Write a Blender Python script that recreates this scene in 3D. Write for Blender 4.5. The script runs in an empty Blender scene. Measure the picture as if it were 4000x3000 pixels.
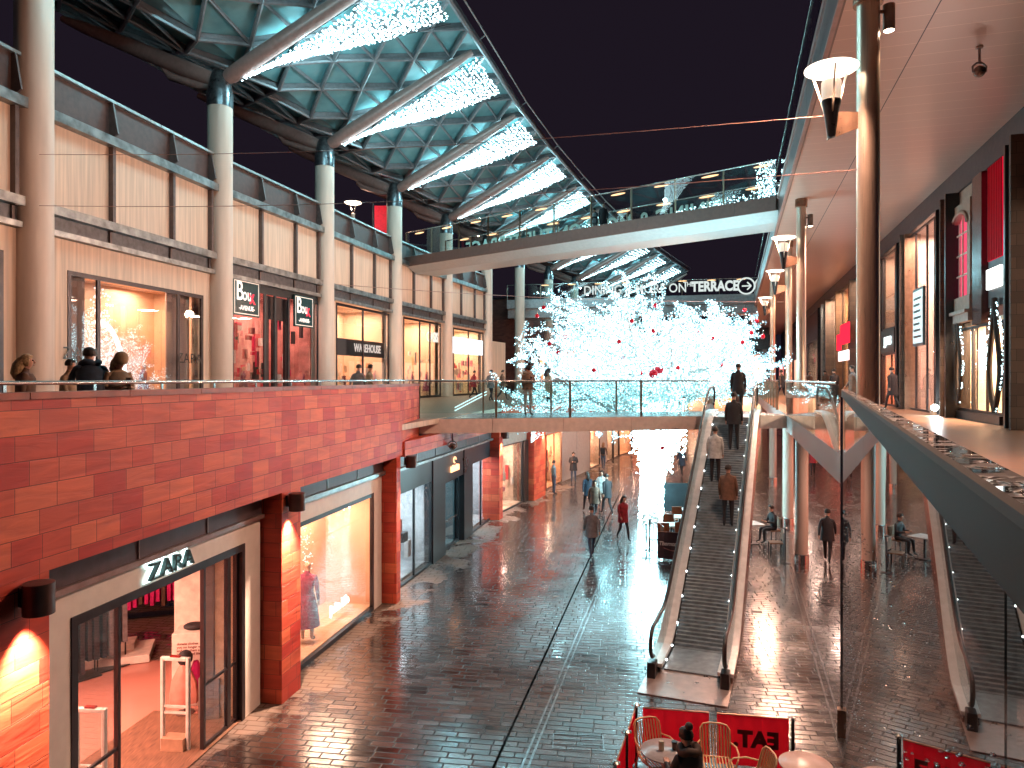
import bpy, bmesh, math, random
from mathutils import Vector, Matrix, Quaternion
random.seed(7)
R = math.radians
scene = bpy.context.scene
COL = scene.collection

# ---------------- camera, world, exposure ----------------
EYE = 6.0; FPX = 2800.0; HY = 1480.0
cam_d = bpy.data.cameras.new('camera'); cam = bpy.data.objects.new('camera', cam_d); COL.objects.link(cam)
cam_d.sensor_width = 36.0; cam_d.lens = 25.2; cam_d.shift_y = -0.005
cam_d.clip_start = 0.05; cam_d.clip_end = 2000
cam.location = (0, 0, EYE); cam.rotation_euler = (R(90), 0, 0)
scene.camera = cam
world = bpy.data.worlds.new('World'); scene.world = world; world.use_nodes = True
world.node_tree.nodes['Background'].inputs[0].default_value = (0.62, 0.42, 0.75, 1)
world.node_tree.nodes['Background'].inputs[1].default_value = 0.017
vs = scene.view_settings; vs.view_transform = 'Standard'; vs.look = 'None'; vs.exposure = 0.15; vs.gamma = 1.0; vs.use_curve_mapping = False
cy = scene.cycles
cy.max_bounces = 7; cy.diffuse_bounces = 2; cy.glossy_bounces = 4; cy.transparent_max_bounces = 14; cy.transmission_bounces = 5
cy.sample_clamp_indirect = 3.0; cy.sample_clamp_direct = 0.0; cy.use_denoising = True
cy.caustics_reflective = False; cy.caustics_refractive = False
WARM = (1.0, 0.57, 0.41); COOL = (0.38, 0.88, 1.0)

def at(x, y, d):
    """photograph pixel (4000x3000) at depth d -> world"""
    return Vector(((x - 2000) / FPX * d, d, EYE + (HY - y) / FPX * d))
def onz(x, y, z=0.0):
    return at(x, y, (EYE - z) * FPX / (y - HY))

# ---------------- materials ----------------
MATS = {}
def new_mat(name):
    m = bpy.data.materials.new(name); m.use_nodes = True
    nt = m.node_tree; nt.nodes.clear()
    out = nt.nodes.new('ShaderNodeOutputMaterial')
    return m, nt, out
def N(nt, t, **kw):
    n = nt.nodes.new(t)
    for k, v in kw.items():
        if isinstance(k, str) and hasattr(n, k): setattr(n, k, v)
    return n
def P(name, col, rough=0.5, metal=0.0, noise=0.12, nscale=6.0, bump=0.0, emis=None, estr=0.0, coat=0.0, stretch=(1, 1, 1), spec=0.5):
    """principled with a little procedural colour and roughness variation"""
    if name in MATS: return MATS[name]
    m, nt, out = new_mat(name); L = nt.links
    b = N(nt, 'ShaderNodeBsdfPrincipled'); L.new(b.outputs[0], out.inputs[0])
    tc = N(nt, 'ShaderNodeTexCoord'); mp = N(nt, 'ShaderNodeMapping'); mp.inputs['Scale'].default_value = stretch
    L.new(tc.outputs['Object'], mp.inputs[0])
    nz = N(nt, 'ShaderNodeTexNoise'); nz.inputs['Scale'].default_value = nscale; nz.inputs['Detail'].default_value = 5
    L.new(mp.outputs[0], nz.inputs['Vector'])
    rp = N(nt, 'ShaderNodeValToRGB')
    lo = [max(0, c * (1 - noise * 1.6)) for c in col]; hi = [min(1, c * (1 + noise * 1.6)) for c in col]
    rp.color_ramp.elements[0].position = 0.3; rp.color_ramp.elements[0].color = (*lo, 1)
    rp.color_ramp.elements[1].position = 0.72; rp.color_ramp.elements[1].color = (*hi, 1)
    L.new(nz.outputs[0], rp.inputs[0]); L.new(rp.outputs[0], b.inputs['Base Color'])
    mr = N(nt, 'ShaderNodeMapRange'); mr.inputs[3].default_value = max(0.02, rough * 0.75); mr.inputs[4].default_value = min(1, rough * 1.25)
    L.new(nz.outputs[0], mr.inputs[0]); L.new(mr.outputs[0], b.inputs['Roughness'])
    b.inputs['Metallic'].default_value = metal; b.inputs['Coat Weight'].default_value = coat
    b.inputs['Specular IOR Level'].default_value = spec
    if bump:
        bp = N(nt, 'ShaderNodeBump'); bp.inputs['Strength'].default_value = bump; bp.inputs['Distance'].default_value = 0.02
        L.new(nz.outputs[0], bp.inputs['Height']); L.new(bp.outputs[0], b.inputs['Normal'])
    if emis:
        b.inputs['Emission Color'].default_value = (*emis, 1); b.inputs['Emission Strength'].default_value = estr
        m.cycles.emission_sampling = 'NONE' if estr < 3 else 'AUTO'
    MATS[name] = m; return m
def E(name, col, strength, sample=False):
    if name in MATS: return MATS[name]
    m, nt, out = new_mat(name)
    e = N(nt, 'ShaderNodeEmission'); e.inputs[0].default_value = (*col, 1); e.inputs[1].default_value = strength
    nt.links.new(e.outputs[0], out.inputs[0])
    m.cycles.emission_sampling = 'AUTO' if sample else 'NONE'
    MATS[name] = m; return m
def glass(name, tint=(0.9, 0.95, 0.95), ior=1.5, rough=0.0, boost=1.0, wav=0.0, haze=0.0):
    if name in MATS: return MATS[name]
    m, nt, out = new_mat(name); L = nt.links
    tr = N(nt, 'ShaderNodeBsdfTransparent'); tr.inputs[0].default_value = (*tint, 1)
    gl = N(nt, 'ShaderNodeBsdfGlossy'); gl.inputs['Roughness'].default_value = rough; gl.inputs[0].default_value = (1, 1, 1, 1)
    # Schlick reflectance from the unsigned view angle, the same on both faces of a pane
    ge = N(nt, 'ShaderNodeNewGeometry'); dt = N(nt, 'ShaderNodeVectorMath', operation='DOT_PRODUCT'); L.new(ge.outputs['Normal'], dt.inputs[0]); L.new(ge.outputs['Incoming'], dt.inputs[1])
    ab = N(nt, 'ShaderNodeMath', operation='ABSOLUTE'); L.new(dt.outputs['Value'], ab.inputs[0])
    om = N(nt, 'ShaderNodeMath', operation='SUBTRACT'); om.inputs[0].default_value = 1.0; L.new(ab.outputs[0], om.inputs[1])
    pw = N(nt, 'ShaderNodeMath', operation='POWER'); pw.inputs[1].default_value = 5.0; L.new(om.outputs[0], pw.inputs[0])
    f0 = min(.5, boost * ((ior - 1) / (ior + 1)) ** 2)
    fr = N(nt, 'ShaderNodeMath', operation='MULTIPLY_ADD'); fr.inputs[1].default_value = 1 - f0; fr.inputs[2].default_value = f0; L.new(pw.outputs[0], fr.inputs[0])
    mu = N(nt, 'ShaderNodeMath', operation='MULTIPLY'); mu.use_clamp = True; mu.inputs[1].default_value = 1.0
    mx = N(nt, 'ShaderNodeMixShader')
    L.new(fr.outputs[0], mu.inputs[0]); L.new(mu.outputs[0], mx.inputs[0]); L.new(tr.outputs[0], mx.inputs[1]); L.new(gl.outputs[0], mx.inputs[2])
    if wav:
        tc = N(nt, 'ShaderNodeTexCoord'); nz = N(nt, 'ShaderNodeTexNoise'); nz.inputs['Scale'].default_value = 1.3; nz.inputs['Detail'].default_value = 1
        L.new(tc.outputs['Object'], nz.inputs['Vector'])
        bp = N(nt, 'ShaderNodeBump'); bp.inputs['Strength'].default_value = wav; bp.inputs['Distance'].default_value = 0.05
        L.new(nz.outputs[0], bp.inputs['Height']); L.new(bp.outputs[0], gl.inputs['Normal'])
    last = mx
    if haze:
        df = N(nt, 'ShaderNodeBsdfDiffuse'); df.inputs[0].default_value = (0.6, 0.7, 0.7, 1)
        m2 = N(nt, 'ShaderNodeMixShader'); m2.inputs[0].default_value = haze
        L.new(mx.outputs[0], m2.inputs[1]); L.new(df.outputs[0], m2.inputs[2]); last = m2
    L.new(last.outputs[0], out.inputs[0])
    MATS[name] = m; return m

def stone_mat():
    m, nt, out = new_mat('red_sandstone'); L = nt.links
    b = N(nt, 'ShaderNodeBsdfPrincipled'); L.new(b.outputs[0], out.inputs[0])
    tc = N(nt, 'ShaderNodeTexCoord')
    br = N(nt, 'ShaderNodeTexBrick'); L.new(tc.outputs['UV'], br.inputs['Vector'])
    br.offset = 0.43; br.squash = 0.72; br.squash_frequency = 3; br.offset_frequency = 2
    br.inputs['Scale'].default_value = 1.0; br.inputs['Brick Width'].default_value = 0.56; br.inputs['Row Height'].default_value = 0.27
    br.inputs['Mortar Size'].default_value = 0.004; br.inputs['Mortar Smooth'].default_value = 0.3
    br.inputs['Color1'].default_value = (0.52, 0.035, 0.022, 1); br.inputs['Color2'].default_value = (0.76, 0.17, 0.08, 1)
    br.inputs['Mortar'].default_value = (0.16, 0.03, 0.02, 1)
    mp = N(nt, 'ShaderNodeMapping'); mp.inputs['Rotation'].default_value = (0, 0, 0.16); mp.inputs['Scale'].default_value = (0.55, 3.6, 1)
    L.new(tc.outputs['UV'], mp.inputs[0])
    nz = N(nt, 'ShaderNodeTexNoise'); nz.inputs['Scale'].default_value = 2.2; nz.inputs['Detail'].default_value = 7; nz.inputs['Distortion'].default_value = 0.6
    L.new(mp.outputs[0], nz.inputs['Vector'])
    mx = N(nt, 'ShaderNodeMix', data_type='RGBA', blend_type='MULTIPLY'); mx.inputs[0].default_value = 0.75
    rp = N(nt, 'ShaderNodeValToRGB'); rp.color_ramp.elements[0].position = 0.3; rp.color_ramp.elements[0].color = (0.74, 0.62, 0.62, 1)
    rp.color_ramp.elements[1].position = 0.7; rp.color_ramp.elements[1].color = (1.18, 1.15, 1.05, 1)
    L.new(nz.outputs[0], rp.inputs[0]); L.new(br.outputs[0], mx.inputs[6]); L.new(rp.outputs[0], mx.inputs[7]); L.new(mx.outputs[2], b.inputs['Base Color'])
    b.inputs['Roughness'].default_value = 0.55
    bp = N(nt, 'ShaderNodeBump'); bp.inputs['Strength'].default_value = 0.9; bp.inputs['Distance'].default_value = 0.012
    ad = N(nt, 'ShaderNodeMath', operation='SUBTRACT'); L.new(nz.outputs[0], ad.inputs[0]); L.new(br.outputs['Fac'], ad.inputs[1])
    L.new(ad.outputs[0], bp.inputs['Height']); L.new(bp.outputs[0], b.inputs['Normal'])
    MATS['stone'] = m; return m
def brick_mat(name, c1, c2, mortar, w=0.3, h=0.1, rough=0.7, bump=0.5):
    if name in MATS: return MATS[name]
    m, nt, out = new_mat(name); L = nt.links
    b = N(nt, 'ShaderNodeBsdfPrincipled'); L.new(b.outputs[0], out.inputs[0])
    tc = N(nt, 'ShaderNodeTexCoord')
    br = N(nt, 'ShaderNodeTexBrick'); L.new(tc.outputs['UV'], br.inputs['Vector']); br.inputs['Scale'].default_value = 1
    br.inputs['Brick Width'].default_value = w; br.inputs['Row Height'].default_value = h; br.inputs['Mortar Size'].default_value = 0.006
    br.inputs['Color1'].default_value = (*c1, 1); br.inputs['Color2'].default_value = (*c2, 1); br.inputs['Mortar'].default_value = (*mortar, 1)
    L.new(br.outputs[0], b.inputs['Base Color']); b.inputs['Roughness'].default_value = rough
    bp = N(nt, 'ShaderNodeBump'); bp.invert = True; bp.inputs['Strength'].default_value = bump; bp.inputs['Distance'].default_value = 0.01
    L.new(br.outputs['Fac'], bp.inputs['Height']); L.new(bp.outputs[0], b.inputs['Normal'])
    MATS[name] = m; return m
def paving_mat():
    m, nt, out = new_mat('wet_paving'); L = nt.links
    b = N(nt, 'ShaderNodeBsdfPrincipled'); L.new(b.outputs[0], out.inputs[0])
    tc = N(nt, 'ShaderNodeTexCoord')
    mp = N(nt, 'ShaderNodeMapping'); mp.inputs['Rotation'].default_value = (0, 0, R(9)); L.new(tc.outputs['Object'], mp.inputs[0])
    br = N(nt, 'ShaderNodeTexBrick'); L.new(mp.outputs[0], br.inputs['Vector']); br.offset = 0.37; br.offset_frequency = 2
    br.squash = 1.35; br.squash_frequency = 3
    br.inputs['Scale'].default_value = 1; br.inputs['Brick Width'].default_value = 0.40; br.inputs['Row Height'].default_value = 0.165
    br.inputs['Mortar Size'].default_value = 0.016; br.inputs['Mortar Smooth'].default_value = 0.5
    br.inputs['Color1'].default_value = (0.022, 0.015, 0.014, 1); br.inputs['Color2'].default_value = (0.080, 0.050, 0.040, 1); br.inputs['Mortar'].default_value = (0.004, 0.003, 0.004, 1)
    n1 = N(nt, 'ShaderNodeTexNoise'); n1.inputs['Scale'].default_value = 0.8; n1.inputs['Detail'].default_value = 9; n1.inputs['Roughness'].default_value = 0.62
    L.new(tc.outputs['Object'], n1.inputs['Vector'])
    n2 = N(nt, 'ShaderNodeTexNoise'); n2.inputs['Scale'].default_value = 1.0; n2.inputs['Detail'].default_value = 2
    mp2 = N(nt, 'ShaderNodeMapping'); mp2.inputs['Scale'].default_value = (1.6, 6.5, 1); L.new(mp.outputs[0], mp2.inputs[0]); L.new(mp2.outputs[0], n2.inputs['Vector'])
    # dry patches are pale and dull and lie only close to the buildings: attribute 'dry' is painted on the mesh by distance to the wall
    at_ = N(nt, 'ShaderNodeAttribute', attribute_name='dry')
    dr = N(nt, 'ShaderNodeMath', operation='MULTIPLY_ADD'); dr.inputs[1].default_value = 1.0; L.new(at_.outputs['Fac'], dr.inputs[0]); L.new(n1.outputs[0], dr.inputs[2])
    rd = N(nt, 'ShaderNodeValToRGB'); rd.color_ramp.elements[0].position = 0.90; rd.color_ramp.elements[1].position = 1.04
    L.new(dr.outputs[0], rd.inputs[0])
    mc = N(nt, 'ShaderNodeMix', data_type='RGBA'); L.new(rd.outputs[0], mc.inputs[0]); L.new(br.outputs[0], mc.inputs[6])
    dry = N(nt, 'ShaderNodeMix', data_type='RGBA', blend_type='ADD'); dry.inputs[0].default_value = 1.0; L.new(br.outputs[0], dry.inputs[6]); dry.inputs[7].default_value = (0.085, 0.055, 0.035, 1); L.new(dry.outputs[2], mc.inputs[7])
    L.new(mc.outputs[2], b.inputs['Base Color'])
    rr = N(nt, 'ShaderNodeMapRange'); rr.inputs[1].default_value = 0.35; rr.inputs[2].default_value = 0.68; rr.inputs[3].default_value = 0.05; rr.inputs[4].default_value = 0.22
    L.new(n1.outputs[0], rr.inputs[0])
    r2 = N(nt, 'ShaderNodeMix', data_type='FLOAT'); L.new(rd.outputs[0], r2.inputs[0]); L.new(rr.outputs[0], r2.inputs[2]); r2.inputs[3].default_value = 0.7
    # every block has its own polish; joints are dull
    sp = N(nt, 'ShaderNodeSeparateColor'); L.new(br.outputs[0], sp.inputs[0])
    ra = N(nt, 'ShaderNodeMath', operation='MULTIPLY_ADD'); ra.inputs[1].default_value = 1.3; L.new(sp.outputs[0], ra.inputs[0]); L.new(r2.outputs[0], ra.inputs[2])
    rb = N(nt, 'ShaderNodeMath', operation='MULTIPLY_ADD'); rb.inputs[1].default_value = .35; L.new(br.outputs['Fac'], rb.inputs[0]); L.new(ra.outputs[0], rb.inputs[2])
    L.new(rb.outputs[0], b.inputs['Roughness']); sb_ = N(nt, 'ShaderNodeMath', operation='MULTIPLY'); sb_.inputs[1].default_value = .85; L.new(rb.outputs[0], sb_.inputs[0]); L.new(sb_.outputs[0], b.inputs['Coat Roughness'])
    cw = N(nt, 'ShaderNodeMath', operation='MULTIPLY_ADD'); cw.inputs[1].default_value = -1.0; cw.inputs[2].default_value = 1.0; L.new(br.outputs['Fac'], cw.inputs[0]); L.new(cw.outputs[0], b.inputs['Coat Weight'])
    h1 = N(nt, 'ShaderNodeMath', operation='MULTIPLY_ADD'); h1.inputs[1].default_value = -1.0; L.new(br.outputs['Fac'], h1.inputs[0]); L.new(n2.outputs[0], h1.inputs[2])
    bp = N(nt, 'ShaderNodeBump'); bp.inputs['Strength'].default_value = 0.26; bp.inputs['Distance'].default_value = 0.012
    L.new(bp.outputs[0], b.inputs['Coat Normal']); b.inputs['Coat IOR'].default_value = 1.5
    L.new(h1.outputs[0], bp.inputs['Height']); L.new(bp.outputs[0], b.inputs['Normal'])
    b.inputs['Specular IOR Level'].default_value = 0.7
    MATS['paving'] = m; return m

# ---------------- mesh builder ----------------
class MB:
    def __init__(s): s.v = []; s.f = []; s.uv = []; s.mi = []; s.m = 0
    def face(s, pts, uvs=None):
        i = len(s.v); s.v += [tuple(p) for p in pts]; s.f.append(tuple(range(i, i + len(pts)))); s.mi.append(s.m)
        s.uv.append(uvs or [(p[0], p[1]) for p in pts])
    def hexa(s, p, uvf=None):
        # p: 8 points, bottom ring 0-3, top ring 4-7
        a, b_, c_, d_ = Vector(p[0]), Vector(p[1]), Vector(p[3]), Vector(p[4])
        if (b_ - a).cross(c_ - a).dot(d_ - a) < 0:   # left-handed input: flip so that the faces look outward
            p = [p[0], p[3], p[2], p[1], p[4], p[7], p[6], p[5]]
        for q in ((3, 2, 1, 0), (4, 5, 6, 7), (0, 1, 5, 4), (1, 2, 6, 5), (2, 3, 7, 6), (3, 0, 4, 7)):
            s.face([p[k] for k in q], [uvf(p[k], [p[j] for j in q]) for k in q] if uvf else None)
    def box(s, c, size, rz=0.0):
        x, y, z = (a / 2 for a in size); cx, cy_, cz = c; co, si = math.cos(rz), math.sin(rz)
        pts = []
        for dz in (-z, z):
            for dx, dy in ((-x, -y), (x, -y), (x, y), (-x, y)):
                pts.append((cx + dx * co - dy * si, cy_ + dx * si + dy * co, cz + dz))
        s.hexa(pts, lambda p, q: (p[0] + p[1], p[2])); return s
    def obox(s, A, B, s0, s1, n0, n1, z0, z1):
        """box in the frame of wall A->B: s along, n to the right of the direction (street side), z"""
        ax, ay = A; dx, dy = B[0] - ax, B[1] - ay; l = math.hypot(dx, dy); tx, ty = dx / l, dy / l; nx, ny = ty, -tx
        def w(a, n, z): return (ax + tx * a + nx * n, ay + ty * a + ny * n, z)
        pts = [w(s0, n0, z0), w(s1, n0, z0), w(s1, n1, z0), w(s0, n1, z0), w(s0, n0, z1), w(s1, n0, z1), w(s1, n1, z1), w(s0, n1, z1)]
        loc = {}
        for q, a, n in zip(pts, (s0, s1, s1, s0) * 2, (n0, n0, n1, n1) * 2): loc[q] = (a, n)
        def uvf(p, q):
            a, n = loc[p]; cs = [loc[k] for k in q]
            if abs(max(c[0] for c in cs) - min(c[0] for c in cs)) < 1e-6: return (n + 3.17, p[2])
            if all(abs(k[2] - q[0][2]) < 1e-6 for k in q): return (a, n)
            return (a, p[2])
        s.hexa(pts, uvf); return s
    def tube(s, pts, r, n=10, caps=True):
        pts = [Vector(p) for p in pts]; rs = r if isinstance(r, (list, tuple)) else [r] * len(pts)
        rings = []; up = None
        for i, p in enumerate(pts):
            t = (pts[min(i + 1, len(pts) - 1)] - pts[max(i - 1, 0)]).normalized()
            if up is None: up = t.orthogonal().normalized()
            else: up = (up - t * up.dot(t)).normalized()
            b = t.cross(up)
            rings.append([p + (up * math.cos(a) + b * math.sin(a)) * rs[i] for a in (2 * math.pi * k / n for k in range(n))])
        base = len(s.v)
        for rg in rings: s.v += [tuple(q) for q in rg]
        for i in range(len(rings) - 1):
            for k in range(n):
                a = base + i * n + k; b2 = base + i * n + (k + 1) % n
                s.f.append((a, b2, b2 + n, a + n)); s.mi.append(s.m); s.uv.append([(k / n, i), ((k + 1) / n, i), ((k + 1) / n, i + 1), (k / n, i + 1)])
        if caps:
            s.f.append(tuple(base + k for k in reversed(range(n)))); s.mi.append(s.m); s.uv.append([(0, 0)] * n)
            e = base + (len(rings) - 1) * n
            s.f.append(tuple(e + k for k in range(n))); s.mi.append(s.m); s.uv.append([(0, 0)] * n)
        return s
    def lathe(s, prof, c=(0, 0, 0), n=20, sx=1, sy=1):
        base = len(s.v)
        for r, z in prof:
            for k in range(n):
                a = 2 * math.pi * k / n; s.v.append((c[0] + r * math.cos(a) * sx, c[1] + r * math.sin(a) * sy, c[2] + z))
        for i in range(len(prof) - 1):
            for k in range(n):
                a = base + i * n + k; b = base + i * n + (k + 1) % n
                s.f.append((a, b, b + n, a + n)); s.mi.append(s.m); s.uv.append([(k / n, prof[i][1]), ((k + 1) / n, prof[i][1]), ((k + 1) / n, prof[i + 1][1]), (k / n, prof[i + 1][1])])
        for e, rev in ((0, True), (len(prof) - 1, False)):
            if prof[e][0] > 1e-5:
                ks = list(range(n)); ks = ks[::-1] if rev else ks
                s.f.append(tuple(base + e * n + k for k in ks)); s.mi.append(s.m); s.uv.append([(0, 0)] * n)
        return s
    def octa(s, c, r):
        b = len(s.v); x, y, z = c
        s.v += [(x + r, y, z), (x - r, y, z), (x, y + r, z), (x, y - r, z), (x, y, z + r), (x, y, z - r)]
        for q in ((0, 2, 4), (2, 1, 4), (1, 3, 4), (3, 0, 4), (2, 0, 5), (1, 2, 5), (3, 1, 5), (0, 3, 5)):
            s.f.append(tuple(b + k for k in q)); s.mi.append(s.m); s.uv.append([(0, 0)] * 3)
    def sphere(s, c, r, n=12, sx=1, sy=1, sz=1):
        prof = [(max(1e-6, r * math.sin(math.pi * k / n)), -r * sz * math.cos(math.pi * k / n)) for k in range(n + 1)]
        return s.lathe(prof, c, n * 2 if n < 12 else 20, sx, sy)
    def build(s, name, mat, parent=None, smooth=False, bevel=0.0, loc=None):
        me = bpy.data.meshes.new(name); me.from_pydata(s.v, [], s.f)
        uvl = me.uv_layers.new(name='UVMap'); k = 0
        for u in s.uv:
            for q in u: uvl.data[k].uv = q; k += 1
        mats = mat if isinstance(mat, (list, tuple)) else [mat]
        for q in mats: me.materials.append(q)
        me.polygons.foreach_set('material_index', s.mi)
        if smooth: me.polygons.foreach_set('use_smooth', [True] * len(me.polygons))
        me.update()
        o = bpy.data.objects.new(name, me); COL.objects.link(o)
        if parent is not None:
            o.parent = parent; o.matrix_parent_inverse = parent_inv(parent)
        if smooth:
            try: me.set_sharp_from_angle(angle=R(40))
            except Exception: pass
        if bevel:
            bm = bmesh.new(); bm.from_mesh(me); bmesh.ops.remove_doubles(bm, verts=bm.verts, dist=1e-5); bm.to_mesh(me); bm.free()
            md = o.modifiers.new('bevel', 'BEVEL'); md.width = bevel; md.segments = 2; md.limit_method = 'ANGLE'
        return o
def world_of(o):
    m = Matrix.LocRotScale(o.location, o.rotation_euler, o.scale)
    return world_of(o.parent) @ o.matrix_parent_inverse @ m if o.parent else m
def parent_inv(p): return world_of(p).inverted()
def tag(o, label=None, cat=None, group=None, kind=None):
    if label: o['label'] = label
    if cat: o['category'] = cat
    if group: o['group'] = group
    if kind: o['kind'] = kind
    return o
def thing(name, label, cat, loc=(0, 0, 0), rz=0.0, group=None):
    o = bpy.data.objects.new(name, None); COL.objects.link(o); o.location = loc; o.rotation_euler = (0, 0, rz); o.empty_display_size = 0.2
    return tag(o, label, cat, group)
def local(parent):  # build children in the local frame of a thing: parent without inverse
    pass
def child(mb, name, mat, parent, **kw):
    """mesh given in the thing's own frame"""
    o = mb.build(name, mat, None, **kw); o.parent = parent; return o
def dup(root, loc, rz, label, group=None):
    r = root.copy(); COL.objects.link(r); r.location = loc; r.rotation_euler = (0, 0, rz); r['label'] = label
    if group: r['group'] = group
    for ch in list(root.children):
        c = ch.copy(); COL.objects.link(c); c.parent = r
        for g in list(ch.children):
            d = g.copy(); COL.objects.link(d); d.parent = c
    return r
def text_mesh(txt, size, depth, name, mat, M, parent=None, align='CENTER', sx=1.0, shear=0.0, space=1.0, bold=0.0):
    cu = bpy.data.curves.new(name, 'FONT'); cu.body = txt; cu.size = size; cu.extrude = depth; cu.align_x = align; cu.align_y = 'CENTER'
    cu.shear = shear; cu.space_character = space; cu.offset = bold; cu.resolution_u = 3
    t = bpy.data.objects.new(name, cu); COL.objects.link(t)
    dg = bpy.context.evaluated_depsgraph_get(); me = bpy.data.meshes.new_from_object(t.evaluated_get(dg)); me.name = name
    bpy.data.objects.remove(t); bpy.data.curves.remove(cu)
    me.transform(Matrix.Diagonal((sx, 1, 1, 1))); me.transform(M)
    me.materials.clear(); me.materials.append(mat)
    o = bpy.data.objects.new(name, me); COL.objects.link(o)
    if parent is not None: o.parent = parent; o.matrix_parent_inverse = parent_inv(parent)
    return o
def wallM(A, B, s, n, z, back=False):
    """matrix that stands text upright on wall A->B, readable from the street side (n>0)"""
    ax, ay = A; dx, dy = B[0] - ax, B[1] - ay; l = math.hypot(dx, dy); t = Vector((dx / l, dy / l, 0)); nn = Vector((dy / l, -dx / l, 0))
    o = Vector((ax, ay, 0)) + t * s + nn * n + Vector((0, 0, z))
    x = t if not back else -t; y = Vector((0, 0, 1)); zz = x.cross(y)
    return Matrix(((x.x, y.x, zz.x, o.x), (x.y, y.y, zz.y, o.y), (x.z, y.z, zz.z, o.z), (0, 0, 0, 1)))
def wpt(A, B, s, n, z):
    ax, ay = A; dx, dy = B[0] - ax, B[1] - ay; l = math.hypot(dx, dy)
    return Vector((ax + dx / l * s + dy / l * n, ay + dy / l * s - dx / l * n, z))
def ssx(A, B, x, n=0.0):
    """distance along wall A->B (offset n) where the photograph's column x meets it"""
    l = math.hypot(B[0] - A[0], B[1] - A[1]); p = wpt(A, B, 0, n, 0); tx, ty = (B[0] - A[0]) / l, (B[1] - A[1]) / l
    k = (x - 2000) / FPX
    return (k * p.y - p.x) / (tx - k * ty)
def seglen(A, B): return math.hypot(B[0] - A[0], B[1] - A[1])
def lamp(name, kind, loc, power, color=WARM, size=0.1, rot=None, spot=None, blend=0.6, sizey=None):
    l = bpy.data.lights.new(name, kind); l.energy = power; l.color = color
    if kind == 'AREA':
        l.size = size
        if sizey: l.shape = 'RECTANGLE'; l.size_y = sizey
    else: l.shadow_soft_size = size
    if kind == 'SPOT': l.spot_size = spot or R(80); l.spot_blend = blend
    o = bpy.data.objects.new(name, l); COL.objects.link(o); o.location = loc
    if rot: o.rotation_euler = rot
    return o
def aim(o, tgt):
    o.rotation_euler = (Vector(tgt) - Vector(o.location)).to_track_quat('-Z', 'Y').to_euler()

# shared materials
stone_mat(); paving_mat()
M_CREAM = P('cream_render', (0.66, 0.49, 0.37), 0.6, noise=0.12, nscale=4, stretch=(2.5, 2.5, 0.1))
M_WHITE = P('white_frame_panel', (0.80, 0.74, 0.66), 0.45, noise=0.03)
M_DARK = P('dark_metal_trim', (0.035, 0.028, 0.032), 0.35, metal=0.4, noise=0.15)
M_BROWNMETAL = P('brown_metal_panel', (0.075, 0.05, 0.055), 0.45, metal=0.3, noise=0.15)
M_LEDGE = P('galvanised_ledge', (0.28, 0.30, 0.30), 0.35, metal=0.8, noise=0.3, nscale=3)
M_GREYBAND = P('grey_panel_band', (0.10, 0.105, 0.115), 0.4, metal=0.3, noise=0.2)
M_BLACK = P('black_paint', (0.012, 0.012, 0.014), 0.3, noise=0.2)
M_STEEL = P('brushed_steel', (0.55, 0.54, 0.52), 0.22, metal=1.0, noise=0.08, stretch=(30, 30, 1))
M_COLUMN = P('pale_column_paint', (0.66, 0.53, 0.44), 0.5, noise=0.06, nscale=2, stretch=(2, 2, .3))
M_PINKGREY = P('tube_steel_paint', (0.40, 0.23, 0.20), 0.4, metal=0.2, noise=0.08)
M_GLASS = glass('clear_glass', (0.86, 0.93, 0.93), boost=1.3)
M_SHOPGLASS = glass('shop_glass', (0.9, 0.9, 0.9), boost=2.6)
M_TILE = P('deck_tile', (0.30, 0.16, 0.10), 0.35, noise=0.15, nscale=4, bump=0.1)
M_ORANGEW = P('warm_interior_wall', (0.62, 0.30, 0.14), 0.6, noise=0.06)
M_PINKW = P('pink_interior_wall', (0.75, 0.36, 0.28), 0.5, noise=0.05)

# =====================================================================
#  SETTING: ground, decks
# =====================================================================
DECK = 4.75
L0 = (-5.85, 3.0); L1 = (-4.24, 13.2); L2 = (-3.02, 19.4); L2b = (-2.93, 22.6)
L3 = (-0.4, 31.0); L4 = (3.3, 41.5); L5 = (8.7, 55.5); L6 = (13.5, 66.0); L7 = (19.5, 78.0)
UP = [(-15.9, 3.0), (-14.3, 11.2), (-12.8, 19.2), (-11.2, 27.5), (-9.2, 35.2), (-7.12, 43.4), (-4.72, 51.4), (-2.08, 59.2), (0.72, 67.2), (3.84, 75.2), (7.2, 83.0), (10.8, 91.0), (14.5, 99.0), (18.5, 107.0)]
def redge(a, d): return (a + 0.31 * d, d)
K = (5.53, 12.07)

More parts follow.
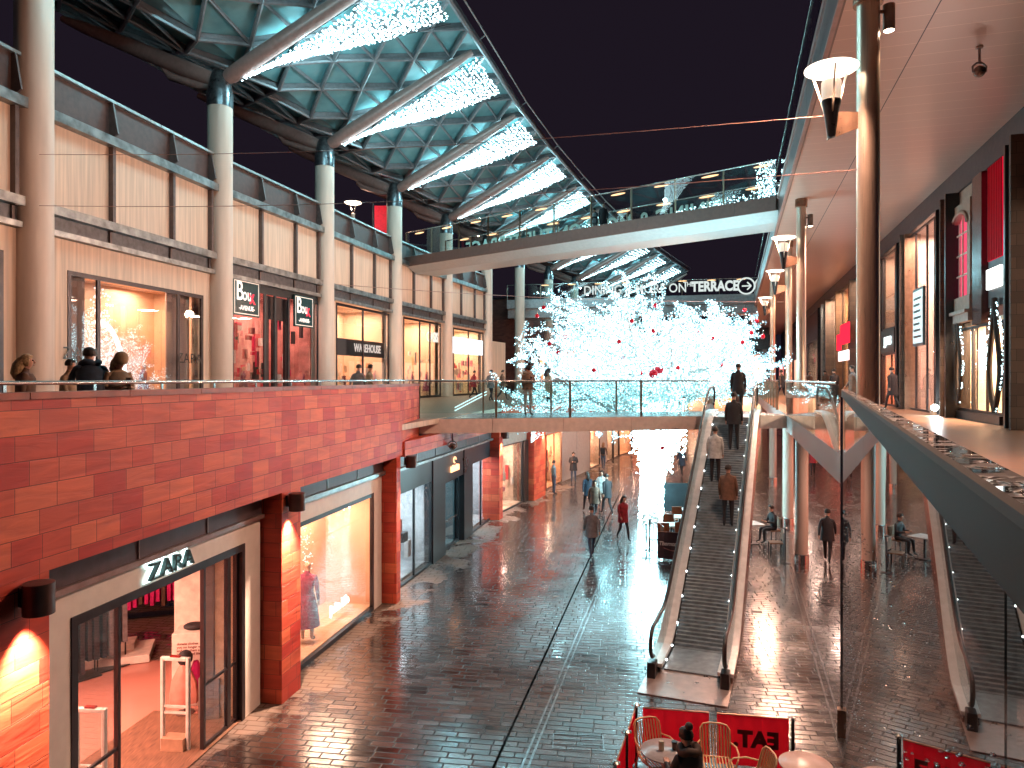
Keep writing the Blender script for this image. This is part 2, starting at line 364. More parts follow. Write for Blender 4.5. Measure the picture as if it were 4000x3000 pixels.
def ground_sheet():
    me = bpy.data.meshes.new('street_paving'); vs_, fs = [], []
    xs = [-400, -120, -40, -24, -16] + [-12 + 0.75 * i for i in range(33)] + [14, 17, 22, 30, 45, 80, 150, 500]
    ys = [-60, -20, -8, 0, 3, 5] + [6 + 0.75 * i for i in range(34)] + [33, 36, 40, 45, 50, 57, 65, 75, 90, 120, 250, 900]
    wall = [L0, L1, L2, L3, L4, L5, L6, L7]
    dry = []
    for y in ys:
        for x in xs:
            vs_.append((x, y, 0))
            wx = None
            for (a, b) in zip(wall, wall[1:]):
                if a[1] <= y <= b[1]: wx = a[0] + (b[0] - a[0]) * (y - a[1]) / (b[1] - a[1])
            dd = 9 if wx is None else x - wx
            dry.append(max(0.0, min(0.62, 0.50 - 0.40 * max(0, dd - 0.3))))
    nx = len(xs)
    for j in range(len(ys) - 1):
        for i in range(nx - 1): fs.append((j * nx + i, j * nx + i + 1, (j + 1) * nx + i + 1, (j + 1) * nx + i))
    me.from_pydata(vs_, [], fs); a = me.attributes.new('dry', 'FLOAT', 'POINT'); a.data.foreach_set('value', dry)
    me.materials.append(MATS['paving']); o = bpy.data.objects.new('street_paving', me); COL.objects.link(o)
    tag(o, 'dark wet block paving of the shopping street', kind='structure')
ground_sheet()

def drain(name, p, q, w, label):
    mb = MB(); p = Vector(p); q = Vector(q); t = (q - p).normalized(); n = Vector((t.y, -t.x, 0))
    for o_ in (-w / 2, w / 2):
        a = p + n * o_; b = q + n * o_
        mb.hexa([a - n * .02 + Vector((0, 0, .001)), b - n * .02 + Vector((0, 0, .001)), b + n * .02 + Vector((0, 0, .001)), a + n * .02 + Vector((0, 0, .001)),
                 a - n * .02 + Vector((0, 0, .008)), b - n * .02 + Vector((0, 0, .008)), b + n * .02 + Vector((0, 0, .008)), a + n * .02 + Vector((0, 0, .008))])
    o = mb.build(name, P('wet_steel_drain', (0.4, 0.42, 0.43), 0.18, metal=0.9, noise=0.2)); tag(o, label, kind='structure')
drain('drainage_channel', (-0.3, 9.0, 0), (6.8, 38.5, 0), 0.10, 'steel edged drainage channel running down the street')
drain('paving_joint_strip', (-0.75, 9.0, 0), (6.0, 39.2, 0), 0.0, 'thin steel strip in the paving left of the drainage channel')
drain('drainage_track', (1.77 + .31 * 10.5 + .02, 10.5, 0), (1.77 + .31 * 60, 60, 0), 0.13, 'wide steel track in the paving under the edge of the right walkway')
def manhole():
    mb = MB(); c = onz(2255, 2905); A = (c.x - .42, c.y - .15); B = (c.x + .42, c.y - .22)
    for k in range(3):
        for s0, s1, n0, n1 in ((0, .84, -.005 - k * .16, .012 - k * .16),): mb.obox(A, B, s0, s1, n0, n1, 0.001, 0.007)
    mb.obox(A, B, 0, .84, -.485, -.468, .001, .007); mb.obox(A, B, 0, .014, -.47, 0, .001, .0065); mb.obox(A, B, .826, .84, -.47, 0, .001, .0065)
    tag(mb.build('manhole_cover', MATS['wet_steel_drain']), 'rectangular recessed manhole cover frame in the wet paving', 'manhole cover')
manhole()

def slab(name, outline, ztop, thick, mat, label, side=None, parent=None):
    mb = MB(); n = len(outline)
    mb.m = 0; mb.face([(x, y, ztop) for x, y in outline])
    mb.m = 1; mb.face([(x, y, ztop - thick) for x, y in reversed(outline)])
    for i in range(n):
        a, b = outline[i], outline[(i + 1) % n]
        mb.face([(*a, ztop - thick), (*b, ztop - thick), (*b, ztop), (*a, ztop)])
    o = mb.build(name, [mat, side or M_CREAM], parent)
    if label: tag(o, label, kind='structure')
    return o
# left walkway deck (between the red parapet line and the upper shops)
slab('upper_walkway', [(x - 0.05, y) for x, y in (L0, L1, L2, L3, L4, L5, L6, L7)] + [(16, 90), (7.2, 83), (3.8, 75), (-2, 59), (-4.6, 51), (-7, 43), (-9.1, 35), (-11.1, 27), (-12.7, 19), (-14.2, 11), (-15.8, 3)][0:],
     DECK, 0.16, M_TILE, 'raised walkway floor in front of the left upper shops')
M_SOFFITPAINT = P('pale_deck_fascia', (0.50, 0.46, 0.44), 0.42, metal=0.15, noise=0.04)
# right walkway deck
rd = [(0.75, -2.5), (K[0] + .06, K[1]), redge(1.79, 60), redge(1.79, 100), redge(9.0, 100), redge(9.0, -2.5)]
slab('terrace_walkway', rd, DECK, 0.58, M_TILE, 'tiled walkway floor in front of the right upper shops', side=M_SOFFITPAINT)

# =====================================================================
#  LEFT: red stone building with ground-floor shops
# =====================================================================
left = thing('arcade_building', 'long curved shopping building with red sandstone wall over lit ground floor shops', 'building', (-5, 13, 0))
ST = MATS['stone']
def walls_left():
    mb = MB()
    zt = 5.78
    for A, B, z0, z1 in ((L0, L1, 3.9, zt), (L1, L2, 3.9, zt), (L2, L2b, 3.9, zt)):
        l = seglen(A, B); mb.obox(A, B, 0, l, -0.32, 0, z0, z1)
    mb.build('stone_parapet', ST, left)
    mb = MB()
    for A, B, e in ((L0, L1, 0), (L1, L2, 0), (L2, L2b, 0.01)):
        l = seglen(A, B); s = 0
        while s < l - .01:
            s2 = min(l, s + 1.55); mb.obox(A, B, s + .006, s2 - .006, -0.36, 0.025, zt + .002, zt + .075); s = s2
    mb.build('coping', P('coping_stone', (0.34, 0.08, 0.045), 0.4, noise=0.25, nscale=3), left)
    mb = MB()
    for A, B in ((L2, L3), (L3, L4), (L4, L5), (L5, L6), (L6, L7)):
        l = seglen(A, B); mb.obox(A, B, 0.34 if A == L2 else 0, l, -0.3, 0.0, 3.85, 4.262 if A in (L2,) else DECK - .004)
    mb.build('stone_fascia', ST, left)
walls_left()
BACKWALL = MB()
def opening_frame(mb, A, B, s0, s1, n, z0, z1, w, d=0.08):
    mb.obox(A, B, s0, s0 + w, n - d, n, z0, z1); mb.obox(A, B, s1 - w, s1, n - d, n, z0, z1)
    mb.obox(A, B, s0 + w, s1 - w, n - d, n, z1 - w, z1); mb.obox(A, B, s0 + w, s1 - w, n - d, n, z0, z0 + w)
def room(A, B, s0, s1, n, z0, z1, depth, mat, power, color, parent, floor=None, lz=None, nl=1):
    """a lit shop interior behind an opening: back, side walls, ceiling, floor and its ceiling light"""
    mb = MB()
    mb.obox(A, B, s0, s1, n - depth - .1, n - depth, z0, z1)
    mb.obox(A, B, s0 - .1, s0, n - depth - .1, n - .02, z0, z1); mb.obox(A, B, s1, s1 + .1, n - depth - .1, n - .02, z0, z1)
    mb.obox(A, B, s0 - .1, s1 + .1, n - depth - .1, n - .02, z1, z1 + .1)
    mb.m = 1; mb.obox(A, B, s0 - .1, s1 + .1, n - depth - .1, n - .02, z0 - .02, z0)
    o = mb.build('shop_interior', [mat, floor or mat], parent)
    for k in range(nl):
        c = wpt(A, B, s0 + (s1 - s0) * (k + .5) / nl, n - depth * .5, z1 - .06)
        t = Vector((B[0] - A[0], B[1] - A[1], 0))
        l = lamp('shop_ceiling_light', 'AREA', c, power / nl, color, size=min(depth * .7, 2), rot=(0, 0, math.atan2(t.y, t.x)), sizey=min(depth * .7, 2))
    return o
def window(A, B, s0, s1, n, z0, z1, parent, mullions=(), fm=None, w=.06, gl=None, label=None, toe=0.0):
    f = MB(); opening_frame(f, A, B, s0, s1, n, z0, z1, w)
    for m_ in mullions: f.obox(A, B, m_ - w / 2, m_ + w / 2, n - .07, n - .005, z0 + w, z1 - w)
    fo = f.build('window_frame', fm or M_DARK, parent)
    g = MB(); q0, q1 = n - .035 - toe, n - .035     # toe: pane deliberately turned in its frame to catch the tree's reflection
    g.hexa([wpt(A, B, s0 + w, q0 - .01, z0 + w), wpt(A, B, s1 - w, q1 - .01, z0 + w), wpt(A, B, s1 - w, q1, z0 + w), wpt(A, B, s0 + w, q0, z0 + w),
            wpt(A, B, s0 + w, q0 - .01, z1 - w), wpt(A, B, s1 - w, q1 - .01, z1 - w), wpt(A, B, s1 - w, q1, z1 - w), wpt(A, B, s0 + w, q0, z1 - w)])
    g.build('window_pane', gl or M_SHOPGLASS, fo)
    return fo
def pillar(A, B, s0, s1, z1=3.9, n1=0.0, n0=-.75, mat=None, parent=None):
    mb = MB(); mb.obox(A, B, s0, s1, n0, n1, 0, z1 - .004); o = mb.build('stone_pillar', mat or ST, parent or left)
    return o
def clutter(A, B, s0, s1, n0, n1, z0, z1, k, mats, parent, name='shop_display', smin=.12, smax=.45):
    """goods on display behind a window"""
    mb = MB()
    for i in range(k):
        s = random.uniform(s0, s1); n = random.uniform(n0, n1); w = random.uniform(smin, smax); h = random.uniform(smin, smax * 1.6); z = random.uniform(z0, max(z0, z1 - h))
        mb.m = i % len(mats); mb.obox(A, B, s, min(s1, s + w), n, n + .06 + random.random() * .1, z, z + h)
    return mb.build(name, mats, parent)
def wall_lamp(A, B, s, z, label, power=260, n=0.0):
    p = wpt(A, B, s, n, z); t = Vector((B[0] - A[0], B[1] - A[1], 0)); rz = math.atan2(t.y, t.x)
    g = thing('wall_lamp', label, 'wall lamp', p, rz, 'cylinder wall lamps on the red stone pillars')
    # local frame: x along the wall, -y to the street
    b = MB(); b.lathe([(.135, -.16), (.15, -.155), (.15, .17), (.13, .175), (0.0, .176)], (0, -.19, 0), 24)
    b.lathe([(.13, -.158), (.13, -.10), (0, -.10)], (0, -.19, 0), 24)
    child(b, 'lamp_body', P('bronze_lamp_metal', (0.10, 0.065, 0.06), 0.4, metal=0.6), g, smooth=True)
    b = MB(); b.box((0, -.03, .02), (.12, .06, .2)); child(b, 'wall_bracket', MATS['bronze_lamp_metal'], g)
    b = MB(); b.lathe([(.0001, -.118), (.11, -.117), (.11, -.108), (.0001, -.107)], (0, -.19, 0), 20); child(b, 'lamp_lens', E('lamp_lens_glow', (1, .62, .42), 30), g)
    n_ = Vector((t.y, -t.x, 0)).normalized()
    lp = p + n_ * .17 + Vector((0, 0, -.17))
    l = lamp('wall_lamp_beam', 'SPOT', lp, power, (1, .62, .44), .03, spot=R(76), blend=.9); aim(l, lp + Vector((0, 0, -1)) - n_ * .12)
    return g

# --- bay 1: clothing shop entrance --------------------------------------
A, B = L0, L1; LEN1 = seglen(A, B)
s_p0 = ssx(A, B, 192); pillar(A, B, 0, s_p0)
RN = -.4
sa, sb = ssx(A, B, 276, RN), ssx(A, B, 954, RN)
sr = LEN1 - .05
mb = MB(); mb.obox(A, B, s_p0, sa, RN - .1, RN, 0, 3.44); mb.obox(A, B, sb, sr, RN - .1, RN, 0, 3.44); mb.obox(A, B, sa, sb, RN - .1, RN, 3.1, 3.44)
mb.build('shopfront_surround', M_WHITE, left)
mb = MB(); mb.obox(A, B, s_p0, sr, RN - .12, RN + .03, 3.52, 3.9); mb.build('fascia_panel', M_BROWNMETAL, left)
mb = MB(); mb.obox(A, B, s_p0, sr, RN - .1, RN + .09, 3.443, 3.518)
for x in (530, 800): q = ssx(A, B, x, RN); mb.obox(A, B, q, q + .02, RN + .03, RN + .05, 3.52, 3.9)
mb.build('fascia_ledge', P('pinkish_ledge', (0.32, 0.24, 0.22), .35, metal=.6), left)
fr = MB(); w = .1
fr.obox(A, B, sa, sa + w, RN - .16, RN + .02, 0, 3.1); fr.obox(A, B, sb - w, sb, RN - .16, RN + .02, 0, 3.1); fr.obox(A, B, sa + w, sb - w, RN - .16, RN + .02, 2.98, 3.1)
door = fr.build('shop_entrance', M_DARK, left)
fr = MB()
s480, s775, s905 = ssx(A, B, 478, RN), ssx(A, B, 772, RN - .1), ssx(A, B, 908, RN)
for s0_, s1_, e_ in ((sa + w, s480 + .05, 0), (s775 + .11, s905, 0), (s905 + .002, sb - w, 1)):
    fr = MB()
    fr.obox(A, B, s1_ - .05, s1_, RN - .13, RN - .06, 0.0, 2.98); fr.obox(A, B, s0_, s0_ + (.05 if s0_ > s480 else .015), RN - .13, RN - .06, 0.0, 2.98)
    fr.obox(A, B, s0_ + .05, s1_ - .05, RN - .11, RN - .07, 1.02, 1.06); fr.obox(A, B, s0_ + .05, s1_ - .05, RN - .12, RN - .065, 0, .07)
    d1 = fr.build('sliding_door', M_DARK, door)
    g = MB(); g.obox(A, B, s0_ + .05, s1_ - .05, RN - .095, RN - .085, .07, 2.98); g.build('door_glass', M_SHOPGLASS, d1)
# interior
mbi = MB(); RB = RN - 9.5
mbi.m = 0
mbi.obox(A, B, -2.5, LEN1 + 1.5, RB - .1, RB, 0, 3.4); mbi.obox(A, B, -2.6, -2.5, RB, RN - .2, 0, 3.4)
mbi.obox(A, B, -2.5, LEN1 + 1.5, RB, RN - .2, 3.4, 3.5)
mbi.obox(A, B, -2.5, sa - .02, RN - .35, RN - .15, 0, 3.4); mbi.obox(A, B, sb + .02, LEN1 + 1.5, RN - .35, RN - .15, 0, 3.4)
mbi.m = 1; mbi.obox(A, B, -2.5, LEN1 + 1.5, RB, RN - .1, 0.002, 0.012)
mbi.m = 2; mbi.obox(A, B, sa, sb, RN - 1.75, RN - .0, 0.013, 0.02)
M_SHOPFLOOR = P('glossy_pink_floor', (0.60, 0.26, 0.20), 0.12, noise=0.05, nscale=1, spec=.6)
M_MAT = P('ribbed_entrance_mat', (0.20, 0.10, 0.06), 0.8, noise=0.35, nscale=5, stretch=(18, 1, 1), bump=.4)
mbi.build('shop_interior', [M_PINKW, M_SHOPFLOOR, M_MAT], left)
for s_, n_, p_ in ((3.2, -3.2, 230), (5.6, -3.6, 230), (8.2, -3.2, 230), (4.2, -7, 300), (8.2, -7, 300), (6.4, -1.6, 130)):
    lamp('shop_ceiling_light', 'AREA', wpt(A, B, s_, n_, 3.3), p_, (1, .50, .36), 1.1, rot=(0, 0, 0), sizey=1.1)
# inner partitions seen right of the door
mb = MB(); mb.box((-5.03, 12.72, 1.7), (.44, .08, 3.34), .25); mb.build('vestibule_panel', P('cream_panel', (0.80, 0.60, 0.40), .5), left)
mb = MB(); mb.box((-5.36, 12.72, 1.7), (.16, .3, 3.34), .25); mb.build('vestibule_post', P('grey_pillar_panel', (.22, .17, .15), .5), left)

# --- bay 2: display window ---------------------------------------------
A, B = L1, L2; LEN2 = seglen(A, B)
s1 = ssx(A, B, 1174); pillar(A, B, 0, s1)
s3 = ssx(A, B, 1549); pillar(A, B, s3, LEN2)
wl, wr = s1 + .12, ssx(A, B, 1461, RN)
mb = MB(); mb.obox(A, B, s1, wl, RN - .1, RN, 0, 3.44); mb.obox(A, B, wr, s3 - .05, RN - .1, RN, 0, 3.44); mb.obox(A, B, wl, wr, RN - .1, RN, 3.05, 3.44)
mb.build('shopfront_surround', M_WHITE, left)
mb = MB(); mb.obox(A, B, s1, s3, RN - .12, RN + .03, 3.55, 3.9); mb.build('fascia_panel', M_BROWNMETAL, left)
mb = MB(); mb.obox(A, B, s1, s3 - .02, RN - .1, RN + .10, 3.443, 3.545)
for x in (1272, 1390): q = ssx(A, B, x, RN); mb.obox(A, B, q, q + .02, RN + .03, RN + .05, 3.55, 3.9)
mb.build('fascia_ledge', M_LEDGE, left)
window(A, B, wl, wr, RN, 0.0, 3.05, left, w=.1)
room(A, B, wl - .1, wr + .1, RN - .1, 0.1, 3.2, 1.3, P('peach_display_wall', (0.80, 0.50, 0.34), .35, noise=.04, nscale=1), 330, (1, .64, .43), left, nl=2)
mb = MB()
for x in (1277, 1373): q = ssx(A, B, x, RN - 1.38); mb.obox(A, B, q, q + .012, RN - 1.398, RN - 1.392, .1, 3.2)
mb.build('panel_joint', M_BROWNMETAL, left)

# --- bay 3: dark teal-lit shop ------------------------------------------
A, B = L2, L3; LEN3 = seglen(A, B)
M_TEALBLACK = P('blue_black_shopfront', (0.02, 0.028, 0.034), 0.3, noise=0.03, nscale=1)
s_a, s_b = .45, ssx(A, B, 1948, RN)
w1a, w1b = s_a + .02, ssx(A, B, 1690, RN); d_a, d_b = ssx(A, B, 1738, RN), ssx(A, B, 1812, RN); w2a, w2b = ssx(A, B, 1845, RN), ssx(A, B, 1930, RN)
mb = MB(); mb.obox(A, B, s_a, s_b, RN - .12, RN + .04, 3.48, 3.85); mb.build('fascia_panel', M_GREYBAND, left)
mb = MB(); mb.obox(A, B, s_a, s_b, RN - .1, RN + .14, 3.40, 3.477)
for k in range(1, 7): q = s_a + (s_b - s_a) * k / 7; mb.obox(A, B, q, q + .05, RN + .04, RN + .06, 3.48, 3.85)
mb.build('fascia_ledge', M_LEDGE, left)
mb = MB()
mb.obox(A, B, w1b, d_a, RN - .3, RN + .02, 0, 3.397); mb.obox(A, B, d_b, w2a, RN - .3, RN + .02, 0, 3.397); mb.obox(A, B, w2b, w2b + .25, RN - .3, RN - .01, 0, 3.397)
mb.obox(A, B, s_a, w1b, RN - .2, RN - .02, 2.75, 3.397); mb.obox(A, B, w2a, w2b, RN - .2, RN - .02, 2.75, 3.397); mb.obox(A, B, d_a, d_b, RN - .25, RN - .015, 2.45, 3.397)
mb.build('shopfront_surround', M_TEALBLACK, left)
mb = MB(); mb.obox(A, B, w2b + .25, s_b, RN - .2, RN - .02, 0, 3.397); mb.build('shopfront_edge_panel', P('olive_panel', (.30, .27, .2), .5), left)
window(A, B, w1a, w1b, RN - .02, 0.0, 2.75, left, mullions=((w1a + w1b) / 2 + .1,), fm=M_TEALBLACK)
window(A, B, w2a, w2b, RN - .02, 0.0, 2.75, left, mullions=((w2a + w2b) / 2 - .3,), fm=M_TEALBLACK)
fd = MB(); opening_frame(fd, A, B, d_a + .3, d_b - .1, RN - .16, .0, 2.45, .1); dd_ = fd.build('shop_entrance', M_TEALBLACK, left)
g = MB(); g.obox(A, B, d_a + .4, d_b - .2, RN - .21, RN - .2, .1, 2.35); g.build('door_glass', M_SHOPGLASS, dd_)
g = MB(); g.obox(A, B, d_a + .4, d_b - .5, RN - .14, RN - .11, 1.02, 1.06); g.build('door_handle', M_STEEL, dd_)
room(A, B, s_a, w1b, RN - .25, 0.08, 2.9, 2.0, P('cool_grey_wall', (.50, .54, .56), .5), 260, (.75, .92, 1), left)
room(A, B, d_a, d_b, RN - .35, 0.02, 2.6, 3.0, P('dim_teal_wall', (.12, .2, .22), .5), 120, (.6, .9, 1), left)
room(A, B, w2a, w2b, RN - .25, 0.08, 2.9, 2.0, MATS['cool_grey_wall'], 230, (.8, .92, 1), left)
clutter(A, B, s_a + .3, w1b - .4, RN - 1.6, RN - .6, .3, 2.3, 16, [M_TEALBLACK, P('coral_goods', (.8, .2, .12), .5), P('pale_goods', (.7, .7, .68), .5)], left)
clutter(A, B, w2a + .2, w2b - .4, RN - 1.6, RN - .6, .3, 2.3, 12, [M_TEALBLACK, MATS['coral_goods'], MATS['pale_goods']], left)
s4 = ssx(A, B, 1951); pillar(A, B, s4, LEN3 + .0)

# --- bays 4..: farther ground-floor shops --------------------------------
M_DISP = [P('display_pink', (.8, .25, .3), .5), P('display_cream', (.8, .65, .5), .5), P('display_orange', (.8, .45, .25), .5), P('display_red', (.6, .05, .06), .5)]
A, B = L3, L4; LEN4 = seglen(A, B)
q = [ssx(A, B, x, RN) for x in (2003, 2043, 2087, 2131, 2135, 2199)]
mb = MB(); mb.obox(A, B, 0, LEN4, RN - .12, RN, 3.0, 3.85); mb.build('fascia_panel', P('warm_fascia', (.36, .28, .24), .5), left)
mb = MB(); mb.obox(A, B, q[1], q[2], RN - .5, RN + .1, 0, 3.0); mb.build('dark_pier', P('dark_pier_panel', (.03, .022, .02), .35), left)
pillar(A, B, ssx(A, B, 2087), ssx(A, B, 2131))
window(A, B, .1, q[1], RN - .01, .0, 3.0, left, fm=M_TEALBLACK); room(A, B, 0.1, q[1], RN - .1, .05, 3.1, 1.8, M_DISP[1], 500, (1, .62, .5), left)
clutter(A, B, .3, q[1] - .2, RN - 1.4, RN - .5, .5, 2.6, 26, [M_DISP[0], M_DISP[1], M_DISP[3], M_WHITE], left)
window(A, B, q[4], LEN4, RN - .01, .0, 3.0, left, fm=M_STEEL, mullions=((q[4] + LEN4) / 2,)); room(A, B, q[4], LEN4, RN - .1, .05, 3.1, 1.8, M_DISP[2], 600, (1, .62, .42), left)
clutter(A, B, q[4] + .2, LEN4 - .3, RN - 1.4, RN - .5, .5, 2.6, 30, [M_DISP[0], M_DISP[1], M_DISP[3], M_DISP[2]], left)
A, B = L4, L5; LEN5 = seglen(A, B)
q = [ssx(A, B, x, RN) for x in (2205, 2305, 2345, 2372, 2395)]
mb = MB(); mb.obox(A, B, 0, LEN5, RN - .12, RN, 3.3, 3.85); mb.build('fascia_panel', MATS['warm_fascia'], left)
mb = MB(); mb.obox(A, B, 0, q[1], RN - .5, RN - .02, 0, 3.3); mb.obox(A, B, q[2], q[3], RN - .5, RN - .02, 0, 3.3)
mb.obox(A, B, (0 + q[1]) / 2 - .02, (0 + q[1]) / 2, RN - .02, RN - .0, 0, 3.3); mb.build('grey_wall_panel', P('grey_concrete_panel', (.36, .33, .32), .5, noise=.08), left)
for s0, s1_ in ((q[1], q[2]), (q[3], q[4]), (q[4] + .3, LEN5)):
    window(A, B, s0, s1_, RN - .01, .0, 3.3, left); room(A, B, s0, s1_, RN - .1, .05, 3.35, 1.8, M_DISP[1], 520, (1, .6, .4), left)
    clutter(A, B, s0 + .1, s1_ - .2, RN - 1.4, RN - .5, .4, 2.8, 22, M_DISP, left)
for A, B in ((L5, L6), (L6, L7)):
    l = seglen(A, B)
    mb = MB(); mb.obox(A, B, 0, l, RN - .12, RN, 3.3, 3.85); mb.build('fascia_panel', MATS['warm_fascia'], left)
    for k in range(3):
        s0, s1_ = l * k / 3 + .1, l * (k + 1) / 3 - .1
        window(A, B, s0, s1_, RN - .01, .0, 3.3, left); room(A, B, s0, s1_, RN - .1, .05, 3.35, 1.8, M_DISP[2], 450, (1, .6, .4), left)
        clutter(A, B, s0 + .1, s1_ - .3, RN - 1.4, RN - .5, .4, 2.8, 18, M_DISP, left)

wall_lamp(L0, L1, ssx(L0, L1, 128, .12), 3.70, 'nearest bronze cylinder wall lamp left of the clothing shop entrance', 1300)
wall_lamp(L1, L2, ssx(L1, L2, 1146, .12), 3.70, 'bronze cylinder wall lamp on the pillar between shop entrance and display window', 1900)
wall_lamp(L2, L3, .32, 3.72, 'bronze cylinder wall lamp on the pillar right of the big display window', 800)
wall_lamp(L2, L3, LEN3 - .25, 3.6, 'farther wall lamp on the pillar beyond the dark shopfront', 600)
wall_lamp(L3, L4, ssx(L3, L4, 2122), 3.6, 'farthest wall lamp on the pillar between the two men standing', 600)

# parapet handrail on the red wall
rail = thing('parapet_railing', 'slim steel handrail with short posts on top of the red stone wall', 'railing', (L0[0], L0[1], 5.86))
pts = [wpt(L0, L1, 0, -.16, 5.955), wpt(L0, L1, LEN1, -.16, 5.955), wpt(L1, L2, LEN2, -.16, 5.955), (L2b[0] - .16, L2b[1], 5.955)]
MB().tube(pts, .024, 10).build('handrail', M_STEEL, rail, smooth=True)
for A, B, l in ((L0, L1, LEN1), (L1, L2, LEN2), (L2, L2b, 3.2)):
    k = max(2, int(l / 1.25))
    for i in range(k):
        p = wpt(A, B, l * (i + .5) / k, -.16, 5.856); MB().box((p.x, p.y, p.z + .04), (.015, .05, .085), 0).build('post', M_STEEL, rail)
lamp('parapet_wash', 'AREA', (0, 0, 0), 0.001)
bpy.data.objects.remove(bpy.data.objects['parapet_wash'])

# =====================================================================
#  LEFT UPPER FACADE
# =====================================================================
upb = thing('upper_shop_building', 'two storey curved facade of cream panels with lit shops behind the red wall', 'building', (-12.8, 19.2, DECK))
def uband(name, mat, n0, n1, z0, z1, i0=0, i1=9, parent=None):
    mb = MB()
    for i in range(i0, i1): mb.obox(UP[i], UP[i + 1], 0, seglen(UP[i], UP[i + 1]), n0, n1, z0, z1)
    return mb.build(name, mat, parent or upb)
NU = 9
uband('cladding_wall', M_CREAM, -.4, -.06, 10.78, 13.08, 0, 7)
uband('panel_band', M_GREYBAND, -.4, -.08, 10.12, 10.52, 0, 7)
uband('lower_ledge', M_LEDGE, -.3, .10, 9.96, 10.116, 0, 7)
uband('middle_ledge', M_LEDGE, -.3, .16, 10.524, 10.775, 0, 7)
uband('top_ledge', M_LEDGE, -.3, .22, 13.084, 13.36, 0, 7)
uband('mesh_parapet', P('brown_mesh_screen', (.085, .05, .045), .5, metal=.2, noise=.15), -.12, -.07, 13.42, 14.45, 0, 7)
uband('parapet_rail', P('pale_rail', (.45, .47, .46), .3, metal=.7), -.2, .06, 14.454, 14.54, 0, 7)
uband('roof_terrace', M_DARK, -9, -.3, 13.0, 13.2, 0, 7)
# fins
for i in range(0, 7):
    A, B = UP[i], UP[i + 1]; l = seglen(A, B)
    for k in (1, 2, 3):
        s = l * k / 3 - (.62 if k == 3 else 0)
        mb = MB()
        mb.obox(A, B, s - .06, s + .06, -.06, .10, 10.5, 13.4)
        # tapering upper blade in front of the mesh
        p = [wpt(A, B, s - .03, -.07, 13.3), wpt(A, B, s + .03, -.07, 13.3), wpt(A, B, s + .03, .24, 13.5), wpt(A, B, s - .03, .24, 13.5),
             wpt(A, B, s - .03, -.07, 14.45), wpt(A, B, s + .03, -.07, 14.45), wpt(A, B, s + .03, .06, 14.45), wpt(A, B, s - .03, .06, 14.45)]
        mb.hexa(p)
        mb.obox(A, B, s - .04, s + .04, -.078, -.02, 9.97, 10.5)
        mb.build('facade_fin', P('brown_fin_steel', (.12, .09, .085), .45, metal=.3), upb)
M_UPGLASS = glass('upper_shop_glass', (.92, .92, .92), boost=3.2)
# shop level walls and windows, bay by bay
def ubay(i, x0, x1, ztop, mat, power, color, mull=(), fm=None, depth=2.5, nl=2, z0=DECK, solid=M_CREAM, floor=None):
    A, B = UP[i], UP[i + 1]; l = seglen(A, B); n = -.12
    s0 = ssx(A, B, x0, n) if x0 is not None else .3
    s1 = ssx(A, B, x1, n) if x1 is not None else l - .3
    mb = MB(); mb.obox(A, B, 0, s0, n - .2, n, DECK, 9.955); mb.obox(A, B, s1, l, n - .2, n, DECK, 9.955)
    if ztop < 9.9: mb.obox(A, B, s0, s1, n - .2, n, ztop, 9.955)
    mb.build('shopfront_wall', solid, upb)
    window(A, B, s0, s1, n + .02, z0, ztop, upb, mullions=[ssx(A, B, x, n) for x in mull], fm=fm, w=.13, toe=min(.42, (s1 - s0) * .072), gl=M_UPGLASS)
    room(A, B, s0, s1, n - .45, DECK + .02, ztop + .1, depth, mat, power, color, upb, nl=nl, floor=floor)
    return A, B, s0, s1, n
M_PEACH = MATS['peach_display_wall']
ubay(0, None, None, 9.2, P('dim_interior', (.18, .13, .11), .5), 40, WARM)
ubay(1, None, 12, 9.3, MATS['dim_interior'], 60, WARM)
B1 = ubay(2, 263, 793, 9.1, P('peach_upper_wall', (.78, .48, .32), .4, noise=.05, nscale=.8), 330, (1, .68, .48), mull=(385, 697), depth=1.6, nl=2)
A, B, s0, s1, n = B1
mb = MB()   # grey blinds behind the two narrow side lights
mb.obox(A, B, s0 + .13, ssx(A, B, 385, n), n - .52, n - .48, DECK, 9.1); mb.obox(A, B, ssx(A, B, 697, n), s1 - .13, n - .52, n - .48, DECK, 9.1)
mb.build('window_blind', P('grey_pink_blind', (.50, .36, .32), .7, noise=.06, stretch=(6, 6, .3)), upb)
B2 = ubay(3, 903, 1245, 9.75, P('crimson_interior', (.62, .26, .22), .5, noise=.25, nscale=2), 330, (1, .6, .5), mull=(1035, 1075, 1128), fm=M_TEALBLACK, solid=M_TEALBLACK)
B3 = ubay(4, 1312, 1520, 9.9, P('peach_shop_wall', (.80, .55, .38), .45, noise=.08, nscale=.6), 650, (1, .68, .48), mull=(1418,))
B4 = ubay(5, 1575, 1722, 9.9, MATS['peach_shop_wall'], 650, (1, .68, .48), mull=(1640, 1680))
B5 = ubay(6, 1770, 1888, 9.8, P('cream_shop_wall', (.82, .62, .42), .45), 700, (1, .7, .5), mull=(1830,))
m_ = MB()
for xa, xb in ((1036, 1050), (1066, 1084), (1112, 1127)): m_.obox(B2[0], B2[1], ssx(B2[0], B2[1], xa, -.3), ssx(B2[0], B2[1], xb, -.3), -.4, -.3, DECK, 9.6)
m_.obox(B2[0], B2[1], ssx(B2[0], B2[1], 1036, -.3), ssx(B2[0], B2[1], 1127, -.3), -.39, -.31, 8.6, 9.6)
m_.build('dark_door_leaves', M_DARK, upb)
clutter(*B3[:2], B3[2] + .3, B3[3] - .4, -2.3, -.7, 4.9, 7.2, 26, [M_DISP[1], M_WHITE, M_DISP[2], P('dark_goods', (.05, .03, .03), .6)], upb)
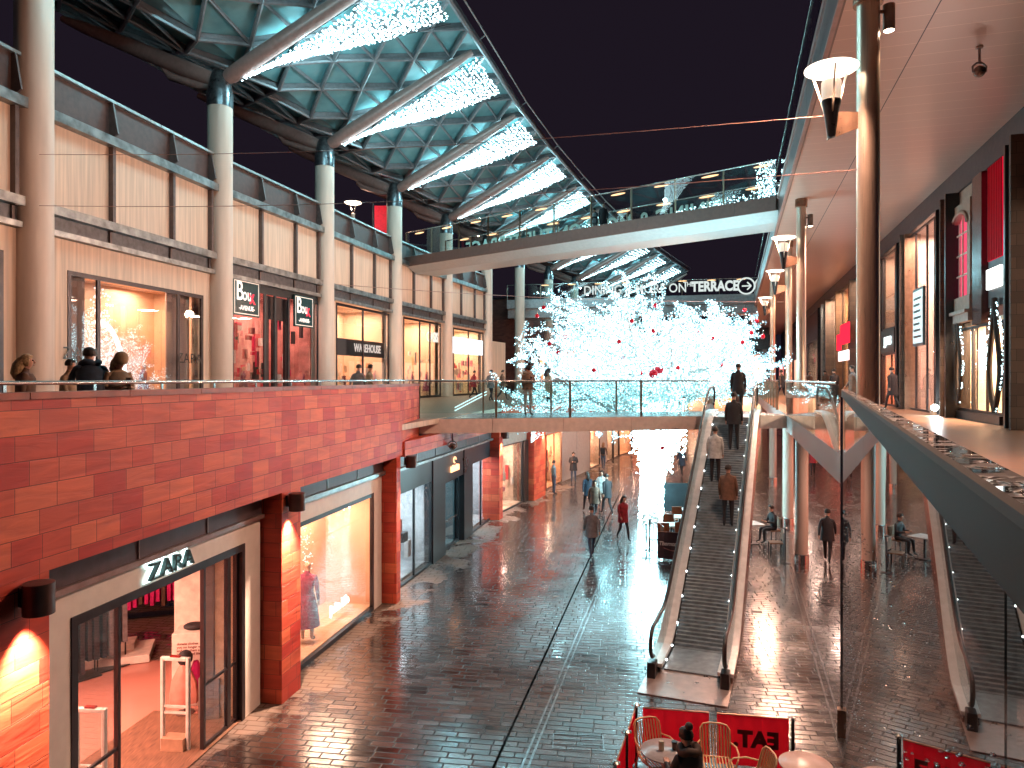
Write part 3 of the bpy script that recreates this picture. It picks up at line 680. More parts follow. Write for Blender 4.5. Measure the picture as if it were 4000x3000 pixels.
clutter(*B4[:2], B4[2] + .3, B4[3] - .4, -2.3, -.7, 4.9, 8.0, 30, [M_DISP[1], M_WHITE, M_DISP[2], MATS['dark_goods']], upb)
clutter(*B5[:2], B5[2] + .2, B5[3] - .4, -2.3, -.7, 4.9, 8.0, 60, [M_DISP[1], M_WHITE, M_DISP[0], M_DISP[3]], upb)
clutter(*B2[:2], B2[2] + .2, B2[3] - .4, -2.3, -.7, 4.9, 8.8, 70, [M_DISP[3], P('hot_pink', (.85, .03, .12), .5), M_WHITE, M_DISP[3], MATS['dark_goods']], upb)
# plain end wall after the last shop
A, B = UP[7], UP[8]
mb = MB(); mb.obox(A, B, .2, 4.8, -.32, -.1, DECK, 9.2); mb.build('end_wall', M_CREAM, upb)

# floor-level light on the walkway comes from the lamps along the columns (built with them below)
# --- columns with Y arms ---------------------------------------------------
TIPZ, COLZ = 21.2, 16.4
def perp(i):
    a, b = UP[max(i - 1, 0)], UP[min(i + 1, len(UP) - 1)]; dx, dy = b[0] - a[0], b[1] - a[1]; l = math.hypot(dx, dy)
    return Vector((dy / l, -dx / l, 0))
def tipR(i): return Vector((*UP[i], TIPZ)) + perp(i) * 7.6
def tipL(i): return Vector((*UP[i], TIPZ - .6)) - perp(i) * 7.2
ORD = ['', 'first', 'second', 'third', 'fourth', 'fifth', 'sixth', 'seventh', 'eighth', 'ninth', 'tenth', 'eleventh', 'twelfth', 'thirteenth']
SEEN = {1: 'nearest', 2: 'leftmost visible', 3: 'second', 4: 'third', 5: 'fourth', 6: 'fifth'}
cl = {2: 'thick round roof column at the far left edge, beside the first cream bay', 3: 'round roof column between the peach display window and the crimson lingerie shop',
      4: 'round roof column left of the peach shop with the dark name band', 5: 'round roof column beside the red banner', 6: 'round roof column just left of the upper footbridge end',
      7: 'round roof column behind the left end of the upper footbridge', 8: 'round roof column in front of the dark brick building', 9: 'round roof column beyond the dark brick building, left of the lit tree'}
for i in range(1, 14):
    x, y = UP[i]
    zb = DECK if i < 9 else 0
    g = thing('roof_column', cl.get(i, 'far roof column behind the lit tree, carrying canopy rib number %d' % i) if i != 1 else 'roof column left of the picture edge carrying the nearest canopy rib', 'column', (x, y, zb), 0, 'round columns carrying the canopy')
    b = MB(); b.lathe([(.46, zb), (.46, 12.0), (.46, COLZ)], (x, y, 0), 32); b.build('column_shaft', M_COLUMN, g, smooth=True)
    b = MB(); b.lathe([(.475, COLZ - .02), (.485, COLZ + .45), (.47, COLZ + .6), (.36, COLZ + 1.15), (.26, COLZ + 1.4), (0, COLZ + 1.45)], (x, y, 0), 32)
    b.build('collar', P('dark_steel_collar', (.16, .16, .17), .3, metal=.8, noise=.3), g, smooth=True)
    c = Vector((x, y, COLZ + .95)); tr, tl = tipR(i), tipL(i)
    for nm, tt in (('canopy_arm', tr), ('canopy_arm', tl)):
        dv = tt - c; u = [c + dv * k for k in (0.02, .06, .16, .5, .85, 1.0)]
        MB().tube(u, [.19, .29, .32, .31, .24, .13], 18).build(nm, M_PINKGREY, g, smooth=True)
    # short spur under the left arm
    dv = (tl - c); MB().tube([c + dv * .0 + Vector((0, 0, -.15)), c + dv * .12 + Vector((0, 0, -.42)), c + dv * .30 + Vector((0, 0, -.55)), c + dv * .38 + Vector((0, 0, -.2))], [.1, .17, .15, .03], 12).build('arm_spur', M_PINKGREY, g, smooth=True)

# --- canopy: triangulated grid roof -----------------------------------------
can = thing('glazed_canopy', 'long triangulated steel and glass canopy lit teal over the left side of the street', 'canopy', (-9.2, 35.2, 18))
def rf(u, v, lift=0.34):
    """roof point: u in bays (1..13), v -1..1 across (0 = column line)"""
    i = max(1, min(12, int(math.floor(u)))); f = u - i
    c0, c1 = Vector((*UP[i], COLZ + 1.35)), Vector((*UP[i + 1], COLZ + 1.35))
    c = c0.lerp(c1, f)
    t = (tipR(i).lerp(tipR(i + 1), f)) if v >= 0 else (tipL(i).lerp(tipL(i + 1), f))
    p = c.lerp(t, abs(v) * 1.03); p.z += lift + .55 * math.sin(math.pi * min(1, max(0, f))) * max(0, 1 - abs(v))
    return p
NVR, NVL = 6, 5
U0, U1 = 0.6, 12.9
def rfx(u, v, lift=.34):
    if u < 1:
        a, b = rf(1.0, v, lift), rf(1.5, v, lift); a0 = rf(1.0, v, lift); d = rf(2.0, v, lift) - a0; return a0 + d * (u - 1)
    return rf(min(u, 12.99), v, lift)
pan = MB(); bigb = MB(); thinb = MB()
HB = 1 / 3.0
rows = [k / NVR for k in range(NVR + 1)]; rowsL = [-k / NVL for k in range(NVL + 1)]
def gridside(rws):
    for j in range(len(rws) - 1):
        off = (HB / 2) if j % 2 else 0; off2 = (HB / 2) if (j + 1) % 2 else 0
        u = 0.5
        while u < U1:
            a0, a1 = rfx(u + off, rws[j]), rfx(u + off + HB, rws[j]); b0, b1 = rfx(u + off2, rws[j + 1]), rfx(u + off2 + HB, rws[j + 1])
            if off2 > off:   # b nodes sit between a nodes
                tri = [(a0, a1, b0), (a1, b1, b0)]; e = [(a0, b0), (a1, b0)]
            else:
                tri = [(a0, b1, b0), (a0, a1, b1)]; e = [(a0, b0), (a0, b1)]
            for t in tri: pan.face([p + Vector((0, 0, .28)) for p in t])
            for k, (p, q) in enumerate(e): beam_between(bigb, p, q)
            if j > 0: beam_between(thinb, a0, a1, .045, .1)
            u += HB
def beam_between(mb, p, q, r=.085, h=.26):
    t = (q - p).normalized(); sd = t.cross(Vector((0, 0, 1))).normalized(); up = sd.cross(t)
    mb.tube([p, q], r, 6, caps=False)
    w = .03
    mb.hexa([p - sd * w, q - sd * w, q + sd * w, p + sd * w, p - sd * w + up * h, q - sd * w + up * h, q + sd * w + up * h, p + sd * w + up * h])
gridside(rows); gridside(rowsL)
def roofpanel_mat():
    m, nt, out = new_mat('canopy_panel'); L = nt.links
    b = N(nt, 'ShaderNodeBsdfPrincipled'); b.inputs['Roughness'].default_value = .22
    tc = N(nt, 'ShaderNodeTexCoord'); nz = N(nt, 'ShaderNodeTexNoise'); nz.inputs['Scale'].default_value = .8; nz.inputs['Detail'].default_value = 5
    L.new(tc.outputs['Object'], nz.inputs['Vector'])
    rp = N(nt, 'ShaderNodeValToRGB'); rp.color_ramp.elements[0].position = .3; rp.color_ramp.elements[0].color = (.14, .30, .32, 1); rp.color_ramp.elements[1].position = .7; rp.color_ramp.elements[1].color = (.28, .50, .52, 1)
    L.new(nz.outputs[0], rp.inputs[0]); L.new(rp.outputs[0], b.inputs['Base Color']); L.new(b.outputs[0], out.inputs[0]); MATS['canopy_panel'] = m; return m
pan.build('roof_glazing', roofpanel_mat(), can)
M_BEAM = P('canopy_beam_paint', (.27, .25, .26), .35, metal=.3, noise=.1)
bigb.build('diagonal_beam_grid', M_BEAM, can, smooth=False); thinb.build('purlin_grid', M_BEAM, can)
# edge gutter, outer rod and its brackets
eg = MB(); rod = MB()
for i in range(1, 13):
    for sub in range(3):
        p, q = rf(i + sub / 3, 1.0), rf(min(i + (sub + 1) / 3, 12.99), 1.0); beam_between(eg, p, q, .12, .32)
        n_ = perp(i); rod.tube([p + n_ * .42 + Vector((0, 0, .28)), q + n_ * .42 + Vector((0, 0, .28))], .04, 8, caps=False)
        (MB().tube([p, p + n_ * .42 + Vector((0, 0, .28))], .035, 6).build('edge_bracket', M_BEAM, can) if sub == 0 else None)
eg.build('edge_beam', M_BEAM, can); rod.build('outer_edge_rod', P('rusty_pink_rod', (.40, .28, .26), .5), can)
eg = MB()
for i in range(1, 13): beam_between(eg, rf(i, -1.0), rf(i + .99, -1.0), .12, .32)
eg.build('edge_beam', M_BEAM, can)

# --- curtains of string lights under the arms --------------------------------
M_BULB = E('cool_led_bulb', (.60, .92, 1.0), 6)
CL = {1: 'string light fan on the nearest arm, mostly outside the picture', 2: 'string light fan from the second arm, cut off by the top of the picture', 3: 'complete string light fan nearest the top of the picture, under the third arm',
      4: 'string light fan in the middle of the canopy, above the upper footbridge start', 5: 'smaller string light fan right above the left half of the upper footbridge',
      6: 'narrow string light fan ending at the upper footbridge rail', 7: 'string light fan seen through the glass of the upper footbridge'}
for i in range(2, 13):
    c = Vector((*UP[i], COLZ + .95)); tr = tipR(i); dv = tr - c
    nx_ = (tipR(i + 1) - tr) if i < 13 else (tr - tipR(i - 1))
    root = MB(); far = i > 7
    ns = 32 if not far else 18
    for k in range(ns):
        a = k / (ns - 1) * .60
        # each string runs from near the arm's root to the roof edge
        start = .05 + .25 * (k / (ns - 1)) ** 1.2; L_ = 44 if not far else 22
        for q in range(L_):
            f = q / (L_ - 1); along = start + (1 - start) * f
            p = c + dv * (.08 + along * .94) + nx_ * (a * (along - start * .6)) + Vector((0, 0, -.42))
            p += Vector((random.uniform(-.06, .06), random.uniform(-.06, .06), random.uniform(-.07, .04) - .22 * math.sin(math.pi * f)))
            root.octa(p, random.uniform(.034, .058) * (1 if not far else 1.25))
    g = thing('light_curtain', CL.get(i, 'far string light fan seen between the two footbridges, number %d along the canopy' % (i - 6)), 'string lights', tuple(c), 0, 'fans of string lights under the canopy arms')
    o = root.build('string_lights', M_BULB, g); o['kind'] = 'stuff'
    dz = Vector((0, 0, -.42)); e0, e1, e2 = c + dv * .12 + dz, c + dv * 1.02 + dz, c + dv * 1.02 + nx_ * .56 + dz
    MB().tube([e0, e1, e2, c + dv * .35 + nx_ * .1 + dz, e0], .014, 5).build('edge_cable', M_DARK, g)
    for f in (.45, .85):
        p = c + dv * f + nx_ * .28 * f + Vector((0, 0, -.9))
        lamp('light_curtain_glow', 'POINT', p, 400 if not far else 520, COOL, .12)

# red banner and terrace lamp post behind the parapet
A, B = UP[4], UP[5]
s = ssx(A, B, 1490, -2.0)
bp_ = wpt(A, B, s, -2.0, 13.2)
g = thing('hanging_banner', 'tall red banner on a pole behind the mesh parapet', 'banner', bp_)
MB().tube([bp_ + Vector((-.55, 0, 0)), bp_ + Vector((-.55, 0, 4.2))], .05, 8).build('pole', M_DARK, g)
bb = MB()
for k in range(6):
    u0, u1 = k / 6, (k + 1) / 6
    w0, w1 = .05 * math.sin(u0 * 5), .05 * math.sin(u1 * 5)
    bb.hexa([bp_ + Vector((-.45 + u0 * 1.1, w0, .7)), bp_ + Vector((-.45 + u1 * 1.1, w1, .7)), bp_ + Vector((-.45 + u1 * 1.1, w1 + .015, .7)), bp_ + Vector((-.45 + u0 * 1.1, w0 + .015, .7)),
             bp_ + Vector((-.45 + u0 * 1.1, w0, 4.0)), bp_ + Vector((-.45 + u1 * 1.1, w1, 4.0)), bp_ + Vector((-.45 + u1 * 1.1, w1 + .015, 4.0)), bp_ + Vector((-.45 + u0 * 1.1, w0 + .015, 4.0))])
bb.build('banner_cloth', P('red_banner_cloth', (.75, .015, .035), .6, emis=(1, .02, .05), estr=.22), g)
p = at(1379, 860, 45)
g = thing('terrace_lamp', 'street lamp with flat glowing disc head rising behind the mesh parapet', 'street lamp', (p.x, p.y, 13.2))
MB().tube([(p.x, p.y, 13.2), (p.x, p.y, 16.2)], [.1, .08], 10).build('pole', P('pale_pole', (.6, .5, .42), .4), g)
MB().lathe([(.09, 15.9), (.12, 16.1), (.12, 16.35), (.08, 16.4)], (p.x, p.y, 0), 14).build('lamp_neck', MATS['pale_pole'], g)
for dx in (-.2, .2): MB().tube([(p.x, p.y, 16.3), (p.x + dx, p.y, 16.95)], .02, 6).build('strut', M_STEEL, g)
MB().lathe([(0.001, 16.95), (.35, 16.97), (.52, 17.03), (.54, 17.07), (.001, 17.14)], (p.x, p.y, 0), 24).build('lamp_disc', E('warm_disc_glow', (1, .78, .58), 5), g)
lamp('terrace_lamp_light', 'POINT', (p.x, p.y, 16.75), 90, WARM, .1)

# =====================================================================
#  BRIDGES
# =====================================================================
M_BRONZE = P('bronze_post', (.30, .19, .13), .3, metal=.8, noise=.1)
def glass_run(parent, A, B, n, z0, z1, panel, s0=0.0, s1=None, posts=True, railr=.03, postm=None, gl=None, railm=None):
    """glass balustrade: panes, posts and a handrail along A->B"""
    l = s1 if s1 is not None else seglen(A, B); k = max(1, round((l - s0) / panel)); w = (l - s0) / k
    for i in range(k):
        a = s0 + i * w
        m_ = MB(); m_.obox(A, B, a + .02, a + w - .02, n - .008, n + .008, z0, z1 - .05); m_.build('glass_pane', gl or M_GLASS, parent)
        if posts:
            m_ = MB(); m_.obox(A, B, a - .03, a + .03, n - .10, n - .02, z0, z1 - .03); m_.build('post', postm or M_BRONZE, parent)
    MB().tube([wpt(A, B, s0, n - .02, z1), wpt(A, B, l, n - .02, z1)], railr, 10).build('handrail', railm or M_STEEL, parent, smooth=True)
# --- lower bridge ----------------------------------------------------------
LA, LB = (-2.93, 22.6), redge(1.9, 25.1)
lowb = thing('footbridge', 'low glass sided footbridge crossing the street at eye level behind the escalator top', 'bridge', (2, 24, 4.2))
l = seglen(LA, LB)
M_BRFASC = P('bridge_fascia_panel', (.80, .66, .60), .45, metal=.1, noise=.06)
mb = MB(); s = 0
while s < l - .1:
    s2 = min(l, s + 2.35); mb.obox(LA, LB, s + .006, s2 - .006, -.10, 0, 4.27, 4.72); s = s2
mb.build('fascia', M_BRFASC, lowb)
mb = MB(); mb.obox(LA, LB, -.0, l, -3.3, -.10, 4.30, 4.735); mb.obox(LA, LB, 0, l, -3.42, -3.305, 4.27, 4.72); mb.build('bridge_deck', P('wet_bridge_deck', (.20, .21, .22), .25, noise=.15), lowb)
gap0 = ssx(LA, LB, 2775)
glass_run(lowb, LA, LB, -.02, 4.74, 5.93, 2.35, 0, gap0)
glass_run(lowb, LA, LB, -3.3, 4.74, 5.93, 2.35, 0, l)
# --- upper bridge -----------------------------------------------------------
UA, UB = (-6.75, 45.2), redge(1.75, 30.0)
upbr = thing('footbridge', 'high footbridge with glass sides sloping across the night sky from left to right', 'bridge', (2, 37, 13))
l = seglen(UA, UB)
mb = MB(); s = 0
while s < l - .1:
    s2 = min(l, s + 2.4); mb.obox(UA, UB, s + .006, s2 - .006, -.12, 0, 13.08, 13.66); s = s2
mb.build('fascia', P('upper_bridge_fascia', (.16, .085, .07), .55, noise=.08), upbr)
mb = MB()
c0 = [wpt(UA, UB, a, n_, z) for a, n_, z in ((0, -.12, 13.1), (l, -.12, 13.1), (l, -3.5, 13.1), (0, -3.5, 13.1), (0, -.12, 13.6), (l, -.12, 13.6), (l, -3.5, 13.6), (0, -3.5, 13.6))]
# V-bellied underside
mb.hexa([c0[0], c0[1], c0[2], c0[3], c0[4], c0[5], c0[6], c0[7]])
mb.hexa([wpt(UA, UB, 0, -.9, 12.75), wpt(UA, UB, l, -.9, 12.75), wpt(UA, UB, l, -2.7, 12.75), wpt(UA, UB, 0, -2.7, 12.75)] + [wpt(UA, UB, 0, -.13, 13.098), wpt(UA, UB, l, -.13, 13.098), wpt(UA, UB, l, -3.49, 13.098), wpt(UA, UB, 0, -3.49, 13.098)])
mb.obox(UA, UB, 0, l, -3.62, -3.505, 13.08, 13.66)
mb.build('bridge_deck', P('white_bridge_soffit', (.66, .64, .62), .4, metal=.1, noise=.04), upbr)
glass_run(upbr, UA, UB, -.03, 13.7, 15.2, 2.4, railr=.035)
glass_run(upbr, UA, UB, -3.5, 13.7, 15.2, 2.4, railr=.035)
M_HATCH = E('amber_handrail_light', (1, .50, .25), 3)
def oval_lights(parent, A, B, n, z, step, s0=.8, ln=.42, name='handrail_light'):
    l = seglen(A, B); s = s0
    while s < l - .4:
        m_ = MB(); p = wpt(A, B, s, n, z); t = math.atan2(B[1] - A[1], B[0] - A[0])
        m_.sphere((0, 0, 0), 1.0, 8); m_.v = [(p.x + math.cos(t) * v[0] * ln - math.sin(t) * v[1] * .05, p.y + math.sin(t) * v[0] * ln + math.cos(t) * v[1] * .05, p.z + v[2] * .045) for v in m_.v]
        m_.build(name, M_HATCH, parent, smooth=True); s += step
oval_lights(upbr, UA, UB, -.14, 15.06, 2.4, 1.2)
oval_lights(upbr, UA, UB, -3.4, 15.06, 2.4, 1.9)
M_SIGNW = E('pale_sign_letter', (.85, 1, .95), .85)
t_ = text_mesh('DINING & MORE ON THE TERRACE', 1.35, .03, 'sign_lettering', P('letter_grey', (.5, .6, .55), .5, emis=(.8, 1, .9), estr=.25), wallM(UA, UB, l * .46, -3.58, 14.35, back=True), upbr, sx=.83, bold=.012)
for k, (s_, z_) in enumerate(((l * .47, 13.05), (l * .12, 13.05), (l * .8, 13.05))): pass
# --- far bridge with the lettering --------------------------------------------
FA, FB = (-.5, 70.5), (22.3, 65.0)
farb = thing('footbridge', 'far glass footbridge lettered with large white capitals above the lit tree', 'bridge', (10, 67, 13))
l = seglen(FA, FB)
mb = MB(); mb.obox(FA, FB, 0, l, -3, 0, 12.9, 13.75); mb.build('fascia', P('far_bridge_grey', (.36, .37, .38), .35, metal=.2), farb)
mb = MB(); mb.obox(FA, FB, 0, l, -2.5, -.4, 12.0, 12.897); mb.build('bridge_belly', MATS['far_bridge_grey'], farb)
glass_run(farb, FA, FB, -.03, 13.77, 15.2, 3.2, railr=.04)
oval_lights(farb, FA, FB, -.14, 15.1, 2.6, 1.2, .4)
def far_text(txt, xc, z, size, sx, bold=.01, align='CENTER', mat=None):
    return text_mesh(txt, size, .03, 'sign_lettering', mat or E('white_sign_letter', (.9, 1, .97), .75), wallM(FA, FB, ssx(FA, FB, xc), .05, z), farb, sx=sx, bold=bold, align=align)
far_text('DINING & MORE ON', 2478, 14.42, 1.2, .86)
far_text('THE', 2690, 14.75, .58, .9)
far_text('TERRACE', 2792, 14.48, 1.25, .80, bold=.05)
c = ssx(FA, FB, 2915)
ring = MB(); ring.tube([wpt(FA, FB, c + .72 * math.cos(a), .08, 14.45 + .72 * math.sin(a)) for a in [2 * math.pi * k / 28 for k in range(29)]], .07, 6); ring.tube([wpt(FA, FB, c - .38, .08, 14.45), wpt(FA, FB, c + .4, .08, 14.45)], .06, 6)
for sg in (1, -1): ring.tube([wpt(FA, FB, c + .42, .08, 14.45), wpt(FA, FB, c + .08, .08, 14.45 + sg * .34)], .06, 6)
ring.build('arrow_symbol', MATS['white_sign_letter'], farb)

# =====================================================================
#  RIGHT SIDE: deck edge, glass wall, terrace roof, shops
# =====================================================================
edge = thing('walkway_balustrade', 'glass balustrade with steel handrail along the right walkway edge, beyond the glass corner', 'balustrade', (K[0], K[1], DECK))
EA, EB = K, redge(1.82, 24.6)
glass_run(edge, EA, EB, -.03 + .0, DECK + .01, 5.93, 2.1, posts=False)
EA2, EB2 = redge(1.8, 28.6), redge(1.8, 60)
edge2 = thing('walkway_balustrade', 'far glass balustrade along the right walkway behind the lower footbridge', 'balustrade', (10.8, 29, DECK))
glass_run(edge2, EA2, EB2, -.03, DECK + .01, 5.93, 2.6)
# tall glass wall beside the camera
GA = (0.25, -1.2); gw_dir = (K[0] - .25, K[1]); gwl = math.hypot(*gw_dir)
GA = (0.25 - gw_dir[0] / gwl * 1.0, -gw_dir[1] / gwl * 1.0); GB = (K[0] + .02, K[1])
gwall = thing('glass_screen_wall', 'tall rain spotted glass wall with wide wet steel handrail beside the viewer, mirroring the street', 'glass wall', (K[0], K[1], 0))
L_ = seglen(GA, GB)
# note direction: from camera forwards, n>0 is the right side; the pane stands on the line
cuts = [0, 1.0 + 1.10 * 1.0, 1.0 + 5.4, L_]
M_MIRROR = glass('wet_screen_glass', (.30, .36, .37), ior=1.55, boost=1.45, wav=0.012)
for a, b in zip(cuts, cuts[1:]):
    m_ = MB(); m_.obox(GA, GB, a + .008, b - .008, .0, .012, 0.03, 5.73); m_.build('glass_pane', M_MIRROR, gwall)
for a in cuts[1:-1]:
    m_ = MB(); m_.obox(GA, GB, a - .0065, a + .0065, .003, .012, 0.03, 5.73); m_.build('pane_joint', M_BLACK, gwall)
m_ = MB(); m_.obox(GA, GB, L_ - .03, L_ + .03, -.02, .05, .45, 5.7); m_.build('corner_profile', P('corner_steel', (.6, .62, .62), .15, metal=1, noise=.3, nscale=2), gwall)
m_ = MB(); m_.obox(GA, GB, L_ - .09, L_ + .07, -.07, .09, 0, .45); m_.build('post_foot', M_BRONZE, gwall)
# wide rounded cap
cap = MB(); prof = []
W_, Z0, Z1, rr = .095, 5.705, 5.83, .02
prof = [(-.004 - .0, Z0), (-.004, Z1 - rr), (.002, Z1 - .006), (.014, Z1), (W_ - .012, Z1), (W_, Z1 - .012), (W_, Z0)]
nseg = 60; base = []
for k in range(nseg + 1):
    s = L_ * k / nseg; base.append([wpt(GA, GB, s, n_, z) for n_, z in prof])
for k in range(nseg):
    for j in range(len(prof)):
        j2 = (j + 1) % len(prof); cap.face([base[k][j], base[k + 1][j], base[k + 1][j2], base[k][j2]], [(L_ * k / nseg, j / 7), (L_ * (k + 1) / nseg, j / 7), (L_ * (k + 1) / nseg, j2 / 7), (L_ * k / nseg, j2 / 7)])
cap.face(base[-1])
def capmat():
    m, nt, out = new_mat('wet_handrail_steel'); L = nt.links
    b = N(nt, 'ShaderNodeBsdfPrincipled'); L.new(b.outputs[0], out.inputs[0]); b.inputs['Metallic'].default_value = 0.0;  b.inputs['Base Color'].default_value = (.085, .05, .032, 1)
    tc = N(nt, 'ShaderNodeTexCoord'); nz = N(nt, 'ShaderNodeTexNoise'); nz.inputs['Scale'].default_value = 16; nz.inputs['Detail'].default_value = 2; nz.inputs['Distortion'].default_value = .8
    L.new(tc.outputs['Object'], nz.inputs['Vector'])
    ge = N(nt, 'ShaderNodeNewGeometry'); sx = N(nt, 'ShaderNodeSeparateXYZ'); L.new(ge.outputs['True Normal'], sx.inputs[0])
    up = N(nt, 'ShaderNodeMath', operation='GREATER_THAN'); up.inputs[1].default_value = .9; L.new(sx.outputs[2], up.inputs[0])
    rp = N(nt, 'ShaderNodeValToRGB'); rp.color_ramp.elements[0].position = .42; rp.color_ramp.elements[1].position = .54; L.new(nz.outputs[0], rp.inputs[0])
    wet = N(nt, 'ShaderNodeMath', operation='MULTIPLY'); L.new(rp.outputs[0], wet.inputs[0]); L.new(up.outputs[0], wet.inputs[1])
    r = N(nt, 'ShaderNodeMapRange'); r.inputs[3].default_value = .7; r.inputs[4].default_value = .04; L.new(wet.outputs[0], r.inputs[0]); L.new(r.outputs[0], b.inputs['Roughness'])
    bp = N(nt, 'ShaderNodeBump'); bp.inputs['Strength'].default_value = 1.0; bp.inputs['Distance'].default_value = .012; L.new(wet.outputs[0], bp.inputs['Height']); L.new(bp.outputs[0], b.inputs['Normal'])
    sl = N(nt, 'ShaderNodeMapRange'); sl.inputs[3].default_value = .08; sl.inputs[4].default_value = .7; L.new(up.outputs[0], sl.inputs[0]); L.new(sl.outputs[0], b.inputs['Specular IOR Level'])
    MATS['cap'] = m; return m
cap.build('handrail_cap', capmat(), gwall, smooth=False)
# raindrops on the outer face of the glass
dr = MB()
for k in range(2600):
    s = 1.0 + .25 + 11.2 * random.random() ** 1.6; z = 5.70 - (s * .12 + 3.2 * random.random() ** 1.3)
    if s > 3 and random.random() < .35: continue
    p = wpt(GA, GB, min(s, L_ - .1), -.002, z); r_ = random.uniform(.0016, .0036) * (1 + s * .16)
    dr.octa(p, r_)
mw, ntw, ow = new_mat('water_drop'); gw_ = N(ntw, 'ShaderNodeBsdfGlass'); gw_.inputs['IOR'].default_value = 1.33; gw_.inputs['Roughness'].default_value = .02; ntw.links.new(gw_.outputs[0], ow.inputs[0])
o = dr.build('raindrops', mw); tag(o, 'raindrops scattered over the tall glass wall', 'raindrops', kind='stuff')
# dark backing: closed enclosure wall below the right deck near the viewer
encl = MB(); encl.obox(GA, GB, 0, L_ - 5.2, 1.5, 1.6, 0, 4.15)
o = encl.build('enclosure_wall', P('dark_slate_cladding', (.05, .14, .15), .35, noise=.3, nscale=.7), gwall)
lamp('enclosure_teal_fill', 'AREA', wpt(GA, GB, 2.6, .8, 4.05), 500, (.35, .95, 1), .5, rot=(0, 0, 0))  # added teal lamp, colours what shows through the near pane

# --- under the right deck ----------------------------------------------------
cols = [((3132, 2198), .20), ((3078, 2049), .21), ((3019, 1884), .2)]
lab = ['white round column with steel foot, nearest under the right walkway', 'pinkish lit column under the right walkway, middle of three', 'farthest of three round columns under the right walkway, tinted pink']
for (px, r_), lb in zip(cols, lab):
    p = onz(*px); g = thing('walkway_column', lb, 'column', p, 0, 'round columns under the right walkway')
    MB().lathe([(r_, .3), (r_, 4.16)], (p.x, p.y, 0), 28).build('column_shaft', M_COLUMN, g, smooth=True)
    MB().lathe([(r_ + .02, 0), (r_ + .02, .28), (r_, .3)], (p.x, p.y, 0), 28).build('steel_foot', M_STEEL, g, smooth=True)
# ground-level shops beneath the right deck
rlow = thing('ground_shop_row', 'red lit shop row below the right walkway', 'shop', (*redge(12, 30), 0))
A, B = redge(13, 110), redge(13, 8); l = seglen(A, B)
mb = MB(); mb.obox(A, B, 0, l, -.3, 0, 0, 4.1); mb.build('shop_wall', P('dark_brown_wall', (.09, .05, .04), .5), rlow)
M_REDGLOW = E('red_shop_glow', (1, .12, .08), 3.2, True); M_WARMGLOW = E('warm_shop_glow', (1, .55, .32), 2.6, True)
s = 6
k = 0
while s < l - 8:
    w_ = random.uniform(4, 7); m_ = MB(); m_.obox(A, B, s, s + w_ - .8, .0, .03, .3, 3.1); fo = m_.build('shop_window', M_REDGLOW if k % 3 != 1 else M_WARMGLOW, rlow)
    m_ = MB(); opening_frame(m_, A, B, s - .06, s + w_ - .74, .08, .2, 3.2, .1); m_.build('window_frame', M_BLACK, fo)
    s += w_; k += 1
mb = MB(); s0_ = redge(1.8, 60)
for d_ in (16, 21, 27, 34, 42, 52):
    for a_ in (4.2, 8.5):
        x, y = redge(a_, d_)
        lamp('under_deck_light', 'AREA', (x, y, 4.10), 90 if a_ < 5 else 110, (1, .66, .52) if a_ < 5 else (1, .28, .18), .8, rot=(0, 0, 0))

# --- terrace slab / soffit -----------------------------------------------------
RA, RB = redge(7.2, 110), redge(7.2, -4)
terr = thing('terrace_building', 'double height row of shops on the right under a deep panelled metal soffit', 'building', (*redge(7.2, 25), DECK))
TA, TB = redge(1.85, 110), redge(1.85, -4); tl = seglen(TA, TB)   # n>0 = street side
SOF = 12.72
def soffit_mat():
    m, nt, out = new_mat('soffit_panel'); L = nt.links
    b = N(nt, 'ShaderNodeBsdfPrincipled'); L.new(b.outputs[0], out.inputs[0]); b.inputs['Metallic'].default_value = .4; b.inputs['Roughness'].default_value = .36
    tc = N(nt, 'ShaderNodeTexCoord'); sx = N(nt, 'ShaderNodeSeparateXYZ'); L.new(tc.outputs['UV'], sx.inputs[0])
    md = N(nt, 'ShaderNodeMath', operation='FRACT'); dv = N(nt, 'ShaderNodeMath', operation='DIVIDE'); dv.inputs[1].default_value = .6
    L.new(sx.outputs[0], dv.inputs[0]); L.new(dv.outputs[0], md.inputs[0])
    lt = N(nt, 'ShaderNodeMath', operation='LESS_THAN'); lt.inputs[1].default_value = .03; L.new(md.outputs[0], lt.inputs[0])
    nz = N(nt, 'ShaderNodeTexNoise'); nz.inputs['Scale'].default_value = .7; L.new(tc.outputs['Object'], nz.inputs['Vector'])
    mx = N(nt, 'ShaderNodeMix', data_type='RGBA'); L.new(lt.outputs[0], mx.inputs[0]); mx.inputs[6].default_value = (.70, .48, .40, 1); mx.inputs[7].default_value = (.90, .66, .54, 1)
    L.new(mx.outputs[2], b.inputs['Base Color'])
    bp = N(nt, 'ShaderNodeBump'); bp.inputs['Strength'].default_value = .5; bp.inputs['Distance'].default_value = .02; L.new(lt.outputs[0], bp.inputs['Height']); L.new(bp.outputs[0], b.inputs['Normal'])
    MATS['soffit'] = m; return m
mb = MB(); mb.obox(TA, TB, 0, tl, -5.7, -.12, SOF, SOF + .3); mb.build('soffit', soffit_mat(), terr)
mb = MB(); s = 0
while s < tl - .1:
    s2 = min(tl, s + 3.0); mb.obox(TA, TB, s + .01, s2 - .01, -.12, .0, SOF - .05, 13.55); s = s2
mb.build('terrace_fascia', P('brown_fascia', (.20, .13, .12), .35, metal=.5, noise=.1), terr)
mb = MB(); mb.obox(TA, TB, 0, tl, -.10, .05, 13.553, 13.72); mb.obox(TA, TB, 0, tl, -.06, .03, SOF - .13, SOF - .052); mb.build('edge_trim', M_PINKGREY, terr)
glass_run(terr, TA, TB, -.02, 13.72, 15.2, 2.6, railr=.03, gl=glass('dark_green_glass', (.55, .68, .64), boost=1.4))
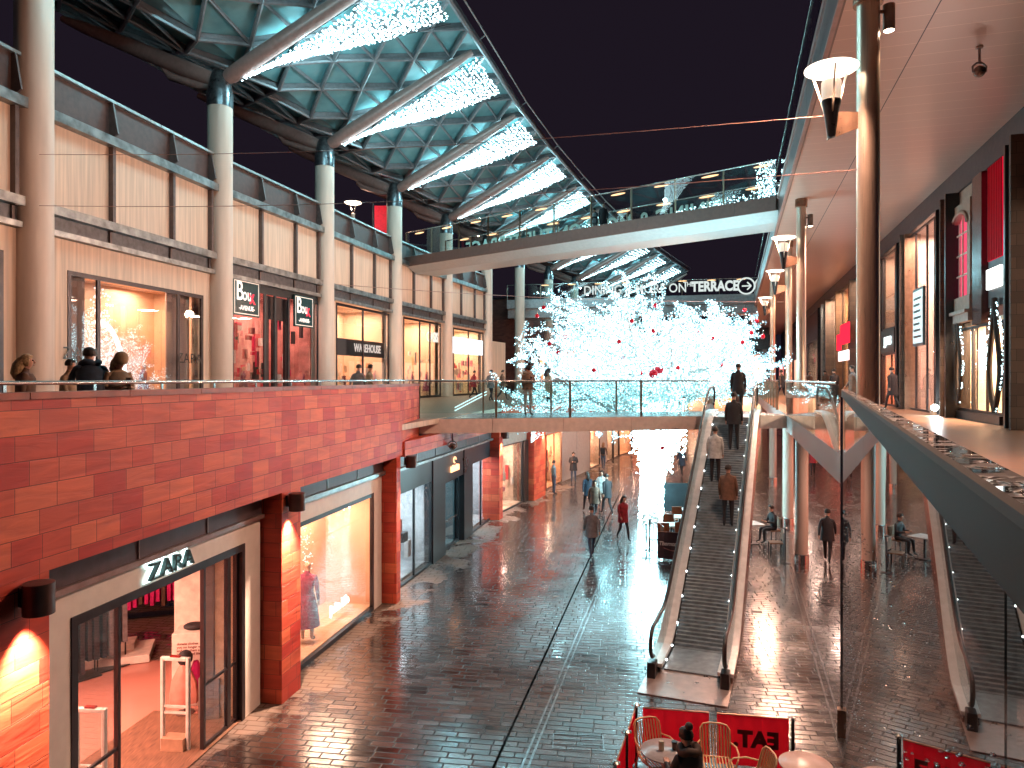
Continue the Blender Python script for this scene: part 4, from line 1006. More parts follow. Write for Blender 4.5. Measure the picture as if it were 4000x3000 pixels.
# joint lines across the soffit
mb = MB(); mb.obox(TA, TB, 0, tl, -1.75, -1.73, SOF - .004, SOF - .001); mb.build('soffit_joint', M_BROWNMETAL, terr)
# facade above shops
A, B = RA, RB; RLEN = seglen(A, B)
def rs(x, n=0.0): return ssx(A, B, x, n)
mb = MB(); mb.obox(A, B, 0, RLEN, -.3, .06, 11.95, SOF - .004); mb.build('head_band', P('dark_head_band', (.035, .035, .042), .5), terr)
M_PIER = brick_mat('brown_stone_pier', (.075, .045, .034), (.115, .072, .052), (.03, .02, .017), .5, .28)
def pier(x0, x1, mat, n=.22, z0=DECK, z1=11.945, name='pier'):
    mb = MB(); sa_, sb_ = rs(x0, n), rs(x1, 0); mb.obox(A, B, sa_, max(sb_, sa_ + .12), -.3, n, z0, z1); return mb.build(name, mat, terr)
def rwin(x0, x1, z0, z1, mat, power, color, mull=(), fm=None, depth=2.2, clut=0, cm=None, nl=1):
    s0, s1 = rs(x0), rs(x1)
    f = window(A, B, s0, s1, .0, z0, z1, terr, mullions=[rs(m_) for m_ in mull], fm=fm, w=.08)
    room(A, B, s0, s1, -.12, z0 + .02, z1 + .05, depth, mat, power, color, terr, nl=nl)
    if clut: clutter(A, B, s0 + .15, s1 - .4, -1.9, -.5, z0 + .2, z1 - .8, clut, cm or M_DISP, terr)
    return s0, s1
# NB the A->B direction runs towards the camera, so smaller x in the picture = smaller s
M_DIMR = P('dim_brown_interior', (.30, .2, .15), .5); M_PALER = P('pale_shop_wall', (.62, .5, .42), .4)
mb = MB(); mb.obox(A, B, 0, rs(3152), -.3, .0, DECK, 11.94); mb.build('far_wall', P('dark_far_wall', (.07, .045, .05), .5), terr)
for x0, x1, c_ in ((3010, 3030, M_DISP[0]), (3045, 3062, M_DISP[3]), (3075, 3092, M_DISP[0]), (3105, 3128, M_DISP[2]), (3134, 3148, M_DISP[3])):
    s0, s1 = rs(x0), rs(x1); m_ = MB(); m_.obox(A, B, s0, s1, .01, .05, 5.0, 8.2); m_.build('lit_window', P('far_lit_' + c_.name, (.8, .3, .25), .5, emis=(1, .25, .2) if c_ is not M_DISP[2] else (1, .7, .5), estr=.8), terr)
rwin(3152, 3192, DECK, 9.5, M_PALER, 1200, (1, .72, .5), clut=20, cm=M_DISP)
mb = MB(); mb.obox(A, B, rs(3152), rs(3192), -.3, -.01, 9.5, 11.94); mb.build('wall_panel', MATS['dark_far_wall'], terr)
pier(3193, 3204, M_BLACK); pier(3206, 3222, P('grey_steel_pier', (.25, .27, .28), .3, metal=.6), .3); pier(3223, 3231, M_PIER, .35)
rwin(3233, 3262, DECK, 11.9, M_PALER, 2600, (1, .75, .55), clut=40, cm=[M_WHITE, M_DISP[1], MATS['dark_goods']])
pier(3263, 3272, M_PIER, .3)
rwin(3274, 3314, DECK, 11.9, P('orange_shop_wall', (.7, .45, .25), .45), 1700, (1, .62, .35), mull=(3290,), clut=30)
pier(3316, 3325, M_PIER, .3)
rwin(3327, 3348, DECK, 11.9, M_PALER, 900, (1, .75, .55), clut=16)
pier(3349, 3360, M_BLACK, .3); rwin(3361, 3400, DECK, 11.9, M_DIMR, 300, WARM, clut=10); pier(3401, 3412, M_PIER, .3); rwin(3413, 3440, DECK, 11.9, M_DIMR, 300, WARM)
rwin(3447, 3496, 8.3, 11.85, M_DIMR, 800, (1, .7, .5), clut=8); rwin(3447, 3496, DECK, 7.2, P('rust_interior', (.5, .2, .1), .5), 520, (1, .5, .3), mull=(3480,), clut=8)
mb = MB(); mb.obox(A, B, rs(3446), rs(3497), -.2, .05, 7.2, 8.3); mb.build('sign_board', P('green_black_board', (.02, .035, .035), .4), terr)
pier(3497, 3511, M_BLACK, .1); pier(3512, 3530, M_PIER, .35); pier(3531, 3545, M_BRONZE, .2)
W6 = rwin(3547, 3650, DECK, 11.85, P('salmon_grey_wall', (.70, .54, .47), .35, noise=.06, nscale=.5), 2200, (1, .66, .52), mull=(3575, 3618), clut=12, depth=3)
pier(3651, 3668, M_BLACK, .1); pier(3669, 3688, M_PIER, .35); pier(3689, 3706, M_BLACK, .4); pier(3707, 3719, P('dark_red_panel', (.16, .01, .015), .4), .1)
# arched bay
s0, s1 = rs(3722, .1), rs(3795, .1); sm = (s0 + s1) / 2; hw = (s1 - s0) / 2
M_ARCH = P('brown_arch_stone', (.40, .27, .21), .6, noise=.1)
mb = MB(); mb.obox(A, B, s0, s1, -.3, .0, 11.45, 11.94)
zc = 10.75; ro = hw * .98; ri = hw * .70
arch = [(sm - hw * math.cos(0), 0)]
nA = 16
for k in range(nA):
    a0, a1 = math.pi * k / nA, math.pi * (k + 1) / nA
    def pt(a, r): return sm - r * math.cos(a), zc + r * .55 * math.sin(a)
    (i0, z0_), (i1, z1_) = pt(a0, ri), pt(a1, ri)
    # spandrel above the opening
    P8 = [wpt(A, B, i0, .0, z0_), wpt(A, B, i1, .0, z1_), wpt(A, B, i1, .14, z1_), wpt(A, B, i0, .14, z0_), wpt(A, B, i0, .0, 11.46), wpt(A, B, i1, .0, 11.46), wpt(A, B, i1, .14, 11.46), wpt(A, B, i0, .14, 11.46)]
    mb.hexa(P8)
for sg, (a_, b_) in ((0, (s0, sm - ri)), (1, (sm + ri, s1))): mb.obox(A, B, a_, b_, .0, .14, 8.55, 11.46)
mb.obox(A, B, s0, s1, .0, .16, 8.1, 8.545)
ao = mb.build('arched_window_wall', M_ARCH, terr)
mb = MB(); mb.tube([wpt(A, B, sm - (ri + .1) * math.cos(a), .17, zc + (ri + .1) * .55 * math.sin(a)) for a in [math.pi * k / 14 for k in range(15)]], .06, 6)
mb.build('arch_moulding', M_ARCH, ao)
mb = MB()
mb.obox(A, B, sm - .03, sm + .03, .05, .09, 8.56, 11.1); mb.obox(A, B, sm - ri * .5 - .02, sm - ri * .5 + .02, .05, .09, 8.56, 10.9)
for z in (9.2, 9.85, 10.5): mb.obox(A, B, sm - ri, sm + ri, .052, .088, z, z + .05)
mb.build('glazing_bars', P('cream_bars', (.7, .55, .45), .5), ao)
mb = MB(); mb.obox(A, B, s0, s1, -.1, -.02, 8.1, 11.45); mb.build('curtain', E('red_curtain_glow', (1, .10, .20), .9), ao)
mb = MB(); mb.obox(A, B, s0 - .05, s1 + .05, .0, .3, 8.0, 8.10); mb.obox(A, B, s0, s1, .0, .2, 7.75, 7.998); mb.build('cornice', P('pale_cornice', (.45, .36, .32), .5), ao)
pier(3797, 3852, P('gloss_brown_black', (.05, .025, .028), .22), .12, 7.6)
rwin(3722, 3797, DECK + .25, 7.6, P('peach_niche', (.85, .6, .4), .5), 900, (1, .72, .5))
s0, s1 = rs(3856, .05), rs(3915, .05)
mb = MB(); mb.obox(A, B, s0, s1, -.1, .03, 9.3, 11.94); co = mb.build('red_curtain', E('red_blind_glow', (1, .0, .04), .95), terr)
mb = MB()
for k in range(9): q_ = s0 + (s1 - s0) * (k + .5) / 9; mb.obox(A, B, q_ - .012, q_ + .012, .03, .06, 9.3, 11.94)
mb.build('curtain_fold', P('dark_fold', (.25, .0, .01), .6), co)
mb = MB(); mb.obox(A, B, s0, s1, -.1, .02, 8.0, 9.295); mb.build('sign_board', M_DARK, terr)
pts_ = [(s0 + .15) + (s1 - s0 - .3) * k / 5 for k in range(6)]
mb = MB()
for q_ in pts_: mb.obox(A, B, q_ - .06, q_ + .13, .03, .10, 8.5, 9.05)
mb.build('glowing_sign_letters', E('white_sign_glow', (.95, 1, .95), 4), terr)
rwin(3797, 3918, DECK + .25, 7.6, MATS['peach_niche'], 1600, (1, .75, .52), mull=(3852,), nl=2)
mb = MB(); mb.obox(A, B, rs(3720), rs(3920), -.2, .1, DECK, DECK + .24); mb.build('shop_plinth', M_DARK, terr)
pier(3919, 3940, M_BLACK, .3); pier(3941, 3972, M_PIER, .45)
s0 = rs(3974, .1)
mb = MB(); mb.obox(A, B, s0, s0 + 4, -.1, .1, DECK, 10.2); mb.build('lit_shop_panel', P('bright_cream_lit', (.8, .7, .6), .5, emis=(1, .72, .52), estr=.7), terr)
mb = MB(); mb.obox(A, B, s0, s0 + 9, -.1, .08, 10.2, 11.94); mb.build('shop_head', M_BLACK, terr)
mb = MB(); mb.obox(A, B, s0 - .05, s0 + .06, .1, .22, DECK, 10.2); mb.build('shop_frame_edge', M_STEEL, terr)

# --- right columns with uplighter lamps ---------------------------------------
rcol = [(3391, 12.3, .183, 'tall polished steel column close to the viewer, beside the wet handrail'), (3130, 26.8, .168, 'second polished column along the right walkway, with an orange glint'),
        (3081, 35, .16, 'third slim steel column along the right walkway'), (3018, 46.5, .16, 'farthest slim steel column along the right walkway')]
M_COLSTEEL = P('warm_polished_steel', (.72, .58, .46), .30, metal=.85, noise=.08, stretch=(20, 20, .3))
tiltl = ['nearest disc uplighter, bracketed on the close steel column against the soffit', 'second disc uplighter on the column with the orange glint', 'third and smaller disc uplighter along the right walkway', 'farthest disc uplighter along the right walkway']
for (px, d_, r_, lb), lampx, lb2 in zip(rcol, (3232, 3055, 3023, 2985), tiltl):
    X = (px - 2000) / FPX * d_
    g = thing('steel_column', lb, 'column', (X, d_, DECK), 0, 'steel columns along the right walkway')
    MB().lathe([(r_ * 1.5, DECK), (r_ * 1.5, DECK + .05), (r_, DECK + .06), (r_, SOF - .3)], (X, d_, 0), 32).build('column_shaft', M_COLSTEEL, g, smooth=True)
    MB().lathe([(r_ * 1.3, SOF - .3), (r_ * 1.3, SOF - .005)], (X, d_, 0), 32).build('column_head', M_BRONZE, g, smooth=True)
    # narrow downlight cylinder on the column
    if d_ < 30:
        q_ = thing('downlight', 'small cylinder downlight fixed high on the ' + ('close' if d_ < 20 else 'second') + ' steel column', 'wall lamp', (X + r_ + .12, d_ - .05, 10.9 if d_ < 20 else 11.6), 0, 'cylinder downlights on the steel columns')
        hz = at(0, 75 if d_ < 20 else 862, d_).z
        q_.location.z = hz
        b = MB(); b.lathe([(.085, -.22), (.095, -.2), (.095, .22), (.06, .235), (0, .236)], (0.03, 0, 0), 18); b.box((-.08, 0, .1), (.1, .03, .06)); child(b, 'lamp_body', P('grey_lamp_body', (.3, .22, .18), .4, metal=.5), q_, smooth=True)
        b = MB(); b.lathe([(.001, -.222), (.08, -.221), (.08, -.215), (.001, -.214)], (0.03, 0, 0), 18); child(b, 'lamp_lens', E('bright_lens', (1, .8, .6), 25), q_)
        l_ = lamp('downlight_beam', 'SPOT', (X + r_ + .15, d_ - .05, hz - .28), 350, (1, .68, .45), .04, spot=R(70)); 
    lx = (lampx - 2000) / FPX * d_
    zb, zt = at(0, 552, 12.3).z, at(0, 291, 12.3).z      # bottom tip and disc height of the nearest lamp
    g2 = thing('disc_uplighter', lb2, 'lamp', (lx, d_ - .15, zb), 0, 'disc uplighters on the steel columns')
    H = zt - zb
    b = MB(); b.lathe([(.0, 0), (.06, .02), (.12, .45), (.155, .62), (.155, .64)], (0, 0, 0), 18); child(b, 'cone_body', M_BLACK, g2, smooth=True)
    b = MB(); b.lathe([(.155, .645), (.16, .95), (.15, .97), (.0, .965)], (0, 0, 0), 18); child(b, 'lamp_glass', P('frosted_lamp_glass', (.7, .6, .52), .4, emis=(1, .75, .55), estr=.5), g2, smooth=True)
    for a in (0.3, 2.4, 4.5):
        b = MB(); b.tube([(.06 * math.cos(a), .06 * math.sin(a), .3), (.32 * math.cos(a), .32 * math.sin(a), H)], .02, 6); child(b, 'strut', P('lit_strut', (.8, .7, .6), .4), g2)
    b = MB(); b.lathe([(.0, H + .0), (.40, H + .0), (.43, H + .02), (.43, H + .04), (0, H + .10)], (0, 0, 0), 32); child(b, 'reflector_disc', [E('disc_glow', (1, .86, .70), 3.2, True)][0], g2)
    b = MB(); dx = X - lx
    b.hexa([(0, .13, .02), (dx - r_, .13, .22), (dx - r_, .17, .22), (0, .17, .02), (0, .13, .5), (dx - r_, .13, .5), (dx - r_, .17, .5), (0, .17, .5)]); child(b, 'bracket', M_BRONZE, g2)
    lamp('uplighter_light', 'POINT', (lx, d_ - .15, zb + H - .42), {12.3: 2000, 26.8: 2200, 35: 1800, 46.5: 1800}[d_], (1, .62, .42), .10)
    l_ = lamp('uplighter_reflected_light', 'SPOT', (lx, d_ - .15, zb + H - .06), {12.3: 9000, 26.8: 9000, 35: 8000, 46.5: 8000}[d_], (1, .56, .39), .3, spot=R(168), blend=.5); aim(l_, Vector(l_.location) + Vector((-.85, .25, -1)))
# catenary wires across the street
for k, (p, q, lb) in enumerate((((at(3345, 442, 12.3)), at(120, 603, 19), 'upper thin steel wire crossing the night sky from the close column'),
                                ((at(3350, 663, 12.3)), at(120, 803, 19), 'lower thin steel wire crossing in front of the footbridge'),
                                (at(3060, 1180, 35), at(1300, 1110, 36), 'third thin wire strung at the height of the window heads'))):
    b = MB(); n_ = 24; b.tube([p.lerp(q, t / n_) + Vector((0, 0, -.25 * math.sin(math.pi * t / n_))) for t in range(n_ + 1)], .0075 if k < 2 else .012, 5)
    o = b.build('catenary_wire', P('wire_steel', (.45, .25, .22), .4, metal=.5)); tag(o, lb, 'wire', 'thin wires strung across the street')

# a short curtain of string lights at the right end of the upper footbridge
g = thing('light_curtain', 'narrow column of string lights at the right end of the upper footbridge', 'string lights', wpt(UA, UB, seglen(UA, UB) - .5, -.3, 15), 0, 'fans of string lights under the canopy arms')
m_ = MB(); lq = seglen(UA, UB)
for _ in range(260): m_.octa(tuple(wpt(UA, UB, lq - random.uniform(.15, .95), -.3 + random.uniform(-.1, .1), random.uniform(13.8, 15.3))), random.uniform(.02, .035))
for _ in range(200):
    q = random.random(); m_.octa(tuple(wpt(UA, UB, lq * (.72 + .22 * q), -3.2, 14.0 + .5 * q + random.uniform(0, .5))), .03)
m_.build('string_lights', M_BULB, g)['kind'] = 'stuff'
MB().tube([wpt(UA, UB, lq - 1, -.3, 15.3), wpt(UA, UB, lq - .1, -.3, 15.3)], .012, 5).build('hanging_cable', M_DARK, g)

# =====================================================================
#  ESCALATOR
# =====================================================================
def escalator(name_label, base, top, H, W=1.42, glow=True):
    """base/top: plan points of the foot and head of the handrail run; climbs from z=0 to H"""
    base = Vector((*base, 0)); top = Vector((*top, 0)); t = (top - base).normalized(); sd = Vector((t.y, -t.x, 0)); run = (top - base).length
    g = thing('escalator', name_label, 'escalator', base)
    f0, f1 = 1.35, 1.35; inc = run - f0 - f1
    def zprof(s):
        if s <= f0: return 0.0
        if s >= run - f1: return H
        u = (s - f0) / inc; e = .06
        u = max(0, min(1, u)); return H * u
    smp = [0, f0 - .25, f0, f0 + .3] + [f0 + inc * k / 14 for k in range(1, 14)] + [run - f1 - .3, run - f1, run - f1 + .25, run]
    smp = sorted(smp)
    def sm(s):   # smooth the two bends
        return sum(zprof(s + o) for o in (-.5, -.25, 0, .25, .5)) / 5
    def P3(s, off, z): return base + t * s + sd * off + Vector((0, 0, z))
    for sg in (-1, 1):
        o_ = sg * W / 2
        # handrail loop with newels
        R_ = .30
        path = []
        for a in range(0, 9):
            th = math.pi * (1.5 - a / 8 * 1.0)
            path.append(P3(-R_ * .2 + R_ * math.cos(th), o_, .68 + R_ * math.sin(th)))
        for s in smp: path.append(P3(s, o_, sm(s) + .98))
        for a in range(0, 9):
            th = math.pi * (.5 - a / 8 * 1.0)
            path.append(P3(run + R_ * math.cos(th) * .9, o_, H + .68 + R_ * math.sin(th)))
        MB().tube(path, .042, 10).build('handrail', P('black_rubber', (.015, .015, .016), .35, noise=.1), g, smooth=True)
        # glass balustrade
        m_ = MB()
        for a, b in zip(smp, smp[1:]):
            m_.hexa([P3(a, o_ - .008, sm(a) + .22), P3(b, o_ - .008, sm(b) + .22), P3(b, o_ + .008, sm(b) + .22), P3(a, o_ + .008, sm(a) + .22),
                     P3(a, o_ - .008, sm(a) + .93), P3(b, o_ - .008, sm(b) + .93), P3(b, o_ + .008, sm(b) + .93), P3(a, o_ + .008, sm(a) + .93)])
        m_.build('balustrade_glass', M_GLASS, g)
        # inner and outer decking and skirt
        m_ = MB()
        for a, b in zip(smp, smp[1:]):
            i0, i1 = o_ - sg * .17, o_ + sg * .14
            lo, hi = min(i0, i1), max(i0, i1)
            m_.hexa([P3(a, lo, sm(a) + .14), P3(b, lo, sm(b) + .14), P3(b, hi, sm(b) + .14), P3(a, hi, sm(a) + .14), P3(a, lo, sm(a) + .21), P3(b, lo, sm(b) + .21), P3(b, hi, sm(b) + .21), P3(a, hi, sm(a) + .21)])
        m_.build('balustrade_decking', P('polished_escalator_steel', (.92, .92, .90), .32, metal=.5, noise=.06), g)
        m_ = MB()
        for a, b in zip(smp, smp[1:]):
            i0 = o_ - sg * .15; lo, hi = min(i0, i0 + sg * .01), max(i0, i0 + sg * .01)
            m_.hexa([P3(a, lo, sm(a) - .1), P3(b, lo, sm(b) - .1), P3(b, hi, sm(b) - .1), P3(a, hi, sm(a) - .1), P3(a, lo, sm(a) + .139), P3(b, lo, sm(b) + .139), P3(b, hi, sm(b) + .139), P3(a, hi, sm(a) + .139)])
        m_.build('skirt', M_STEEL, g)
        # truss side cladding
        m_ = MB()
        for a, b in zip(smp, smp[1:]):
            i0, i1 = o_ + sg * .09, o_ + sg * .12; lo, hi = min(i0, i1), max(i0, i1)
            za, zb = max(0.01, sm(a) - .95), max(0.01, sm(b) - .95)
            m_.hexa([P3(a, lo, za), P3(b, lo, zb), P3(b, hi, zb), P3(a, hi, za), P3(a, lo, sm(a) + .138), P3(b, lo, sm(b) + .138), P3(b, hi, sm(b) + .138), P3(a, hi, sm(a) + .138)])
        m_.build('truss_cladding', P('copper_brown_cladding', (.40, .24, .18), .25, metal=.8, noise=.08), g)
        m_ = MB(); m_.box(tuple(P3(-.18, o_, .16)), (.30, .17, .32), math.atan2(t.y, t.x)); m_.build('newel_base', M_BLACK, g, bevel=.02)
        if glow:
            for k in range(15):
                s = .5 + (run - 1) * k / 14; m_ = MB(); m_.sphere(tuple(P3(s, o_ - sg * .17, sm(s) + .12)), .022, 6); m_.build('skirt_light', E('skirt_light_glow', (.9, 1, 1), 14), g)
    # steps: grooved plate flights
    nst = int(inc / .10); w_ = W / 2 - .17
    m_ = MB()
    for k in range(nst + 1):
        s = f0 + inc * k / nst; z = H * k / nst
        m_.hexa([P3(s, -w_, z - .28), P3(s + .11, -w_, z - .28), P3(s + .11, w_, z - .28), P3(s, w_, z - .28), P3(s, -w_, z), P3(s + .11, -w_, z), P3(s + .11, w_, z), P3(s, w_, z)])
    m_.hexa([P3(.2, -w_, .01), P3(f0 + .3, -w_, .01), P3(f0 + .3, w_, .01), P3(.2, w_, .01), P3(.2, -w_, .05), P3(f0 + .3, -w_, .05), P3(f0 + .3, w_, .05), P3(.2, w_, .05)])
    m_.build('steps', P('ribbed_step_metal', (.20, .25, .28), .38, metal=.2, noise=.2, stretch=(1, 1, 1)), g)
    # landing plate
    m_ = MB(); c = W / 2 + .12
    m_.hexa([P3(-1.05, -c, .004), P3(.2, -c, .004), P3(.2, c, .004), P3(-1.05, c, .004), P3(-1.05, -c, .02), P3(.2, -c, .02), P3(.2, c, .02), P3(-1.05, c, .02)])
    m_.build('landing_plate', P('landing_steel', (.55, .45, .42), .30, metal=.7, noise=.08), g)
    m_ = MB(); m_.hexa([P3(run - f1, -w_, H - .03), P3(run + .9, -w_, H - .03), P3(run + .9, w_, H - .03), P3(run - f1, w_, H - .03), P3(run - f1, -w_, H + .012), P3(run + .9, -w_, H + .012), P3(run + .9, w_, H + .012), P3(run - f1, w_, H + .012)])
    m_.build('landing_plate', MATS['landing_steel'], g)
    # underside of the truss
    m_ = MB()
    for a, b in zip(smp, smp[1:]):
        za, zb = sm(a) - .96, sm(b) - .96
        if za < .02: continue
        m_.hexa([P3(a, -W / 2 - .08, za - .03), P3(b, -W / 2 - .08, zb - .03), P3(b, W / 2 + .08, zb - .03), P3(a, W / 2 + .08, za - .03), P3(a, -W / 2 - .08, za), P3(b, -W / 2 - .08, zb), P3(b, W / 2 + .08, zb), P3(a, W / 2 + .08, za)])
    m_.build('truss_underside', MATS['copper_brown_cladding'], g)
    return g, P3, sm, run
ESC, EP3, ESM, ERUN = escalator('escalator with black handrails climbing from the wet street to the lower footbridge', (3.55, 14.35), (7.62, 24.5), DECK)
# the far escalator seen through the bridge glass: lit rails only slope up to the right
fe = thing('escalator', 'far escalator with glowing white rails behind the glass of the lower footbridge', 'escalator', (.4, 29, 3.2))
a, b, c_, d_ = at(2075, 1640, 31), at(2253, 1528, 33), at(2330, 1507, 34), at(2450, 1505, 34)
M_LEDRAIL = E('white_led_rail', (.85, 1, 1), 2.2)
for dz, dy in ((0, 0), (-.17, .0), (0.02, 1.1), (-.15, 1.1)):
    o_ = Vector((dy * .4, dy, dz)); MB().tube([a + o_, b + o_, c_ + o_, d_ + o_], .03, 8).build('handrail', M_LEDRAIL if dy == 0 else M_STEEL, fe, smooth=True)
m_ = MB()
for p, q in ((a, b), (b, c_), (c_, d_)):
    u_ = Vector((0, 0, -.25)); v_ = Vector((0, 0, -1.0)); w_ = Vector((0, .02, 0))
    m_.hexa([p + v_, q + v_, q + v_ + w_, p + v_ + w_, p + u_, q + u_, q + u_ + w_, p + u_ + w_])
m_.build('balustrade_glass', M_GLASS, fe)
a2, b2, c2_ = at(1777, 1592, 28), at(1875, 1541, 29), at(1900, 1530, 29.3)
st2 = thing('stair_rail', 'pair of short glowing inclined rails beyond the left end of the lower footbridge', 'handrail', a2)
for dz in (0, -.12): MB().tube([a2 + Vector((0, 0, dz)), b2 + Vector((0, 0, dz)), c2_ + Vector((0, 0, dz))], .022, 8).build('handrail', M_LEDRAIL, st2, smooth=True)

# =====================================================================
#  LED TREE
# =====================================================================
TX, TY = 5.85, 30.3
tree = thing('lit_tree', 'big bare tree wrapped in thousands of white lights in the middle of the street', 'tree', (TX, TY, 0))
tr = MB(); LED = MB(); branches = []
def bulbs(p, q, r, n, hot=False):
    for _ in range(n):
        f = random.random(); a = random.random() * 6.283; c = p.lerp(q, f); rr = r * (0.55 + .45 * random.random())
        LED.octa((c.x + rr * math.cos(a), c.y + rr * math.sin(a) * .9, c.z + random.uniform(-rr, rr) * .7), random.uniform(.016, .031) * (1.15 if hot else 1))
        LED.mi[-8:] = [2 if hot else 1 if random.random() < .6 else 0] * 8
def limb(p, d, ln, r, depth):
    """crooked limb with forks; lights wound round it"""
    segs = 4; pts = [p]; d = d.normalized()
    for k in range(segs):
        d = (d + Vector((random.uniform(-.22, .22), random.uniform(-.22, .22), random.uniform(-.14, .16)))).normalized()
        pts.append(pts[-1] + d * ln / segs)
    rs_ = [r * (1 - .55 * k / segs) for k in range(segs + 1)]
    tr.tube(pts, rs_, 7, caps=False)
    for a, b in zip(pts, pts[1:]): bulbs(a, b, max(r * 1.7, .12), int((86 if depth == 0 else 60 if depth == 1 else 44) * ln / segs))
    if depth < 3:
        for k in range(1, segs + 1):
            for _ in range(2 if depth < 2 else 1):
                if depth == 2 and random.random() < .35: continue
                side = d.cross(Vector((random.uniform(-1, 1), random.uniform(-1, 1), random.uniform(-.4, 1)))).normalized()
                nd = (d * .75 + side * .8); nd.z = nd.z * .55 + .10
                limb(pts[k], nd, ln * random.uniform(.42, .60), rs_[k] * .6, depth + 1)
trunk = [Vector((TX, TY, 0)), Vector((TX + .05, TY, 1.2)), Vector((TX + .15, TY, 2.4)), Vector((TX + .3, TY, 3.4)), Vector((TX + .35, TY, 4.6)), Vector((TX + .4, TY, 5.6))]
tr.tube(trunk, [.42, .36, .34, .36, .34, .26], 14)
for a, b, n_, r_ in zip(trunk, trunk[1:], (800, 850, 1200, 1700, 1500), (.52, .52, .75, 1.2, 1.45)): bulbs(a, b, r_, n_, a.z < 4.0)
random.seed(21)
NL = 13
for k in range(NL):
    a = 2 * math.pi * k / NL + random.uniform(-.2, .2); hz = random.choice((4.3, 4.6, 4.9, 5.2, 5.4))
    flat = random.uniform(.25, .85)
    dirv = Vector((math.cos(a) * 1.15, math.sin(a) * .85, flat))
    limb(Vector((TX + .3, TY, hz)), dirv, random.uniform(3.0, 3.8), .17, 0)
limb(Vector((TX + .3, TY, 4.2)), Vector((-1, -.35, .36)), 4.4, .17, 0); limb(Vector((TX + .2, TY, 4.9)), Vector((-1, -.6, .55)), 3.8, .15, 0); limb(Vector((TX + .2, TY, 5.2)), Vector((-1, .2, .75)), 3.8, .15, 0); limb(Vector((TX + .4, TY, 4.4)), Vector((1, -.35, .42)), 3.5, .17, 0)
tr.build('trunk_and_branches', P('pale_lit_bark', (.40, .38, .36), .7, noise=.2), tree, smooth=True)
MT = [E('tree_led_bulb', (.62, .94, 1.0), 5), E('tree_led_bulb_dim', (.42, .85, 1.0), 1.4), E('tree_trunk_bulb', (.50, .92, 1.0), 34)]
o = LED.build('string_lights', MT, tree); tag(o, kind='stuff')
NB = len(LED.f) // 8
print('tree bulbs', NB)
for k in range(12):
    a = k * 2.4; r_ = 1.2 + 2.8 * (k / 12)
    lamp('tree_glow', 'POINT', (TX + .4 + r_ * math.cos(a), TY + .8 * r_ * math.sin(a), 6.2 + 2.2 * ((k * .37) % 1)), 300, COOL, .12)
for z in (1.0, 2.2, 3.4, 4.5): lamp('tree_glow', 'POINT', (TX - .1, TY - .62, z), 170, COOL, .12)
# red baubles
bl = [(2098, 1234), (2206, 1316), (2146, 1343), (2560, 1193), (2664, 1259), (2624, 1293), (2726, 1293), (2552, 1293), (2468, 1254), (2908, 1211), (2956, 1254), (2980, 1315), (2935, 1300), (2574, 1444), (2552, 1460), (2513, 1395), (2431, 1395), (2320, 1446), (2180, 1378), (2856, 1414), (2816, 1424), (2503, 1458), (2784, 1322), (2418, 1335), (2124, 1201), (2900, 1337), (2648, 1437), (2588, 1749)]
for k, (x, y) in enumerate(bl):
    rad = .085 if k not in (13, 14) else .17
    p = at(x, y, TY - 2.6 - (k % 3) * .5)
    g = thing('red_bauble', '', 'bauble', p, 0, 'red baubles hanging in the lit tree')
    g['label'] = ('largest red bauble low in the centre of the lit tree' if k == 13 else 'second large red bauble just below the largest one' if k == 14 else 'lone red bauble on the tree trunk below the lower footbridge' if k == 27 else 'small glossy red bauble hanging among the white lights of the tree')
    b = MB(); b.sphere((0, 0, 0), rad, 10); child(b, 'bauble_ball', P('red_bauble_gloss', (.5, .01, .03), .12, metal=.4, emis=(1, .02, .05), estr=.12), g, smooth=True)
    b = MB(); b.tube([(0, 0, rad * .95), (0, 0, rad * 1.3)], rad * .22, 8); b.tube([(0, 0, rad * 1.2), (0, 0, rad * 3)], .008, 4); child(b, 'cap_and_hook', M_STEEL, g)

# =====================================================================
#  FAR END OF THE STREET
# =====================================================================
brick = thing('brick_building', 'dark red brick building standing behind the end of the left upper shops', 'building', at(2060, 1480, 75))
M_BR = brick_mat('dark_red_brick', (.10, .035, .028), (.17, .06, .045), (.05, .03, .03), .45, .15)
A, B = (.3, 72), (8.0, 84)
b = MB(); b.obox(A, B, 0, 4.5, -6, 0, DECK, 14.1); b.build('brick_wall', M_BR, brick)
b = MB(); b.obox(A, B, 4.5, seglen(A, B), -6, 0, 9.9, 14.1); b.build('upper_brick_wall', M_BR, brick)
b = MB(); b.obox(A, B, -.1, 14, -6.1, .12, 14.102, 14.3); b.build('roof_edge', M_DARK, brick)
for s0, s1_, mt, cc in ((5.0, 8.2, M_DISP[2], (1, .75, .5)), (9.6, 13.0, M_DIMR, (1, .6, .45))):
    window(A, B, s0, s1_, -.02, DECK, 9.3, brick, mullions=((s0 + s1_) / 2,)); room(A, B, s0, s1_, -.1, DECK, 9.4, 2, mt, 600, cc, brick); clutter(A, B, s0 + .3, s1_ - .5, -1.8, -.5, 5, 8.6, 18, M_DISP, brick)
b = MB()
for s0, s1_ in ((4.5, 5.0), (8.2, 9.6), (13.0, seglen(A, B))): b.obox(A, B, s0, s1_, -.6, .05, DECK, 9.9)
b.obox(A, B, 5, 8.2, -.3, -.0, 9.3, 9.9); b.obox(A, B, 9.6, 13, -.3, -.0, 9.3, 9.9)
b.build('pier', P('pale_grey_pier', (.42, .42, .42), .5), brick)
